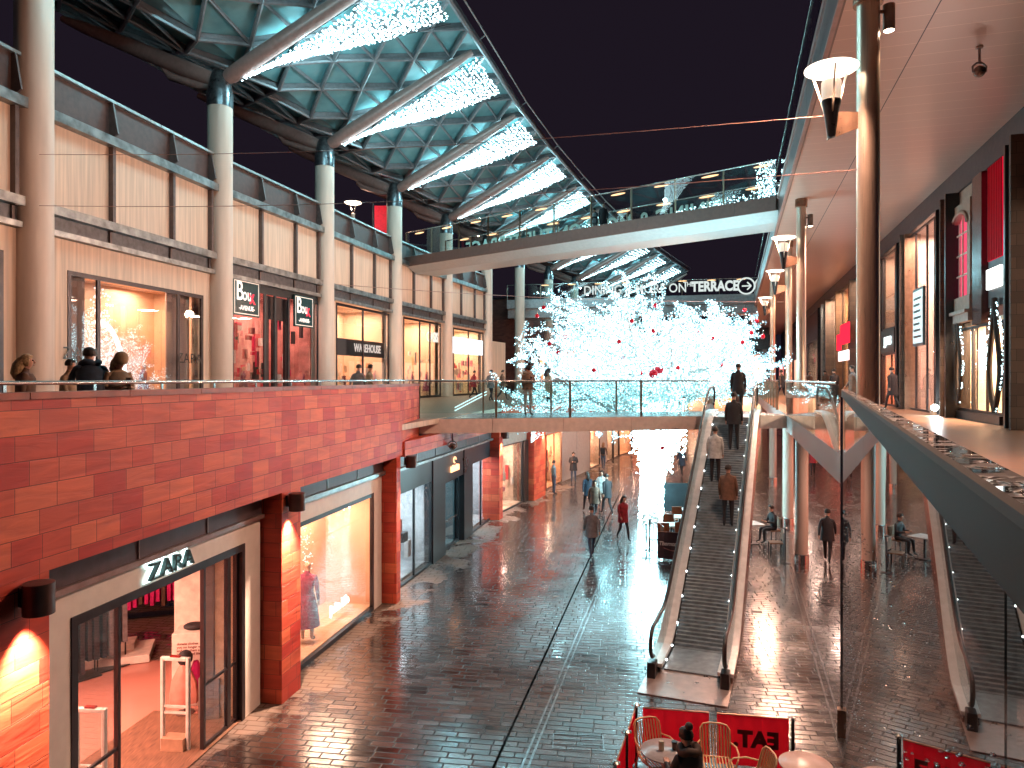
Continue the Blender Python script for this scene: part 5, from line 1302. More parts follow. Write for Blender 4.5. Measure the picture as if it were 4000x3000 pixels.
# far closing building with neon-framed shops
far = thing('far_building', 'grey far building with neon framed shops closing the street behind the tree', 'building', at(2500, 1480, 92))
A, B = (6.5, 84.0), (31, 98.0); l = seglen(A, B)
A, B = (7.6, 88.0), (33, 92.0); l = seglen(A, B)
b = MB(); b.obox(A, B, 0, l, -6, 0, 9.8, 12.6); b.build('upper_wall', P('blue_grey_cladding', (.16, .19, .20), .4), far)
b = MB(); b.obox(A, B, 0, l, -6, -5, 0, 9.8); b.obox(A, B, 0, l, -6, .3, 4.2, DECK); b.build('floor_and_back_wall', P('dull_grey_wall', (.14, .13, .13), .5), far)
for k in range(7):
    s0 = .3 + k * (l - .6) / 7; s1_ = s0 + (l - .6) / 7 - .7
    mt = [M_DISP[2], MATS['crimson_interior'], MATS['cool_grey_wall'], MATS['crimson_interior'], M_DISP[1], MATS['crimson_interior'], M_DISP[2]][k]
    window(A, B, s0, s1_, -.02, DECK, 9.2, far, mullions=((s0 + s1_) / 2,)); room(A, B, s0, s1_, -.1, DECK + .01, 9.2, 2, mt, 420, (1, .6, .5), far); clutter(A, B, s0 + .3, s1_ - .5, -1.8, -.5, 5, 8.6, 12, M_DISP, far)
    if k == 1:
        m_ = MB(); m_.tube([wpt(A, B, s0 + .2, .1, DECK), wpt(A, B, s0 + .2, .1, 8.6), wpt(A, B, s1_ - .2, .1, 8.6), wpt(A, B, s1_ - .2, .1, DECK)], .09, 6); m_.build('neon_frame', E('pink_neon', (1, .12, .30), 5), far)
    b = MB(); b.obox(A, B, s1_, s1_ + .7, -.6, .05, DECK, 9.8); b.build('pier', MATS['pale_grey_pier'], far)
    s0_, s1__ = s0, s1_
    window(A, B, s0_, s1__, -.02, 0, 3.9, far); room(A, B, s0_, s1__, -.1, 0.01, 3.9, 2, [M_DISP[1], M_DISP[2]][k % 2], 300, (1, .65, .45), far)
    b = MB(); b.obox(A, B, s1_, s1_ + .7, -.6, .05, 0, 4.2); b.build('pier', MATS['pale_grey_pier'], far)
# far upper walkway between
slab('far_walkway', [(1, 66), (27, 66), (33, 92), (7.2, 88)], DECK - .01, .45, M_TILE, 'far cross walkway behind the lit tree', side=M_SOFFITPAINT)
fb = thing('walkway_balustrade', 'far glass balustrade closing the view behind the lit tree', 'balustrade', (13, 66, DECK))
glass_run(fb, (2.4, 65.8), (24, 65.8), 0, DECK, 5.9, 3.2)

# =====================================================================
#  PEOPLE
# =====================================================================
SKIN = P('skin', (.55, .30, .21), .5, noise=.04)
def cloth(name, c, r=.75): return P('cloth_' + name, c, r, noise=.22, nscale=9, bump=.25)
C_BLACK = cloth('black', (.018, .016, .02)); C_NAVY = cloth('navy', (.02, .035, .06)); C_BLUE = cloth('slate_blue', (.10, .20, .26)); C_JEAN = cloth('denim', (.05, .08, .13))
C_RED = cloth('dark_red', (.30, .02, .03)); C_BROWN = cloth('brown', (.13, .07, .045)); C_TAN = cloth('tan', (.30, .20, .12)); C_GREY = cloth('grey', (.16, .16, .17)); C_PALE = cloth('pale_grey', (.45, .48, .48))
HAIR_D = P('dark_hair', (.02, .013, .01), .6, noise=.4, nscale=40, bump=.3); HAIR_B = P('blond_hair', (.45, .30, .15), .6, noise=.3, nscale=40, bump=.3)
SHOE = P('dark_shoe', (.02, .018, .018), .4)
def body_mesh(J, H, top, legs, shoe=None, fingers=False, sleeves=None, bare=0):
    """one continuous skinned surface grown from a jointed skeleton; J maps joint names to points (metres, figure 1.75 tall)"""
    sc = H / 1.75
    V, Ed, Rr, G = [], [], [], []
    idx = {}
    def add(nm, p, r, par=None, g='top'):
        idx[nm] = len(V); V.append(Vector(p) * sc); Rr.append((r[0] * sc, r[1] * sc) if isinstance(r, tuple) else (r * sc, r * sc)); G.append(g)
        if par is not None: Ed.append((idx[par], idx[nm]))
    j = J
    add('pel', j['pel'], (.15, .11), None, 'legs')
    add('wst', Vector(j['pel']).lerp(Vector(j['chest']), .45), (.135, .105), 'pel', 'top')
    add('chest', j['chest'], (.165, .115), 'wst'); add('nb', j['neckb'], (.075, .07), 'chest'); add('nk', Vector(j['neckb']).lerp(Vector(j['head']), .42), .052, 'nb', 'skin')
    hd = Vector(j['head']); up = (hd - Vector(j['neckb'])).normalized(); fw = Vector(j.get('face', (0, 1, 0)))
    add('jaw', hd - up * .045 + fw * .018, (.066, .072), 'nk', 'skin'); add('hd', hd + up * .03, (.078, .092), 'jaw', 'skin'); add('tp', hd + up * .095 - fw * .008, (.058, .07), 'hd', 'skin')
    for s, sg in (('l', -1), ('r', 1)):
        add('sh' + s, j['sh' + s], .068, 'chest'); add('el' + s, j['el' + s], .048, 'sh' + s); add('wr' + s, j['wr' + s], .034, 'el' + s, 'top')
        w = Vector(j['wr' + s]); hdv = Vector(j['hn' + s]) - w; add('hn' + s, w + hdv * .55, (.040, .022), 'wr' + s, 'skin')
        d = hdv.normalized(); sd = d.cross(Vector((0, 0, 1)));
        if sd.length < .2: sd = d.cross(Vector((0, 1, 0)))
        sd.normalize(); bend = Vector(j.get('curl' + s, (0, .3, -.3)))
        if fingers:
            for k in range(4):
                o = (k - 1.5) * .021; b = w + hdv * .75 + sd * o; ln = (.066, .076, .072, .056)[k]
                add(f'f{s}{k}a', b, .0095, 'hn' + s, 'skin'); add(f'f{s}{k}b', b + d * ln * .5 + bend * .012, .0088, f'f{s}{k}a', 'skin'); add(f'f{s}{k}c', b + d * ln * .85 + bend * .045, .0075, f'f{s}{k}b', 'skin')
            add('t' + s, w + hdv * .45 + sd * sg * -.045, .010, 'hn' + s, 'skin'); add('t2' + s, w + hdv * .8 + sd * sg * -.052 + bend * .02, .0085, 't' + s, 'skin')
        else: add('ft' + s, w + hdv * 1.1 + bend * .03, (.032, .015), 'hn' + s, 'skin')
        add('hp' + s, j['hp' + s], .095, 'pel', 'legs'); add('kn' + s, j['kn' + s], .062, 'hp' + s, 'legs'); 
        k_, a_ = Vector(j['kn' + s]), Vector(j['an' + s]); add('cf' + s, k_.lerp(a_, .3), .056, 'kn' + s, 'legs'); add('an' + s, a_, .038, 'cf' + s, 'legs')
        add('to' + s, j['to' + s], (.042, .026), 'an' + s, 'shoe')
    me = bpy.data.meshes.new('body'); me.from_pydata([tuple(v) for v in V], Ed, [])
    o = bpy.data.objects.new('tmp', me); COL.objects.link(o)
    sk = o.modifiers.new('skin', 'SKIN'); sk.use_smooth_shade = True
    for k, sv in enumerate(me.skin_vertices[0].data): sv.radius = Rr[k]; sv.use_root = (k == 0)
    sb = o.modifiers.new('sub', 'SUBSURF'); sb.levels = sb.render_levels = 1 if not fingers else 2
    dg = bpy.context.evaluated_depsgraph_get(); m2 = bpy.data.meshes.new_from_object(o.evaluated_get(dg)); bpy.data.objects.remove(o); bpy.data.meshes.remove(me)
    mats = {'top': 0, 'legs': 1, 'skin': 2, 'shoe': 3}
    m2.materials.clear()
    for m_ in (top, legs, SKIN, shoe or SHOE): m2.materials.append(m_)
    segs = [(V[a], V[b], G[b], (Rr[a][0] + Rr[b][0]) / 2) for a, b in Ed]
    for p in m2.polygons:
        c = p.center; best = None
        for a, b, g, r in segs:
            ab = b - a; t = max(0, min(1, (c - a).dot(ab) / max(1e-9, ab.length_squared))); dd = (c - (a + ab * t)).length - r * .5
            if best is None or dd < best[0]: best = (dd, g)
        p.material_index = mats[best[1]]; p.use_smooth = True
    m2.name = 'body'; return m2
def pose(kind, rnd=None):
    r = rnd or random
    J = dict(pel=(0, 0, .95), chest=(0, 0, 1.30), neckb=(0, -.01, 1.47), head=(0, .02, 1.62), face=(0, 1, 0),
             shl=(-.18, 0, 1.40), shr=(.18, 0, 1.40), ell=(-.23, -.03, 1.13), elr=(.23, -.03, 1.13), wrl=(-.23, .05, .90), wrr=(.23, .05, .90), hnl=(-.23, .08, .79), hnr=(.23, .08, .79),
             hpl=(-.09, 0, .90), hpr=(.09, 0, .90), knl=(-.10, .02, .49), knr=(.10, .02, .49), anl=(-.10, 0, .08), anr=(.10, 0, .08), tol=(-.12, .15, .03), tor=(.12, .15, .03))
    if kind == 'walk':
        J.update(knl=(-.09, .20, .52), anl=(-.09, .30, .10), tol=(-.10, .44, .06), knr=(.09, -.05, .48), anr=(.09, -.32, .15), tor=(.10, -.22, .04), ell=(-.23, -.10, 1.14), wrl=(-.24, -.12, .90), hnl=(-.24, -.12, .80), elr=(.23, .06, 1.14), wrr=(.22, .22, .95), hnr=(.21, .29, .88), chest=(0, .03, 1.30), head=(0, .07, 1.62), neckb=(0, .03, 1.47))
    if kind == 'walk2':
        J.update(knr=(.09, .20, .52), anr=(.09, .30, .10), tor=(.10, .44, .06), knl=(-.09, -.05, .48), anl=(-.09, -.32, .15), tol=(-.10, -.22, .04), elr=(.23, -.10, 1.14), wrr=(.24, -.12, .90), hnr=(.24, -.12, .80), ell=(-.23, .06, 1.14), wrl=(-.22, .22, .95), hnl=(-.21, .29, .88), chest=(0, .03, 1.30), head=(0, .07, 1.62), neckb=(0, .03, 1.47))
    if kind == 'phone':
        J.update(ell=(-.24, .02, 1.14), elr=(.24, .02, 1.14), wrl=(-.08, .25, 1.17), wrr=(.08, .25, 1.17), hnl=(-.02, .31, 1.22), hnr=(.03, .31, 1.22), head=(0, .06, 1.60), face=(0, .92, -.38), curll=(.5, .5, .5), curlr=(-.5, .5, .5))
    if kind == 'lean':
        J.update(pel=(0, -.18, .93), chest=(0, .05, 1.25), neckb=(0, .14, 1.40), head=(0, .22, 1.53), shl=(-.18, .08, 1.35), shr=(.18, .08, 1.35), ell=(-.26, .22, 1.12), elr=(.26, .22, 1.12), wrl=(-.08, .38, 1.12), wrr=(.08, .38, 1.12), hnl=(0, .42, 1.12), hnr=(.02, .40, 1.14), hpl=(-.09, -.18, .88), hpr=(.09, -.18, .88), knl=(-.10, -.08, .48), knr=(.10, -.14, .48), anl=(-.10, -.12, .08), anr=(.10, -.2, .08), tol=(-.11, .02, .03), tor=(.12, -.06, .03))
    if kind == 'sit':
        J.update(pel=(0, 0, .52), chest=(0, .03, .88), neckb=(0, .05, 1.05), head=(0, .10, 1.20), shl=(-.18, .04, .98), shr=(.18, .04, .98), ell=(-.25, .10, .74), elr=(.25, .10, .74), wrl=(-.14, .34, .76), wrr=(.14, .34, .76), hnl=(-.08, .42, .78), hnr=(.08, .42, .78),
                 hpl=(-.09, .02, .50), hpr=(.09, .02, .50), knl=(-.11, .44, .50), knr=(.11, .44, .50), anl=(-.11, .42, .08), anr=(.11, .48, .08), tol=(-.12, .56, .03), tor=(.12, .62, .03))
    if kind == 'sitear':
        J = pose('sit'); J.update(elr=(.30, .22, .88), wrr=(.16, .22, 1.10), hnr=(.10, .18, 1.18), curlr=(-.8, -.2, .5))
    return J
def person(label, pos, face, kind='walk', top=None, legs=None, hair=HAIR_D, H=1.75, coat=None, hat=None, bag=None, group=None, fingers=False, longhair=False, phone=False, hood=None):
    """face: heading in degrees, 0 = away from the camera (+y), 90 = left in the picture"""
    J = pose(kind); sc = H / 1.75; top = top or C_BLACK; legs = legs or C_JEAN
    g = thing('person', label, 'person', pos, R(face), group)
    me = body_mesh(J, H, top, legs, fingers=fingers)
    b = bpy.data.objects.new('body', me); COL.objects.link(b); b.parent = g
    hd = Vector(J['head']) * sc; fw = Vector(J['face']).normalized(); up = (Vector(J['head']) - Vector(J['neckb'])).normalized()
    # hair cap: shell over the back and top of the head
    m_ = MB(); n1, n2 = 16, 10; c = hd + up * .045 * sc - fw * .012
    sd = fw.cross(up).normalized(); u2 = sd.cross(fw).normalized()
    for i in range(n2 + 1):
        th = math.pi * i / n2
        for k in range(n1):
            ph = 2 * math.pi * k / n1; d_ = u2 * math.cos(th) + (fw * math.cos(ph) + sd * math.sin(ph)) * math.sin(th)
            frontness = d_.dot(fw); low = d_.dot(u2)
            r_ = .108 if (frontness < .45 or low > .55) else .07
            if low < -.45 and not longhair: r_ = .06
            if longhair and low < 0 and frontness < .3: r_ = .12
            m_.v.append(tuple(c + d_ * r_ * sc * (1 if abs(d_.dot(sd)) < .8 else .9)))
    for i in range(n2):
        for k in range(n1): m_.f.append((i * n1 + k, (i + 1) * n1 + k, (i + 1) * n1 + (k + 1) % n1, i * n1 + (k + 1) % n1)); m_.mi.append(0); m_.uv.append([(0, 0)] * 4)
    child(m_, 'hair', hair, g, smooth=True)
    if longhair:
        m_ = MB(); m_.tube([c - fw * .04, c - fw * .085 - up * .10, c - fw * .095 - up * .22, c - fw * .08 - up * .30], [.09 * sc, .10 * sc, .085 * sc, .03], 10); child(m_, 'long_hair', hair, g, smooth=True)
    # face
    if fingers:
        m_ = MB()
        nb = hd + fw * .088 * sc; m_.tube([nb + u2 * .045, nb + u2 * .0 + fw * .022, nb - u2 * .012 + fw * .006], [.008, .014, .010], 8); child(m_, 'nose', SKIN, g, smooth=True)
        for sg in (-1, 1):
            m_ = MB(); m_.sphere(tuple(hd + fw * .082 * sc + u2 * .035 + sd * .031 * sg), .012, 6); child(m_, 'eye', P('eye_dark', (.03, .02, .02), .2), g, smooth=True)
            m_ = MB(); m_.sphere(tuple(hd + sd * .083 * sg * sc + u2 * .02), .022, 6, sx=.5); child(m_, 'ear', SKIN, g, smooth=True)
        m_ = MB(); m_.tube([hd + fw * .088 - u2 * .042 - sd * .022, hd + fw * .094 - u2 * .043, hd + fw * .088 - u2 * .042 + sd * .022], .006, 6); child(m_, 'mouth', P('lips', (.40, .10, .09), .5), g, smooth=True)
    if hat:
        m_ = MB(); 
        m_.lathe([(.098, .0), (.112, .02), (.112, .06), (.106, .10), (.085, .15), (.045, .178), (.0, .185)], (0, 0, 0), 16)
        if hat[1]: m_.sphere((0, 0, .215), .045, 8)
        o = child(m_, 'hat', hat[0], g, smooth=True); o.location = hd + up * .015
        o.rotation_euler = up.to_track_quat('Z', 'Y').to_euler()
    if coat:   # open-bottomed coat hanging from chest to thigh
        m_ = MB(); ch, pv = Vector(J['chest']) * sc, Vector(J['pel']) * sc; low = pv.z - coat[1]
        rings = [(ch + Vector((0, 0, .13)), .13, .10), (ch + Vector((0, 0, .05)), .205, .145), (ch.lerp(pv, .5), .185, .145), (pv, .20, .165), (Vector((pv.x, pv.y, low)), .225, .19)]
        n1 = 20
        for c_, a_, b_ in rings:
            for k in range(n1):
                ph = 2 * math.pi * k / n1; w = 1 + .035 * math.sin(ph * 5 + c_.z * 9); m_.v.append((c_.x + a_ * w * math.cos(ph) * sc, c_.y + b_ * w * math.sin(ph) * sc, c_.z))
        for i in range(len(rings) - 1):
            for k in range(n1): m_.f.append(((i + 1) * n1 + k, (i + 1) * n1 + (k + 1) % n1, i * n1 + (k + 1) % n1, i * n1 + k)); m_.mi.append(0); m_.uv.append([(0, 0)] * 4)
        child(m_, 'coat', coat[0], g, smooth=True)
    if hood:
        m_ = MB(); c_ = Vector(J['neckb']) * sc; m_.tube([c_ + Vector((.12 * math.cos(a), .10 * math.sin(a) - .02, .02 + .02 * math.cos(a * 3))) for a in [6.283 * k / 14 for k in range(15)]], .055, 10); child(m_, 'fur_hood', hood, g, smooth=True)
    if bag:
        m_ = MB(); ch = Vector(J['chest']) * sc; m_.box((ch.x, ch.y - .20, ch.z - .07), (.30, .15, .42)); o = child(m_, 'backpack', bag, g, bevel=.05)
    if phone:
        m_ = MB(); h_ = (Vector(J['hnl']) + Vector(J['hnr'])) * .5 * sc; m_.box((h_.x, h_.y + .035, h_.z + .04), (.075, .012, .15)); child(m_, 'phone', P('phone_black', (.02, .02, .02), .2), g)
    return g
G_ST, G_UP, G_ES = 'people walking in the wet street', 'people on the raised walkways', 'people riding the escalator'
def onp(x, y, z=0): return onz(x, y, z)
def upt(x, d, z=DECK): return Vector(((x - 2000) / FPX * d, d, z))
# near people behind the red parapet
person('man seen from behind in a thick dark padded coat at the parapet', upt(355, 11.7), 35, 'lean', C_NAVY, C_BLACK, coat=(C_NAVY, .12), H=1.86, group=G_UP, fingers=True, hood=C_NAVY)
person('woman in a beige knitted hat looking down at her phone', upt(462, 11.9), 235, 'phone', C_TAN, C_JEAN, hair=HAIR_B, H=1.66, hat=(cloth('beige', (.32, .22, .13)), False), coat=(cloth('khaki', (.16, .12, .08)), .2), group=G_UP, fingers=True, phone=True, longhair=True)
person('woman with curly fair hair in a brown coat at the left end of the parapet', upt(100, 11.0), -60, 'stand', C_BROWN, C_BLACK, hair=HAIR_B, H=1.62, coat=(C_BROWN, .25), longhair=True, group=G_UP, fingers=True)
person('passer-by in a mustard coat half hidden behind the man in the padded coat', upt(262, 13.0), -80, 'walk', C_TAN, C_BLACK, H=1.60, coat=(C_TAN, .25), group=G_UP)
# on the lower bridge
person('woman in a black bobble hat and fur hood leaning on the lower footbridge rail', upt(2062, 24.6), 200, 'phone', C_BROWN, C_PALE, H=1.72, hat=(C_BLACK, True), hood=cloth('fur', (.3, .22, .17)), coat=(C_BROWN, .05), bag=C_BLACK, phone=True, group=G_UP, fingers=True)
person('person in a long tan coat just right of the woman in the bobble hat', upt(2142, 29), -70, 'stand', C_TAN, C_BLACK, H=1.68, coat=(C_TAN, .3), longhair=True, group=G_UP)
person('dark haired man on the far walkway left of the lit tree', upt(2262, 32), 150, 'phone', C_BLACK, C_BLACK, H=1.62, group=G_UP)
person('woman beside the dark haired man on the far walkway left of the tree', upt(2282, 32), 200, 'stand', C_BROWN, C_BLACK, H=1.58, longhair=True, group=G_UP)
for x, d_, lb, c_ in ((1917, 40, 'person in a dark jacket by the white end wall of the upper shops', C_GREY), (1960, 41, 'blurred passer-by in brown right of the person by the white end wall', C_BROWN),
                      (1850, 44, 'person in a red scarf in front of the last lit upper shop', C_RED), (1398, 25, 'shopper in grey in front of the peach upper shop', C_GREY), (1440, 25.5, 'taller shopper in tan beside the shopper in grey at the peach shop', C_TAN)):
    person(lb, upt(x, d_), random.uniform(-90, 90), 'walk', c_, C_BLACK, coat=(c_, .2), group=G_UP)
# on the upper bridge
person('dark figure standing on the upper footbridge in front of the string lights', upt(2357, 38.2, 13.64), 180, 'stand', C_BLACK, C_BLACK, H=1.72, coat=(C_BLACK, .3), group=G_UP)
person('smaller figure with a pale scarf next to the dark one on the upper footbridge', upt(2325, 38.6, 13.64), 120, 'phone', C_BLACK, C_GREY, H=1.55, coat=(C_GREY, .1), group=G_UP)
# ground level
person('man in a slate blue jacket standing sideways by the lit window', onp(2163, 1930), -75, 'stand', C_BLUE, C_JEAN, H=1.74, group=G_ST)
person('man in a long black coat reading his phone against the grey wall', onp(2240, 1884), 180, 'phone', C_BLACK, C_JEAN, H=1.78, coat=(C_BLACK, .28), phone=True, group=G_ST)
person('person with a backpack walking away past the far left windows', onp(2356, 1836), -15, 'walk', C_BROWN, C_JEAN, H=1.80, bag=C_BLACK, longhair=True, hair=P('auburn', (.2, .09, .04), .6), group=G_ST)
person('person in a dark teal coat walking beyond the tree trunk', onp(2664, 1860), 10, 'walk2', C_NAVY, C_BLACK, H=1.8, coat=(C_NAVY, .35), group=G_ST)
wk = [((2296, 2000), 10, 'walk', C_NAVY, 'walker in navy at the left of the street group'), ((2322, 2030), -170, 'walk2', C_BROWN, 'walker in brown in the middle of the street group'),
      ((2350, 1985), 175, 'walk', C_PALE, 'walker in a pale jacket at the back of the street group'), ((2312, 2180), 5, 'walk2', C_GREY, 'walker in grey coat nearest on the wet street'),
      ((2434, 2110), 200, 'walk', C_RED, 'walker in a dark red coat on the drainage channel'), ((2372, 2010), 20, 'walk', C_BLACK, 'walker in black at the right of the street group')]
for p, f, k_, c_, lb in wk: person(lb, onp(*p), f, k_, c_, C_BLACK if c_ is not C_GREY else C_JEAN, coat=(c_, .22), H=random.uniform(1.62, 1.8), group=G_ST, longhair=random.random() < .5)
person('dark figure walking under the right walkway between column and mirror glass', onp(3232, 2200), -30, 'walk', C_BLACK, C_BLACK, coat=(C_BLACK, .2), group=G_ST)
person('person with a pink bag under the right walkway far behind the columns', onp(3175, 1862), 160, 'walk2', C_BROWN, C_BLACK, coat=(C_RED, .1), group=G_ST)
person('man in a black jacket seated at the cafe right of the escalator', onp(3022, 2118), 100, 'sit', C_BLACK, C_BLACK, H=1.8, group='people seated at cafe tables')
# escalator riders
for s, off, c_, lb in ((5.0, .3, C_BROWN, 'lowest rider on the escalator, in a brown coat on the right'), (6.6, -.2, C_PALE, 'rider in a pale jacket halfway up the escalator'), (8.0, .2, C_BLACK, 'rider in black near the top of the escalator')):
    nst = int((ERUN - 2.7) / .10); q = (s - 1.35) / (ERUN - 2.7); kk = math.floor(q * nst)
    s_ = 1.35 + (ERUN - 2.7) * (kk + .5) / nst; p = EP3(s_, off, DECK * kk / nst + .0)
    person(lb, p, -22.4, 'stand', c_, C_BLACK, coat=(c_, .15), H=random.uniform(1.6, 1.78), group=G_ES)
person('two-tone dressed person stepping off the top of the escalator', EP3(ERUN + .1, .1, DECK + .012), -20, 'stand', C_BLACK, C_BLACK, coat=(C_BLACK, .25), group=G_ES)
# right walkway
person('dark figure strolling on the right walkway just right of the close column', upt(3487, 29, DECK), 10, 'walk', C_BLACK, C_BLACK, coat=(C_BLACK, .35), H=1.72, group=G_UP)
for x, d_ in ((3335, 27), (3260, 36), (3225, 42), (3160, 44), (3055, 40)):
    person({3335: 'brown coated stroller left of the close column', 3260: 'stroller in black on the right walkway near the red sign shop', 3225: 'small far figure in grey on the right walkway', 3160: 'far figure in brown right of the second column', 3055: 'far figure with fair hair left of the second column'}[x],
           upt(x, d_), random.uniform(-30, 200), random.choice(('walk', 'walk2')), random.choice((C_BROWN, C_BLACK, C_GREY)), C_BLACK, coat=(random.choice((C_BROWN, C_BLACK)), .2), group=G_UP)

# =====================================================================
#  CAFES, SIGNS AND SHOP FURNITURE
# =====================================================================
# --- red barriers of the near cafe ----------------------------------------
def redcloth():
    m, nt, out = new_mat('red_barrier_cloth'); L = nt.links
    d1 = N(nt, 'ShaderNodeBsdfDiffuse'); d2 = N(nt, 'ShaderNodeBsdfTranslucent'); mx = N(nt, 'ShaderNodeMixShader'); mx.inputs[0].default_value = .5
    tc = N(nt, 'ShaderNodeTexCoord'); nz = N(nt, 'ShaderNodeTexNoise'); nz.inputs['Scale'].default_value = 3; L.new(tc.outputs['Object'], nz.inputs['Vector'])
    rp = N(nt, 'ShaderNodeValToRGB'); rp.color_ramp.elements[0].color = (.75, .008, .02, 1); rp.color_ramp.elements[1].color = (.98, .02, .045, 1); L.new(nz.outputs[0], rp.inputs[0])
    L.new(rp.outputs[0], d1.inputs[0]); L.new(rp.outputs[0], d2.inputs[0]); L.new(d1.outputs[0], mx.inputs[1]); L.new(d2.outputs[0], mx.inputs[2]); L.new(mx.outputs[0], out.inputs[0])
    return m
M_REDCL = redcloth()
def barrier_post(p, label, h=1.0, grp='posts of the red cafe barrier'):
    g = thing('barrier_post', label, 'barrier post', p, 0, grp)
    b = MB(); b.lathe([(.17, 0), (.17, .012), (.03, .03), (.028, .035)], (0, 0, 0), 24); child(b, 'base_plate', M_BLACK, g, smooth=True)
    b = MB(); b.lathe([(.026, .03), (.026, h - .03)], (0, 0, 0), 16); child(b, 'pole', M_BLACK, g, smooth=True)
    b = MB(); b.lathe([(.03, h - .03), (.06, h - .01), (.065, h), (.03, h + .02), (0, h + .022)], (0, 0, 0), 20)
    for a in range(4): b.box((.055 * math.cos(a * 1.571), .055 * math.sin(a * 1.571), h - .01), (.03, .03, .03))
    child(b, 'post_cap', M_STEEL, g)
    return g
def barrier_cloth(p, q, label, z0=.2, z1=.95, mat=None, txt=None, grp='red cafe barrier panels', tmat=None, tflip=False):
    p, q = Vector(p), Vector(q); t = (q - p); L_ = t.length; t.normalize(); n = Vector((t.y, -t.x, 0))
    g = thing('cafe_barrier', label, 'barrier', p, 0, grp)
    b = MB(); k = 16
    def pt(i, z): return t * (L_ * i / k) + n * (.012 * math.sin(i * 1.7) * (1 - abs(z - .5))) + Vector((0, 0, z))
    for i in range(k):
        for j in range(4):
            za, zb = z0 + (z1 - z0) * j / 4, z0 + (z1 - z0) * (j + 1) / 4
            b.face([pt(i, za), pt(i + 1, za), pt(i + 1, zb), pt(i, zb)])
    child(b, 'banner_cloth', mat or M_REDCL, g)
    b = MB(); b.tube([(0, 0, z1 + .005), tuple(t * L_ + Vector((0, 0, z1 + .005)))], .012, 8); child(b, 'top_rail', P('copper_rail', (.45, .25, .18), .3, metal=.8), g)
    if txt:
        for side in (1, -1):
            x = t * side if not tflip else t * -side; zz = x.cross(Vector((0, 0, 1)))
            if not tflip and side < 0: pass
            o = Vector(p) + t * L_ * .52 + Vector((0, 0, (z0 + z1) / 2)) + zz * .021
            M4 = Matrix(((x.x, 0, zz.x, o.x), (x.y, 0, zz.y, o.y), (0, 1, zz.z, o.z), (0, 0, 0, 1)))
            yield_side = side
            text_mesh(txt[0], txt[1], .001, 'lettering', tmat or M_BLACK, M4, g, bold=txt[2]) if txt[3] == side else None
    return g
P1, P2_, P3_ = onz(2484, 2750, 1.0), onz(3097, 2797, 1.0), onz(2447, 2856, 1.0); P4_ = onz(2402, 2978, 1.0)
for p in (P1, P2_, P3_, P4_): p.z = 0
Pm = P1.lerp(P2_, .47)
barrier_post(P1, 'black barrier post at the back left corner of the red cafe enclosure')
barrier_post(P2_, 'black barrier post at the right end of the lettered red panel')
barrier_post(P3_, 'middle black barrier post on the left side of the red enclosure')
barrier_post(P4_, 'nearest black barrier post on the left side of the red enclosure')
P5_ = P4_ + (P4_ - P3_) * 1.1; barrier_post(P5_, 'black barrier post cut by the bottom of the picture')
u = (P2_ - P1); barrier_cloth(P1 + u * .045, P1 + u * .475, 'plain red cloth panel behind the two slatted chairs')
bpn = barrier_cloth(P1 + u * .525, P1 + u * .975, 'red cloth panel with dark reversed three letter lettering seen from behind')
# lettering seen through from the back, as the photograph shows it (reversed)
t = u.normalized(); zz = Vector((-t.y, t.x, 0)); o = P1 + u * .78 + Vector((0, 0, .60)) - Vector((t.y, -t.x, 0)) * -.018
o = P1 + u * .77 + Vector((0, 0, .60)) + Vector((t.y, -t.x, 0)) * .020
M4 = Matrix(((-t.x, 0, t.y, o.x), (-t.y, 0, -t.x, o.y), (0, 1, 0, o.z), (0, 0, 0, 1)))
text_mesh('EAT.', .33, .001, 'lettering', P('dark_maroon_letter', (.20, .006, .012), .6), M4, bpn, bold=.018)
barrier_cloth(P1 + (P3_ - P1) * .08, P3_ - (P3_ - P1) * .06, 'narrow red cloth panel on the left side, farther from the viewer')
barrier_cloth(P3_ + (P4_ - P3_) * .08, P4_ - (P4_ - P3_) * .06, 'narrow red cloth panel on the left side, nearer to the viewer')
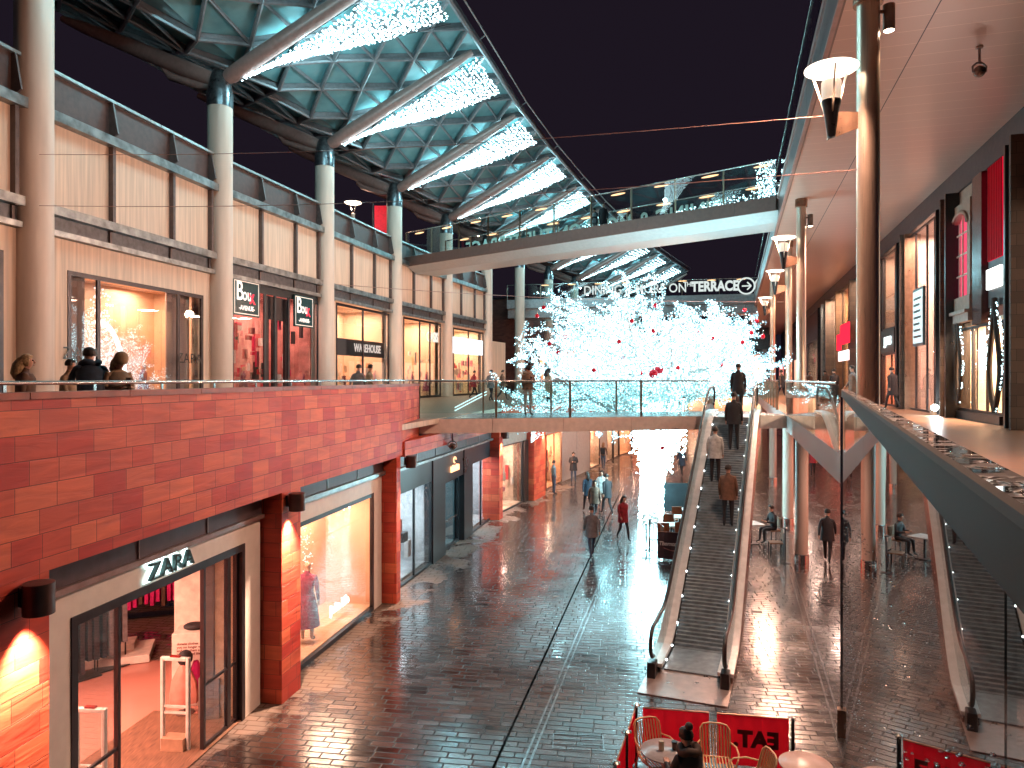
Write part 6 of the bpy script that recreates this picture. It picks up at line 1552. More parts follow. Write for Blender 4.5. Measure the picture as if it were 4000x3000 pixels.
# --- slatted chairs ---------------------------------------------------------
M_CHAIR = P('mustard_chair_metal', (.78, .50, .26), .4, noise=.06)
def slat_chair(label, loc, rz):
    g = thing('slatted_chair', label, 'chair', loc, rz, 'mustard slatted metal cafe chairs')   # faces +y locally, back at -y
    b = MB()
    def bk(u, v):   # back surface: u -1..1, v 0..1
        w = .20 + .03 * v; return (u * w * (1 - .10 * v * v), -.20 - .13 * v - .05 * (1 - u * u) * .6, .47 + .42 * v)
    for k in range(9):
        u_ = -0.84 + 1.68 * k / 8; b.tube([bk(u_, 0.02), bk(u_, .5), bk(u_, .93)], .011, 6)
    rim = [bk(-1, 0)] + [bk(-1, v) for v in (.3, .6, .85)] + [bk(-.8, .97), bk(-.4, 1.0), bk(.4, 1.0), bk(.8, .97)] + [bk(1, v) for v in (.85, .6, .3)] + [bk(1, 0)]
    b.tube(rim, .013, 8); child(b, 'backrest', M_CHAIR, g)
    b = MB()
    for k in range(9):
        x = -.18 + .36 * k / 8; b.tube([(x, -.21, .47), (x, -.10, .445), (x, .10, .445), (x, .22, .455)], .011, 6)
    b.tube([(-.2, -.21, .465), (-.22, 0, .45), (-.2, .22, .455), (0, .245, .45), (.2, .22, .455), (.22, 0, .45), (.2, -.21, .465), (-.2, -.21, .465)], .012, 8); child(b, 'seat', M_CHAIR, g)
    for sg in (-1, 1):
        b = MB(); b.tube([(sg * .215, -.27, .66), (sg * .28, -.10, .68), (sg * .29, .08, .67), (sg * .27, .16, .62), (sg * .21, .16, .455)], .012, 8); child(b, 'armrest', M_CHAIR, g)
        for sy, x1, y1 in ((-.19, .25, -.27), (.19, .24, .24)):
            b = MB(); b.tube([(sg * .19, sy, .455), (sg * x1, y1, 0)], [.014, .011], 8); child(b, 'leg', M_CHAIR, g)
    return g
ch1 = slat_chair('mustard slatted chair on the left, angled against the plain red panel', Vector((2.18, 10.45, 0)) + Vector((-.02, 0, 0)), R(160))
def chair_at(px, py, zt, label, rz):
    p = onz(px, py, zt); return dup(ch1, Vector((p.x, p.y, 0)), rz, label)
p = onz(2548, 2815, .87); ch1.location = (p.x, p.y - .28, 0); ch1.rotation_euler.z = R(196)
chair_at(2780, 2838, .87, 'mustard slatted chair between the two red panels, beside the seated woman', R(170)).location.y -= .28
chair_at(2920, 2990, .72, 'mustard slatted chair at the bottom edge between both round tables', R(95))
chair_at(2535, 3040, .62, 'mustard slatted chair cut by the bottom edge, left of the seated woman', R(10))
def round_table(label, x, y, d_=None, z=.74, r=.35, mat=None):
    p = onz(x, y, z); g = thing('round_table', label, 'table', (p.x, p.y, 0), 0, 'round cafe tables')
    b = MB(); b.lathe([(r - .01, z - .025), (r, z - .02), (r, z - .004), (r - .006, z), (0, z)], (0, 0, 0), 40); b.face([((r - .01) * math.cos(-a), (r - .01) * math.sin(-a), z - .025) for a in [6.283 * k / 40 for k in range(40)]])
    child(b, 'table_top', mat or P('pale_table_top', (.55, .40, .35), .25, noise=.05), g, smooth=True)
    b = MB(); b.lathe([(.03, .02), (.03, z - .026)], (0, 0, 0), 14); child(b, 'pedestal', M_STEEL, g, smooth=True)
    b = MB(); b.lathe([(.22, 0), (.22, .012), (.03, .03)], (0, 0, 0), 24); child(b, 'base', M_BLACK, g, smooth=True)
    return g, Vector((p.x, p.y, z))
_, tp = round_table('small round table with a drink on it beside the seated woman', 2600, 2930, mat=P('grey_table_top', (.38, .36, .36), .15))
round_table('empty pink-lit round table at the bottom edge, near the glass corner', 3147, 2984)
g = thing('glass_jar', 'short glass jar of straws on the small round table', 'jar', tp + Vector((-.06, .0, 0)))
b = MB(); b.lathe([(.035, 0), (.04, .01), (.04, .11), (.034, .13)], (0, 0, 0), 16); b.lathe([(.03, .01), (.03, .10), (0, .10)], (0, 0, 0), 12); child(b, 'jar_body', P('cream_jar', (.6, .5, .35), .2), g, smooth=True)
g = thing('coffee_cup', 'dark takeaway cup on the small round table', 'cup', tp + Vector((.13, .02, 0)))
b = MB(); b.lathe([(.03, 0), (.042, .10)], (0, 0, 0), 16); child(b, 'cup_body', P('dark_cup', (.08, .04, .03), .4), g, smooth=True); b = MB(); b.lathe([(.044, .10), (.042, .115), (0, .116)], (0, 0, 0), 16); child(b, 'lid', M_BLACK, g, smooth=True)
sp = onz(2690, 2868, 1.22)
person('woman with her hair in a bun, seated in a fur hooded black coat', (sp.x, sp.y - .1, 0.0), 25, 'sitear', C_BLACK, C_BLACK, H=1.72, hood=cloth('dark_fur', (.06, .035, .025)), coat=(C_BLACK, .02), group='people seated at cafe tables', fingers=True)
g_ = [o for o in COL.objects if o.get('label', '').startswith('woman with her hair in a bun')][0]
b = MB(); b.sphere((0, 0.03, 1.36), .055, 8); child(b, 'hair_bun', HAIR_D, g_, smooth=True)
st_ = slat_chair('mustard slatted chair the seated woman sits on', (g_.location.x, g_.location.y, 0), R(25)); 

# --- chocolate shop cafe under the tree -------------------------------------
M_WOODC = P('brown_chair_leather', (.22, .09, .04), .45); M_DKCL = P('aubergine_cloth', (.035, .022, .03), .7)
pa, pb = onz(2568, 2072, .97), onz(2700, 2080, .97); pa.z = pb.z = 0
bpn = barrier_cloth(pa, pb, 'dark cloth barrier panel with white script lettering under the tree', z0=.05, z1=.93, mat=M_DKCL, grp='dark cafe barriers')
t = (pb - pa).normalized(); nn = Vector((t.y, -t.x, 0)); o = pa.lerp(pb, .37) + nn * .022 + Vector((0, 0, .55))
M4 = Matrix(((t.x, 0, nn.x, o.x), (t.y, 0, nn.y, o.y), (0, 1, 0, o.z), (0, 0, 0, 1)))
text_mesh('Thorntons', .185, .001, 'lettering', P('white_letter', (.8, .8, .78), .5), M4, bpn, shear=.25, bold=.004, sx=.9)
b = MB(); b.tube([tuple(o + t * (x_ * .1) + Vector((0, 0, -.17 - .05 * math.sin((x_ + 1) * .7)))) for x_ in range(-2, 4)], .008, 4); b.build('underline_swirl', P('copper_letter', (.6, .25, .2), .4), bpn)
pl = onz(2524, 2180); barrier_post(pl, 'slim steel barrier post beside the dark lettered panel', 1.15, 'posts of the dark cafe barrier'); barrier_post(onz(2538, 2150), 'second slim steel barrier post just behind the first, under the tree', 1.1, 'posts of the dark cafe barrier')
pc = pl.lerp(pa, .1)
def wood_chair(label, loc, rz):
    g = thing('cafe_chair', label, 'chair', loc, rz, 'brown cafe chairs under the tree')
    b = MB(); b.box((0, -.22, .72), (.42, .03, .38)); child(b, 'backrest', M_WOODC, g, bevel=.012)
    b = MB(); b.box((0, 0, .45), (.44, .44, .04)); child(b, 'seat', M_WOODC, g, bevel=.012)
    for sx in (-1, 1):
        for sy in (-1, 1): b = MB(); b.box((sx * .19, sy * .20, .215), (.03, .03, .43)); child(b, 'leg', M_BLACK, g)
        b = MB(); b.box((sx * .19, -.22, .6), (.03, .025, .35)); child(b, 'back_post', M_BLACK, g)
    return g
def sq_table(label, loc, rz=0, grp='white topped cafe tables'):
    g = thing('cafe_table', label, 'table', loc, rz, grp)
    b = MB(); b.box((0, 0, .735), (.72, .72, .03)); child(b, 'table_top', P('white_table_top', (.72, .74, .74), .3), g, bevel=.005)
    b = MB(); b.box((0, 0, .37), (.06, .06, .70)); child(b, 'pedestal', M_BLACK, g); b = MB(); b.box((0, 0, .01), (.42, .42, .02)); child(b, 'base', M_BLACK, g)
    return g
w0 = None
spots = [(2590, 2130, .9), (2650, 2135, .9), (2618, 2092, .9), (2640, 2065, .9), (2690, 2043, .9)]
tabs = [(2625, 2040, .75), (2665, 2060, .75), (2600, 2078, .75)]
clab = ['brown cafe chair directly behind the lettered panel, left', 'brown cafe chair directly behind the lettered panel, right', 'brown cafe chair in the second row beside the escalator', 'brown cafe chair in the third row beside the escalator', 'farthest brown cafe chair near the escalator side']
ys = [25.0, 25.1, 26.6, 28.2, 29.6]; xs_ = [5.35, 6.0, 5.9, 6.6, 7.5]
for k, lb in enumerate(clab):
    p = (xs_[k], ys[k] + .15, 0); rz = R(178 + k * 3)
    if w0 is None: w0 = wood_chair(lb, p, rz)
    else: dup(w0, p, rz, lb)
dup(w0, (5.0, 24.9, 0), R(95), 'brown cafe chair turned sideways at the left end of the lettered panel')
t0 = sq_table('white square cafe table nearest behind the lettered panel', (5.75, 25.9, 0))
dup(t0, (6.4, 27.4, 0), 0, 'white square cafe table in the middle row beside the escalator'); dup(t0, (7.2, 28.9, 0), 0, 'farthest white square cafe table beside the escalator')
# dark kiosk board behind
g = thing('menu_board', 'wide dark screen board behind the cafe tables under the tree', 'board', (7.0, 30.6, 0))
b = MB(); b.box((0, 0, .95), (2.0, .06, 1.2)); child(b, 'panel', P('slate_board', (.02, .03, .035), .35), g); b = MB(); b.box((-.98, 0, .78), (.05, .08, 1.56)); b.build; child(b, 'post', M_STEEL, g); b = MB(); b.box((.98, 0, .78), (.05, .08, 1.56)); child(b, 'post', M_STEEL, g)
# right of the escalator
rc = onz(3030, 2170); dup(w0, (rc.x, rc.y, 0), R(80), 'brown cafe chair at the right of the escalator, in front of the seated man')
rc2 = onz(3022, 2118); dup(w0, (rc2.x, rc2.y, 0), R(100), 'brown cafe chair the seated man uses right of the escalator')
dup(t0, (rc2.x - .9, rc2.y - .2, 0), .2, 'white square cafe table right of the escalator beside the seated man')
barrier_post(onz(3067, 2200), 'slim steel post on the drainage track near the white column', 1.15, 'posts of the dark cafe barrier')
a_, b_ = onz(3067, 2200), onz(3058, 2120)
barrier_cloth((a_.x, a_.y + .1, 0), (b_.x, b_.y, 0), 'dark cloth barrier seen edge-on beside the white column', z0=.1, z1=.95, mat=M_DKCL, grp='dark cafe barriers')

# --- shop signs ---------------------------------------------------------------
M_LETD = P('sign_letter_steel', (.05, .09, .09), .3, metal=.5); M_HALO = E('halo_letter', (.75, 1, .98), 2.6)
def serif_sign(name, label, A, B, xc, n, z, size, mat, back=None, txt='ZARA', sx=1.15, bold=.0, space=1.05):
    s = ssx(A, B, xc, n); o = text_mesh(txt, size, .03, name, mat, wallM(A, B, s, n, z), sx=sx, bold=bold, space=space)
    if back: h = text_mesh(txt, size, .004, 'letter_halo', back, wallM(A, B, s, n - .045, z), o, sx=sx, bold=bold + .03, space=space)
    # serif feet
    tag(o, label, 'shop sign', 'signs over the shops'); return o
serif_sign('shop_sign', 'halo lit clothing shop lettering above the nearest street entrance', L0, L1, 672, RN + .08, 3.275, .34, M_LETD, M_HALO)
def window_word(label, i, xc, z, size, mat=M_BLACK, txt='ZARA', n=-.06, sx=1.1):
    o = text_mesh(txt, size, .002, 'window_lettering', mat, wallM(UP[i], UP[i + 1], ssx(UP[i], UP[i + 1], xc, n), n, z), sx=sx); tag(o, label, 'window lettering', 'dark lettering on the upper shop windows')
window_word('dark lettering low on the left narrow pane, beside the man in the padded coat', 2, 322, 6.72, .50)
window_word('dark lettering low on the right narrow pane of the same upper window', 2, 741, 6.72, .50)
def board_sign(label, i, x0, x1, z0, z1, draw, mat=None, n=.1):
    A, B = UP[i], UP[i + 1]; s0, s1 = ssx(A, B, x0, n), ssx(A, B, x1, n); c = wpt(A, B, (s0 + s1) / 2, n, z0)
    g = thing('shop_sign', label, 'shop sign', c, 0, 'signs over the shops')
    b = MB(); b.obox(A, B, s0, s1, n - .08, n, z0, z1); b.build('sign_board', mat or P('teal_black_sign', (.02, .06, .065), .2), g)
    b = MB(); opening_frame(b, A, B, s0 + .06, s1 - .06, n + .012, z0 + .06, z1 - .06, .035, .012); b.build('sign_border', P('cream_border', (.8, .7, .6), .4, emis=(1, .9, .8), estr=.4), g)
    draw(g, A, B, (s0 + s1) / 2, n + .01, (z0 + z1) / 2, s1 - s0); return g
M_LETW = P('cream_sign_letter', (.85, .8, .75), .4, emis=(1, .95, .9), estr=.6); M_LETR = P('crimson_sign_letter', (.8, .02, .05), .4, emis=(1, .02, .08), estr=.5)
def draw_boux(g, A, B, s, n, z, w):
    text_mesh('B', w * .62, .006, 'sign_lettering', M_LETW, wallM(A, B, s - w * .27, n, z + .22), g, sx=.8, bold=.012); text_mesh('ou', w * .42, .006, 'sign_lettering', M_LETW, wallM(A, B, s - w * .0, n, z + .12), g, sx=.75, bold=.008)
    text_mesh('x', w * .50, .006, 'sign_lettering', M_LETR, wallM(A, B, s + w * .21, n, z + .06), g, sx=.85, bold=.014, shear=-.2)
    text_mesh('-AVENUE-', w * .15, .006, 'sign_lettering', M_LETW, wallM(A, B, s, n, z - .42), g, sx=.9, bold=.006)
board_sign('dark square lingerie shop sign with cream script, left of the doors', 3, 911, 1014, 8.55, 10.0, draw_boux, n=.02)
board_sign('dark square lingerie shop sign with cream script, right of the doors', 3, 1151, 1224, 8.4, 9.85, draw_boux, n=.02)
def draw_wh(g, A, B, s, n, z, w): text_mesh('WAREHOUSE', .62, .01, 'sign_lettering', M_LETW, wallM(A, B, s + w * .08, n, z), g, sx=.92, bold=.015)
A, B = UP[4], UP[5]; s0, s1 = ssx(A, B, 1315, -.5), ssx(A, B, 1508, -.5)
g = thing('shop_sign', 'long dark name band with pale capitals across the peach upper shop', 'shop sign', wpt(A, B, (s0 + s1) / 2, -.45, 7.6), 0, 'signs over the shops')
b = MB(); b.obox(A, B, s0, s1, -.55, -.45, 7.25, 8.15); b.build('sign_board', P('dark_grey_board', (.03, .035, .04), .4), g)
draw_wh(g, A, B, (s0 + s1) / 2, -.44, 7.7, s1 - s0)
o = text_mesh('OASIS', .95, .02, 'shop_sign', E('warm_white_letter', (1, .93, .82), 1.6), wallM(UP[5], UP[6], ssx(UP[5], UP[6], 1690, -.5), -.5, 8.9, back=False), sx=.8, bold=.02); tag(o, 'glowing white capitals high in the window of the fourth upper shop', 'shop sign', 'signs over the shops')
A, B = UP[6], UP[7]; s0, s1 = ssx(A, B, 1768, .05), ssx(A, B, 1886, .05)
g = thing('shop_sign', 'pale blue-white light box over the last lit upper shop', 'shop sign', wpt(A, B, s0, .05, 8), 0, 'signs over the shops')
b = MB(); b.obox(A, B, s0, s1, -.1, .05, 7.9, 9.1); b.build('light_box', P('pale_lightbox', (.6, .7, .75), .4, emis=(.75, .9, 1), estr=.8), g)
b = MB()
for k in range(9): q = s0 + .8 + (s1 - s0 - 1.6) * k / 8; b.obox(A, B, q - .14, q + .14, .05, .09, 8.3, 8.8)
for k in range(9):
    q = s0 + .8 + (s1 - s0 - 1.6) * k / 8; m_ = MB(); m_.obox(A, B, q - .16, q + .13, .052, .10, 8.28, 8.78 - .12 * (k % 2)); m_.build('glowing_letter', E('white_sign_glow', (.95, 1, .95), 4), g)
# copper lit sign over the dark shop entrance
A, B = L2, L3
g = thing('shop_sign', 'small copper glowing emblem and letters over the dark shop entrance', 'shop sign', wpt(A, B, d_a, RN, 2.9), 0, 'signs over the shops')
sc_ = (d_a + d_b) / 2 - .05
M_COPG = E('copper_sign_glow', (1, .45, .22), 3.2)
for k in range(5): m_ = MB(); q = sc_ - .42 + .21 * k; m_.obox(A, B, q - .035, q + .07, RN, RN + .04, 2.72, 2.92 + .03 * (k % 2)); m_.build('glowing_letter', M_COPG, g)
m_ = MB(); m_.tube([wpt(A, B, sc_ + .14 * math.cos(a), RN + .02, 3.12 + .1 * math.sin(a)) for a in [k * .6 for k in range(9)]], .02, 6); m_.build('emblem', M_COPG, g)
# lamp on the dark entrance fittings, hanging camera domes
def cctv(label, p):
    g = thing('security_camera', label, 'security camera', p, 0, 'dome security cameras')
    b = MB(); b.lathe([(.07, .0), (.07, -.03), (.025, -.05), (.025, -.30), (.05, -.32)], (0, 0, 0), 14); child(b, 'stem', P('pale_camera_paint', (.4, .3, .28), .4), g, smooth=True)
    b = MB(); b.tube([(-.13, 0, -.52), (-.14, 0, -.40), (-.06, 0, -.33), (.06, 0, -.33), (.14, 0, -.40), (.13, 0, -.52)], .02, 8); child(b, 'yoke', MATS['pale_camera_paint'], g, smooth=True)
    b = MB(); b.sphere((0, 0, -.50), .115, 10); child(b, 'camera_head', P('camera_head_metal', (.25, .17, .15), .25, metal=.4), g, smooth=True)
    b = MB(); b.lathe([(.05, 0), (.055, .03), (.03, .04)], (0, 0, 0), 12); o = child(b, 'lens', M_BLACK, g, smooth=True); o.location = (0, -.09, -.50); o.rotation_euler = (R(90), 0, 0)
pc_ = at(3826, 470, 14.5); cctv('dome camera hanging from the soffit at the upper right', (pc_.x, pc_.y, SOF - .001))
pc_ = at(1768, 1695, 23.4); cctv('dome camera hanging under the left end of the lower footbridge', (pc_.x, pc_.y, 4.29))
# floor spotlight in front of the right shops
p = onz(3645, 1600, DECK); p = at(3645, 1585, 24.5)
g = thing('floor_spotlight', 'dazzling small white spotlight on the floor before the right hand shops', 'spotlight', (p.x, p.y, DECK), 0)
b = MB(); b.lathe([(.09, 0), (.11, .03), (.11, .22), (.08, .25)], (0, 0, 0), 18); child(b, 'lamp_body', M_STEEL, g, smooth=True)
b = MB(); b.sphere((0, -.1, .27), .11, 8); child(b, 'lamp_lens', E('dazzling_white', (.9, 1, 1), 60), g, smooth=True)
lamp('floor_spot_light', 'POINT', (p.x, p.y - .3, DECK + .45), 160, (.85, .97, 1), .08)
# right side signs
A, B = RA, RB
g = thing('shop_sign', 'projecting pale menu light board beside the tall glass shop on the right', 'shop sign', wpt(A, B, rs(3560), .3, 8), 0, 'signs over the shops')
s0, s1 = rs(3566, .5), rs(3606, .5)
b = MB(); b.obox(A, B, s0, s1, .42, .5, 7.2, 9.3); b.build('sign_board', P('sign_frame_dark', (.05, .07, .08), .3), g)
b = MB(); b.obox(A, B, s0 + .08, s1 - .08, .5, .515, 7.3, 9.2); b.build('lit_face', P('pale_lit_face', (.7, .75, .75), .5, emis=(.85, 1, 1), estr=.55), g)
for k in range(7): m_ = MB(); m_.obox(A, B, s0 + .2, s1 - .25 - .1 * (k % 3), .516, .522, 7.5 + .23 * k, 7.58 + .23 * k); m_.build('text_line', MATS['sign_frame_dark'], g)
o = text_mesh('J JONES', .5, .02, 'shop_sign', E('cool_white_letter', (.85, 1, 1), 2.0), wallM(A, B, rs(3474), .08, 7.75, back=False), sx=.9, bold=.02); tag(o, 'cool white capitals on the green-black board right of the close steel column', 'shop sign', 'signs over the shops')
g = thing('shop_sign', 'bright red and white stacked sign over the orange lit shop, left of the close column', 'shop sign', wpt(A, B, rs(3290), .2, 8), 0, 'signs over the shops')
s0, s1 = rs(3268, .6), rs(3313, .6)
for k, (u0, u1, z0, z1, mt) in enumerate(((0, .3, 7.8, 8.8, E('red_sign_glow', (1, .02, .05), 1.6)), (.32, 1, 8.1, 9.3, MATS['red_sign_glow']), (.15, .95, 7.1, 7.7, E('pink_white_glow', (1, .75, .75), 2.2)))):
    m_ = MB(); m_.obox(A, B, s0 + (s1 - s0) * u0, s0 + (s1 - s0) * u1, .5, .6, z0, z1); m_.build('lit_panel', mt, g)
text_mesh('SALE', .55, .01, 'sign_lettering', E('white_sign_glow', (.95, 1, .95), 4), wallM(A, B, (s0 + s1) / 2 + .3, .62, 8.7), g, bold=.02) if False else None
# wreathed window figures (dark ornament silhouettes with lights)
M_PLANT = P('dark_garland', (.03, .02, .015), .8)
def ornament(label, x, z0, z1, w, n=-.35):
    s = rs(x, n); c = wpt(A, B, s, n, z0); t = Vector((B[0] - A[0], B[1] - A[1], 0)).normalized(); H = z1 - z0
    g = thing('window_wreath', label, 'window display', c, 0, 'tall garland displays in the right shop windows')
    pts = [(math.sin(math.pi * k / 10) * w * (.6 + .4 * math.cos(math.pi * k / 10)), H * k / 10) for k in range(11)]
    for sg in (-1, 1): MB().tube([c + t * sg * x_ + Vector((0, 0, z_)) for x_, z_ in pts], .07, 7).build('garland', M_PLANT, g, smooth=True)
    m_ = MB()
    for k in range(130):
        q = random.random(); x_ = w * 1.05 * math.sin(math.pi * q) * random.choice((-1, 1)); pp = c + t * (x_ + random.uniform(-.12, .12)) + Vector((0, 0, q * H)) ; m_.octa((pp.x, pp.y, pp.z), .022)
    m_.build('string_lights', M_BULB, g)['kind'] = 'stuff'
ornament('garland ring with white lights in the niche below the arched window', 3745, 5.2, 7.9, .42, .12)
ornament('garland ring with white lights in the window below the red curtain', 3885, 5.1, 8.2, .6, .12)

# --- inside the clothing shop ---------------------------------------------------
M_GATE = P('white_gate_plastic', (.82, .78, .72), .4)
def gate(label, x0, x1, ybase, ztop=1.50):
    pa, pb = onz(x0, ybase), onz(x1, ybase + 6); t = (pb - pa); w = t.length; g = thing('security_gate', label, 'security gate', pa, math.atan2(t.y, t.x), 'white anti-theft gates inside the shop door')
    b = MB()
    for x in (0, w): b.box((x, 0, ztop / 2), (.055, .07, ztop))
    b.box((w / 2, 0, ztop - .03), (w - .056, .07, .06)); child(b, 'frame', M_GATE, g, bevel=.012)
    b = MB(); b.box((w / 2, 0, .60), (w - .058, .04, .03)); child(b, 'crossbar', M_GATE, g); b = MB(); b.box((w / 2, 0, .70), (w - .058, .04, .03)); child(b, 'crossbar', M_GATE, g)
    b = MB(); b.box((w / 2, 0, ztop + .012), (w * .38, .06, .02)); child(b, 'alarm_light', P('dark_red_lens', (.25, .01, .01), .2), g)
    b = MB(); b.box((w / 2, 0, .11), (w - .06, .22, .22)); child(b, 'base_box', P('tan_box', (.5, .3, .2), .5), g)
gate('white anti-theft gate standing in the open doorway', 636, 735, 2925)
gate('white anti-theft gate behind the left glass of the entrance', 300, 408, 3190)
# tote bag rack
p = onz(723, 2788); g = thing('bag_rack', 'round stand hung with salmon and magenta cloth bags inside the shop door', 'bag rack', (p.x, p.y, 0))
b = MB(); b.lathe([(.16, 0.015), (.16, .03), (.02, .04), (.018, 1.0)], (0, 0, 0), 18); child(b, 'stand', P('dark_bronze', (.08, .04, .03), .4), g, smooth=True)
def bagmesh(sx, off, rot, col, nm):
    b = MB(); R1 = []
    for i, (w, d, z) in enumerate(((.24, .09, .22), (.25, .10, .35), (.22, .09, .6), (.12, .06, .82), (.05, .04, .92))):
        R1.append([(off[0] + math.cos(rot) * w * math.cos(a) * sx - math.sin(rot) * d * math.sin(a), off[1] + math.sin(rot) * w * math.cos(a) * sx + math.cos(rot) * d * math.sin(a) + .01 * math.sin(a * 5), z) for a in [6.283 * k / 18 for k in range(18)]])
    for r_ in R1: b.v += r_
    for i in range(4):
        for k in range(18): b.f.append((i * 18 + k, i * 18 + (k + 1) % 18, (i + 1) * 18 + (k + 1) % 18, (i + 1) * 18 + k)); b.mi.append(0); b.uv.append([(0, 0)] * 4)
    b.f.append(tuple(reversed(range(18)))); b.mi.append(0); b.uv.append([(0, 0)] * 18)
    child(b, nm, col, g, smooth=True)
bagmesh(1, (0, -.05), .1, P('salmon_cloth', (.72, .28, .22), .7), 'cloth_bag'); bagmesh(.8, (.16, .08), 1.2, P('magenta_cloth', (.7, .02, .2), .7), 'cloth_bag')
b = MB(); b.sphere((0, 0, 1.0), .13, 8, sz=1.1); child(b, 'dark_scarf', C_BLACK, g, smooth=True)
M_PLW = P('white_plinth', (.78, .66, .58), .4)
p = onz(742, 2740, 0)
pp = at(742, 2449, 13.2)
g = thing('donation_plinth', 'pale box plinth with small printed text, folded clothes on top', 'plinth', (pp.x, 13.35, 0), .15)
b = MB(); b.box((0, 0, .68), (.62, .5, 1.34)); child(b, 'box', M_PLW, g, bevel=.01)
for k, tx in enumerate(('donate clothes', 'you no longer wear', 'and give them a', 'new lease of life')):
    o = text_mesh(tx, .062, .001, 'printed_text', P('brown_print', (.25, .10, .08), .6), Matrix.Translation((-.22, -.252, 1.16 - .062 * k)) @ Matrix.Rotation(R(90), 4, 'X'), None, align='LEFT', bold=.002); o.parent = g
b = MB(); b.sphere((0.02, 0, 1.40), .2, 8, sx=1, sy=.7, sz=.35); child(b, 'folded_clothes', C_BLACK, g, smooth=True)
g = thing('display_pillar', 'tall pale square pillar behind the plinth inside the shop', 'pillar', (-6.55, 14.6, 0), .15)
b = MB(); b.box((0, 0, 1.70), (.5, .4, 3.36)); child(b, 'pillar_box', M_PLW, g)
g = thing('display_platform', 'low white display platform on the shop floor', 'platform', (-8.9, 15.2, .013), .35)
b = MB(); b.box((0, 0, .09), (2.3, 1.0, .16)); child(b, 'base_block', M_PLW, g, bevel=.01); b = MB(); b.box((.2, .2, .23), (1.2, .5, .12)); child(b, 'upper_block', M_PLW, g, bevel=.01)
def clothes_rack(label, x, y, rz, w, mats, zt=1.45, ln=.8):
    g = thing('clothes_rack', label, 'clothes rack', (x, y, .013), rz, 'clothes racks inside the shop')
    b = MB(); b.tube([(-w / 2, 0, 0), (-w / 2, 0, zt + .1), (w / 2, 0, zt + .1), (w / 2, 0, 0)], .016, 8); child(b, 'rail_frame', M_BLACK, g); b = MB(); b.box((0, 0, .02), (w, .45, .02)); child(b, 'base', M_BLACK, g)
    k = int(w / .13)
    for i in range(k):
        b = MB(); x0 = -w / 2 + .1 + (w - .2) * i / max(1, k - 1); l_ = ln * random.uniform(.85, 1.1)
        for a, (hw, z) in enumerate(((.06, zt + .05), (.20, zt - .03), (.22, zt - .3), (.24, zt - l_))):
            th = .035 + .015 * random.random(); b.v += [(x0 - th, -hw, z), (x0 + th, -hw, z), (x0 + th * 1.3, 0, z + .01), (x0 + th, hw, z), (x0 - th, hw, z), (x0 - th * 1.3, 0, z)]
        for a in range(3):
            for q in range(6): b.f.append((a * 6 + q, (a + 1) * 6 + q, (a + 1) * 6 + (q + 1) % 6, a * 6 + (q + 1) % 6)); b.mi.append(0); b.uv.append([(0, 0)] * 4)
        b.f.append((0, 1, 2, 3, 4, 5)); b.mi.append(0); b.uv.append([(0, 0)] * 6); b.f.append((23, 22, 21, 20, 19, 18)); b.mi.append(0); b.uv.append([(0, 0)] * 6)
        child(b, 'hanging_garment', mats[i % len(mats)], g, smooth=True)
M_MAG = P('magenta_padded', (.85, .01, .22), .5, noise=.15, nscale=20, bump=.6); M_LEO = P('leopard_cloth', (.30, .18, .10), .7, noise=.6, nscale=18)
clothes_rack('rack of magenta and dark padded jackets at the back of the shop', -9.1, 18.2, .3, 1.5, [M_MAG, M_MAG, M_MAG, C_BROWN], 1.15, .85)
clothes_rack('rack of leopard print tops behind the white platform', -10.4, 17.3, .3, 1.1, [M_LEO], 1.55, .8)
clothes_rack('rack of black dresses at the left of the shop', -8.9, 14.0, .9, 1.5, [C_BLACK], 1.5, 1.25)
clothes_rack('rack of dark trousers on the white platform', -8.35, 14.9, .9, .6, [C_BLACK, C_GREY], 1.75, 1.35)
p = at(824, 2637, 12.75); g = thing('fire_extinguisher', 'red fire extinguisher on a grey box by the shop door', 'fire extinguisher', (p.x, p.y, p.z))
b = MB(); b.lathe([(.0, 0), (.085, .01), (.09, .03), (.09, .36), (.06, .42), (.03, .44)], (0, 0, 0), 18); child(b, 'cylinder', P('extinguisher_red', (.7, .01, .05), .3), g, smooth=True)
b = MB(); b.tube([(0, 0, .44), (0, 0, .50), (.06, -.02, .53)], .014, 6); b.tube([(0, 0, .48), (-.07, 0, .50), (-.10, 0, .30), (-.09, 0, .1)], .012, 6); child(b, 'valve_and_hose', M_BLACK, g)
g2 = thing('grey_cabinet', 'grey cabinet carrying the fire extinguisher', 'cabinet', (p.x, p.y, .013)); b = MB(); b.box((.02, 0, (p.z - .013) / 2), (.36, .3, p.z - .014)); child(b, 'cabinet_body', MATS['grey_pillar_panel'], g2)
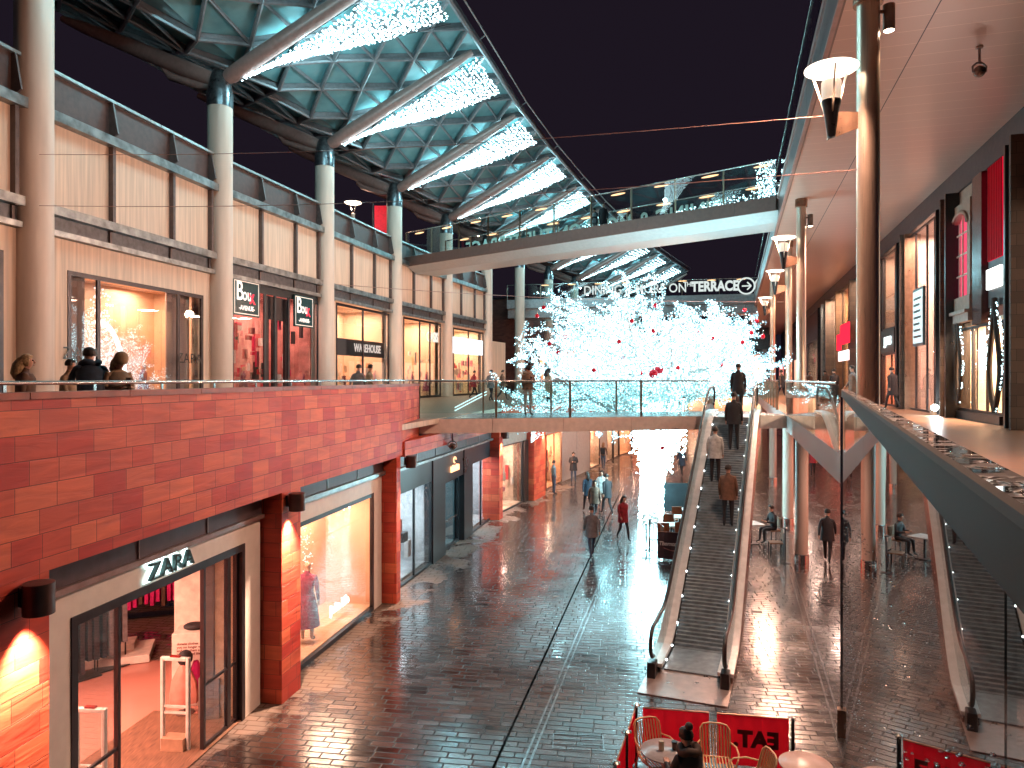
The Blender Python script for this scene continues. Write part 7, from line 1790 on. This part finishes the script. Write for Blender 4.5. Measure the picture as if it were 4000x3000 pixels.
# mannequin with a striped dress in the display window, dotted light string beside it
A, B = L1, L2
c = wpt(A, B, ssx(A, B, 1200, -.9), -.9, .12)
g = thing('mannequin', 'mannequin in a long striped dress at the left edge of the display window', 'mannequin', c)
me = body_mesh(pose('stand'), 1.8, P('mannequin_dress', (.25, .03, .08), .6, noise=.5, nscale=14, stretch=(6, 6, .2)), P('mannequin_skin', (.7, .5, .4), .4)); o = bpy.data.objects.new('figure', me); COL.objects.link(o); o.parent = g
b = MB(); b.lathe([(.28, .35), (.24, .7), (.16, 1.05)], (0, 0, 0), 24); child(b, 'skirt', MATS['mannequin_dress'], g, smooth=True)
def dot_curtain(label, A, B, s0, s1, n, z0, z1, k, r_):
    m_ = MB()
    for _ in range(k): m_.octa(tuple(wpt(A, B, random.uniform(s0, s1), n + random.uniform(-.1, .1), random.uniform(z0, z1))), r_)
    g = thing('light_string_panel', label, 'string lights', wpt(A, B, s0, n, z1), 0, 'dotted light panels inside shop windows')
    m_.build('string_lights', E('pink_white_dot', (1, .7, .65), 3), g)['kind'] = 'stuff'
    MB().tube([wpt(A, B, s0, n, z1), wpt(A, B, s1, n, z1)], .01, 6).build('hanging_rail', M_DARK, g)
q = ssx(A, B, 1215, -1.2); dot_curtain('panel of pink fairy lights behind the mannequin in the lower display window', A, B, q, q + .35, -1.4, 1.2, 3.0, 90, .02)
A, B = UP[2], UP[3]; q = ssx(A, B, 395, -1.2); q2 = ssx(A, B, 465, -1.2)
dot_curtain('panel of pink fairy lights hung in the upper display window', A, B, q, q2, -1.5, 5.5, 9.0, 130, .04)
c0_, c1_ = ssx(A, B, 392, -.8), ssx(A, B, 500, -.8)
m_ = MB(); m_.tube([wpt(A, B, c0_ + (c1_ - c0_) * math.sin(a), -.8, 4.8 + 3.0 * math.cos(a)) for a in [math.pi / 2 * k / 14 for k in range(15)]], .07, 8); o = m_.build('lit_arc', E('white_arc', (1, .95, .88), 2.4), smooth=True); tag(o, 'quarter circle of glowing white tube in the upper display window', 'light arc')
# glowing caption on the lower display window floor
A, B = L1, L2
o = text_mesh('join life', .30, .02, 'window_lettering', E('white_caption', (1, .98, .92), 3), wallM(A, B, ssx(A, B, 1327, -.9), -.9, .42), sx=1.2, bold=.012)
o.data.name = 'window_lettering'; tag(o, 'small glowing white words at the foot of the lower display window', 'window lettering')

# --- more mannequins in the upper windows and on the right ----------------------
mann0 = g_m = [o for o in COL.objects if o.name == 'mannequin'][0]
def mann(label, loc, rz): return dup(mann0, tuple(loc), rz, label, 'mannequins in the shop windows')
mann0['group'] = 'mannequins in the shop windows'
for i, x, n_, lb in ((4, 1395, -1.2, 'mannequin left of centre in the peach window under the dark name band'), (4, 1462, -1.0, 'mannequin right of centre in the peach window under the dark name band'),
                     (5, 1610, -1.1, 'mannequin at the left of the fourth upper shop window'), (5, 1665, -1.2, 'mannequin in the middle of the fourth upper shop window'),
                     (3, 950, -1.0, 'mannequin in the crimson shop window left of the dark doors'), (3, 1190, -1.0, 'mannequin in the crimson shop window right of the dark doors'),
                     (2, 560, -1.1, 'mannequin behind the middle pane of the upper peach display window')):
    A, B = UP[i], UP[i + 1]; mann(lb, wpt(A, B, ssx(A, B, x, n_), n_, DECK + .02), R(-80))
for x, n_, lb in ((3588, -1.0, 'mannequin in the tall glass shop on the right, beside the lit menu board'), (3250, -.9, 'mannequin in the pale far window on the right side'), (3822, -.9, 'mannequin in the peach window between the two garland displays')):
    mann(lb, wpt(RA, RB, rs(x, n_), n_, DECK + .26), R(80))
for i, x, lb in ((0, 1640, 'mannequin behind the first pane of the dark shopfront'), (0, 1885, 'mannequin in the far pane of the dark shopfront')):
    mann(lb, wpt(L2, L3, ssx(L2, L3, x, -1.2), -1.2, .1), R(-80))
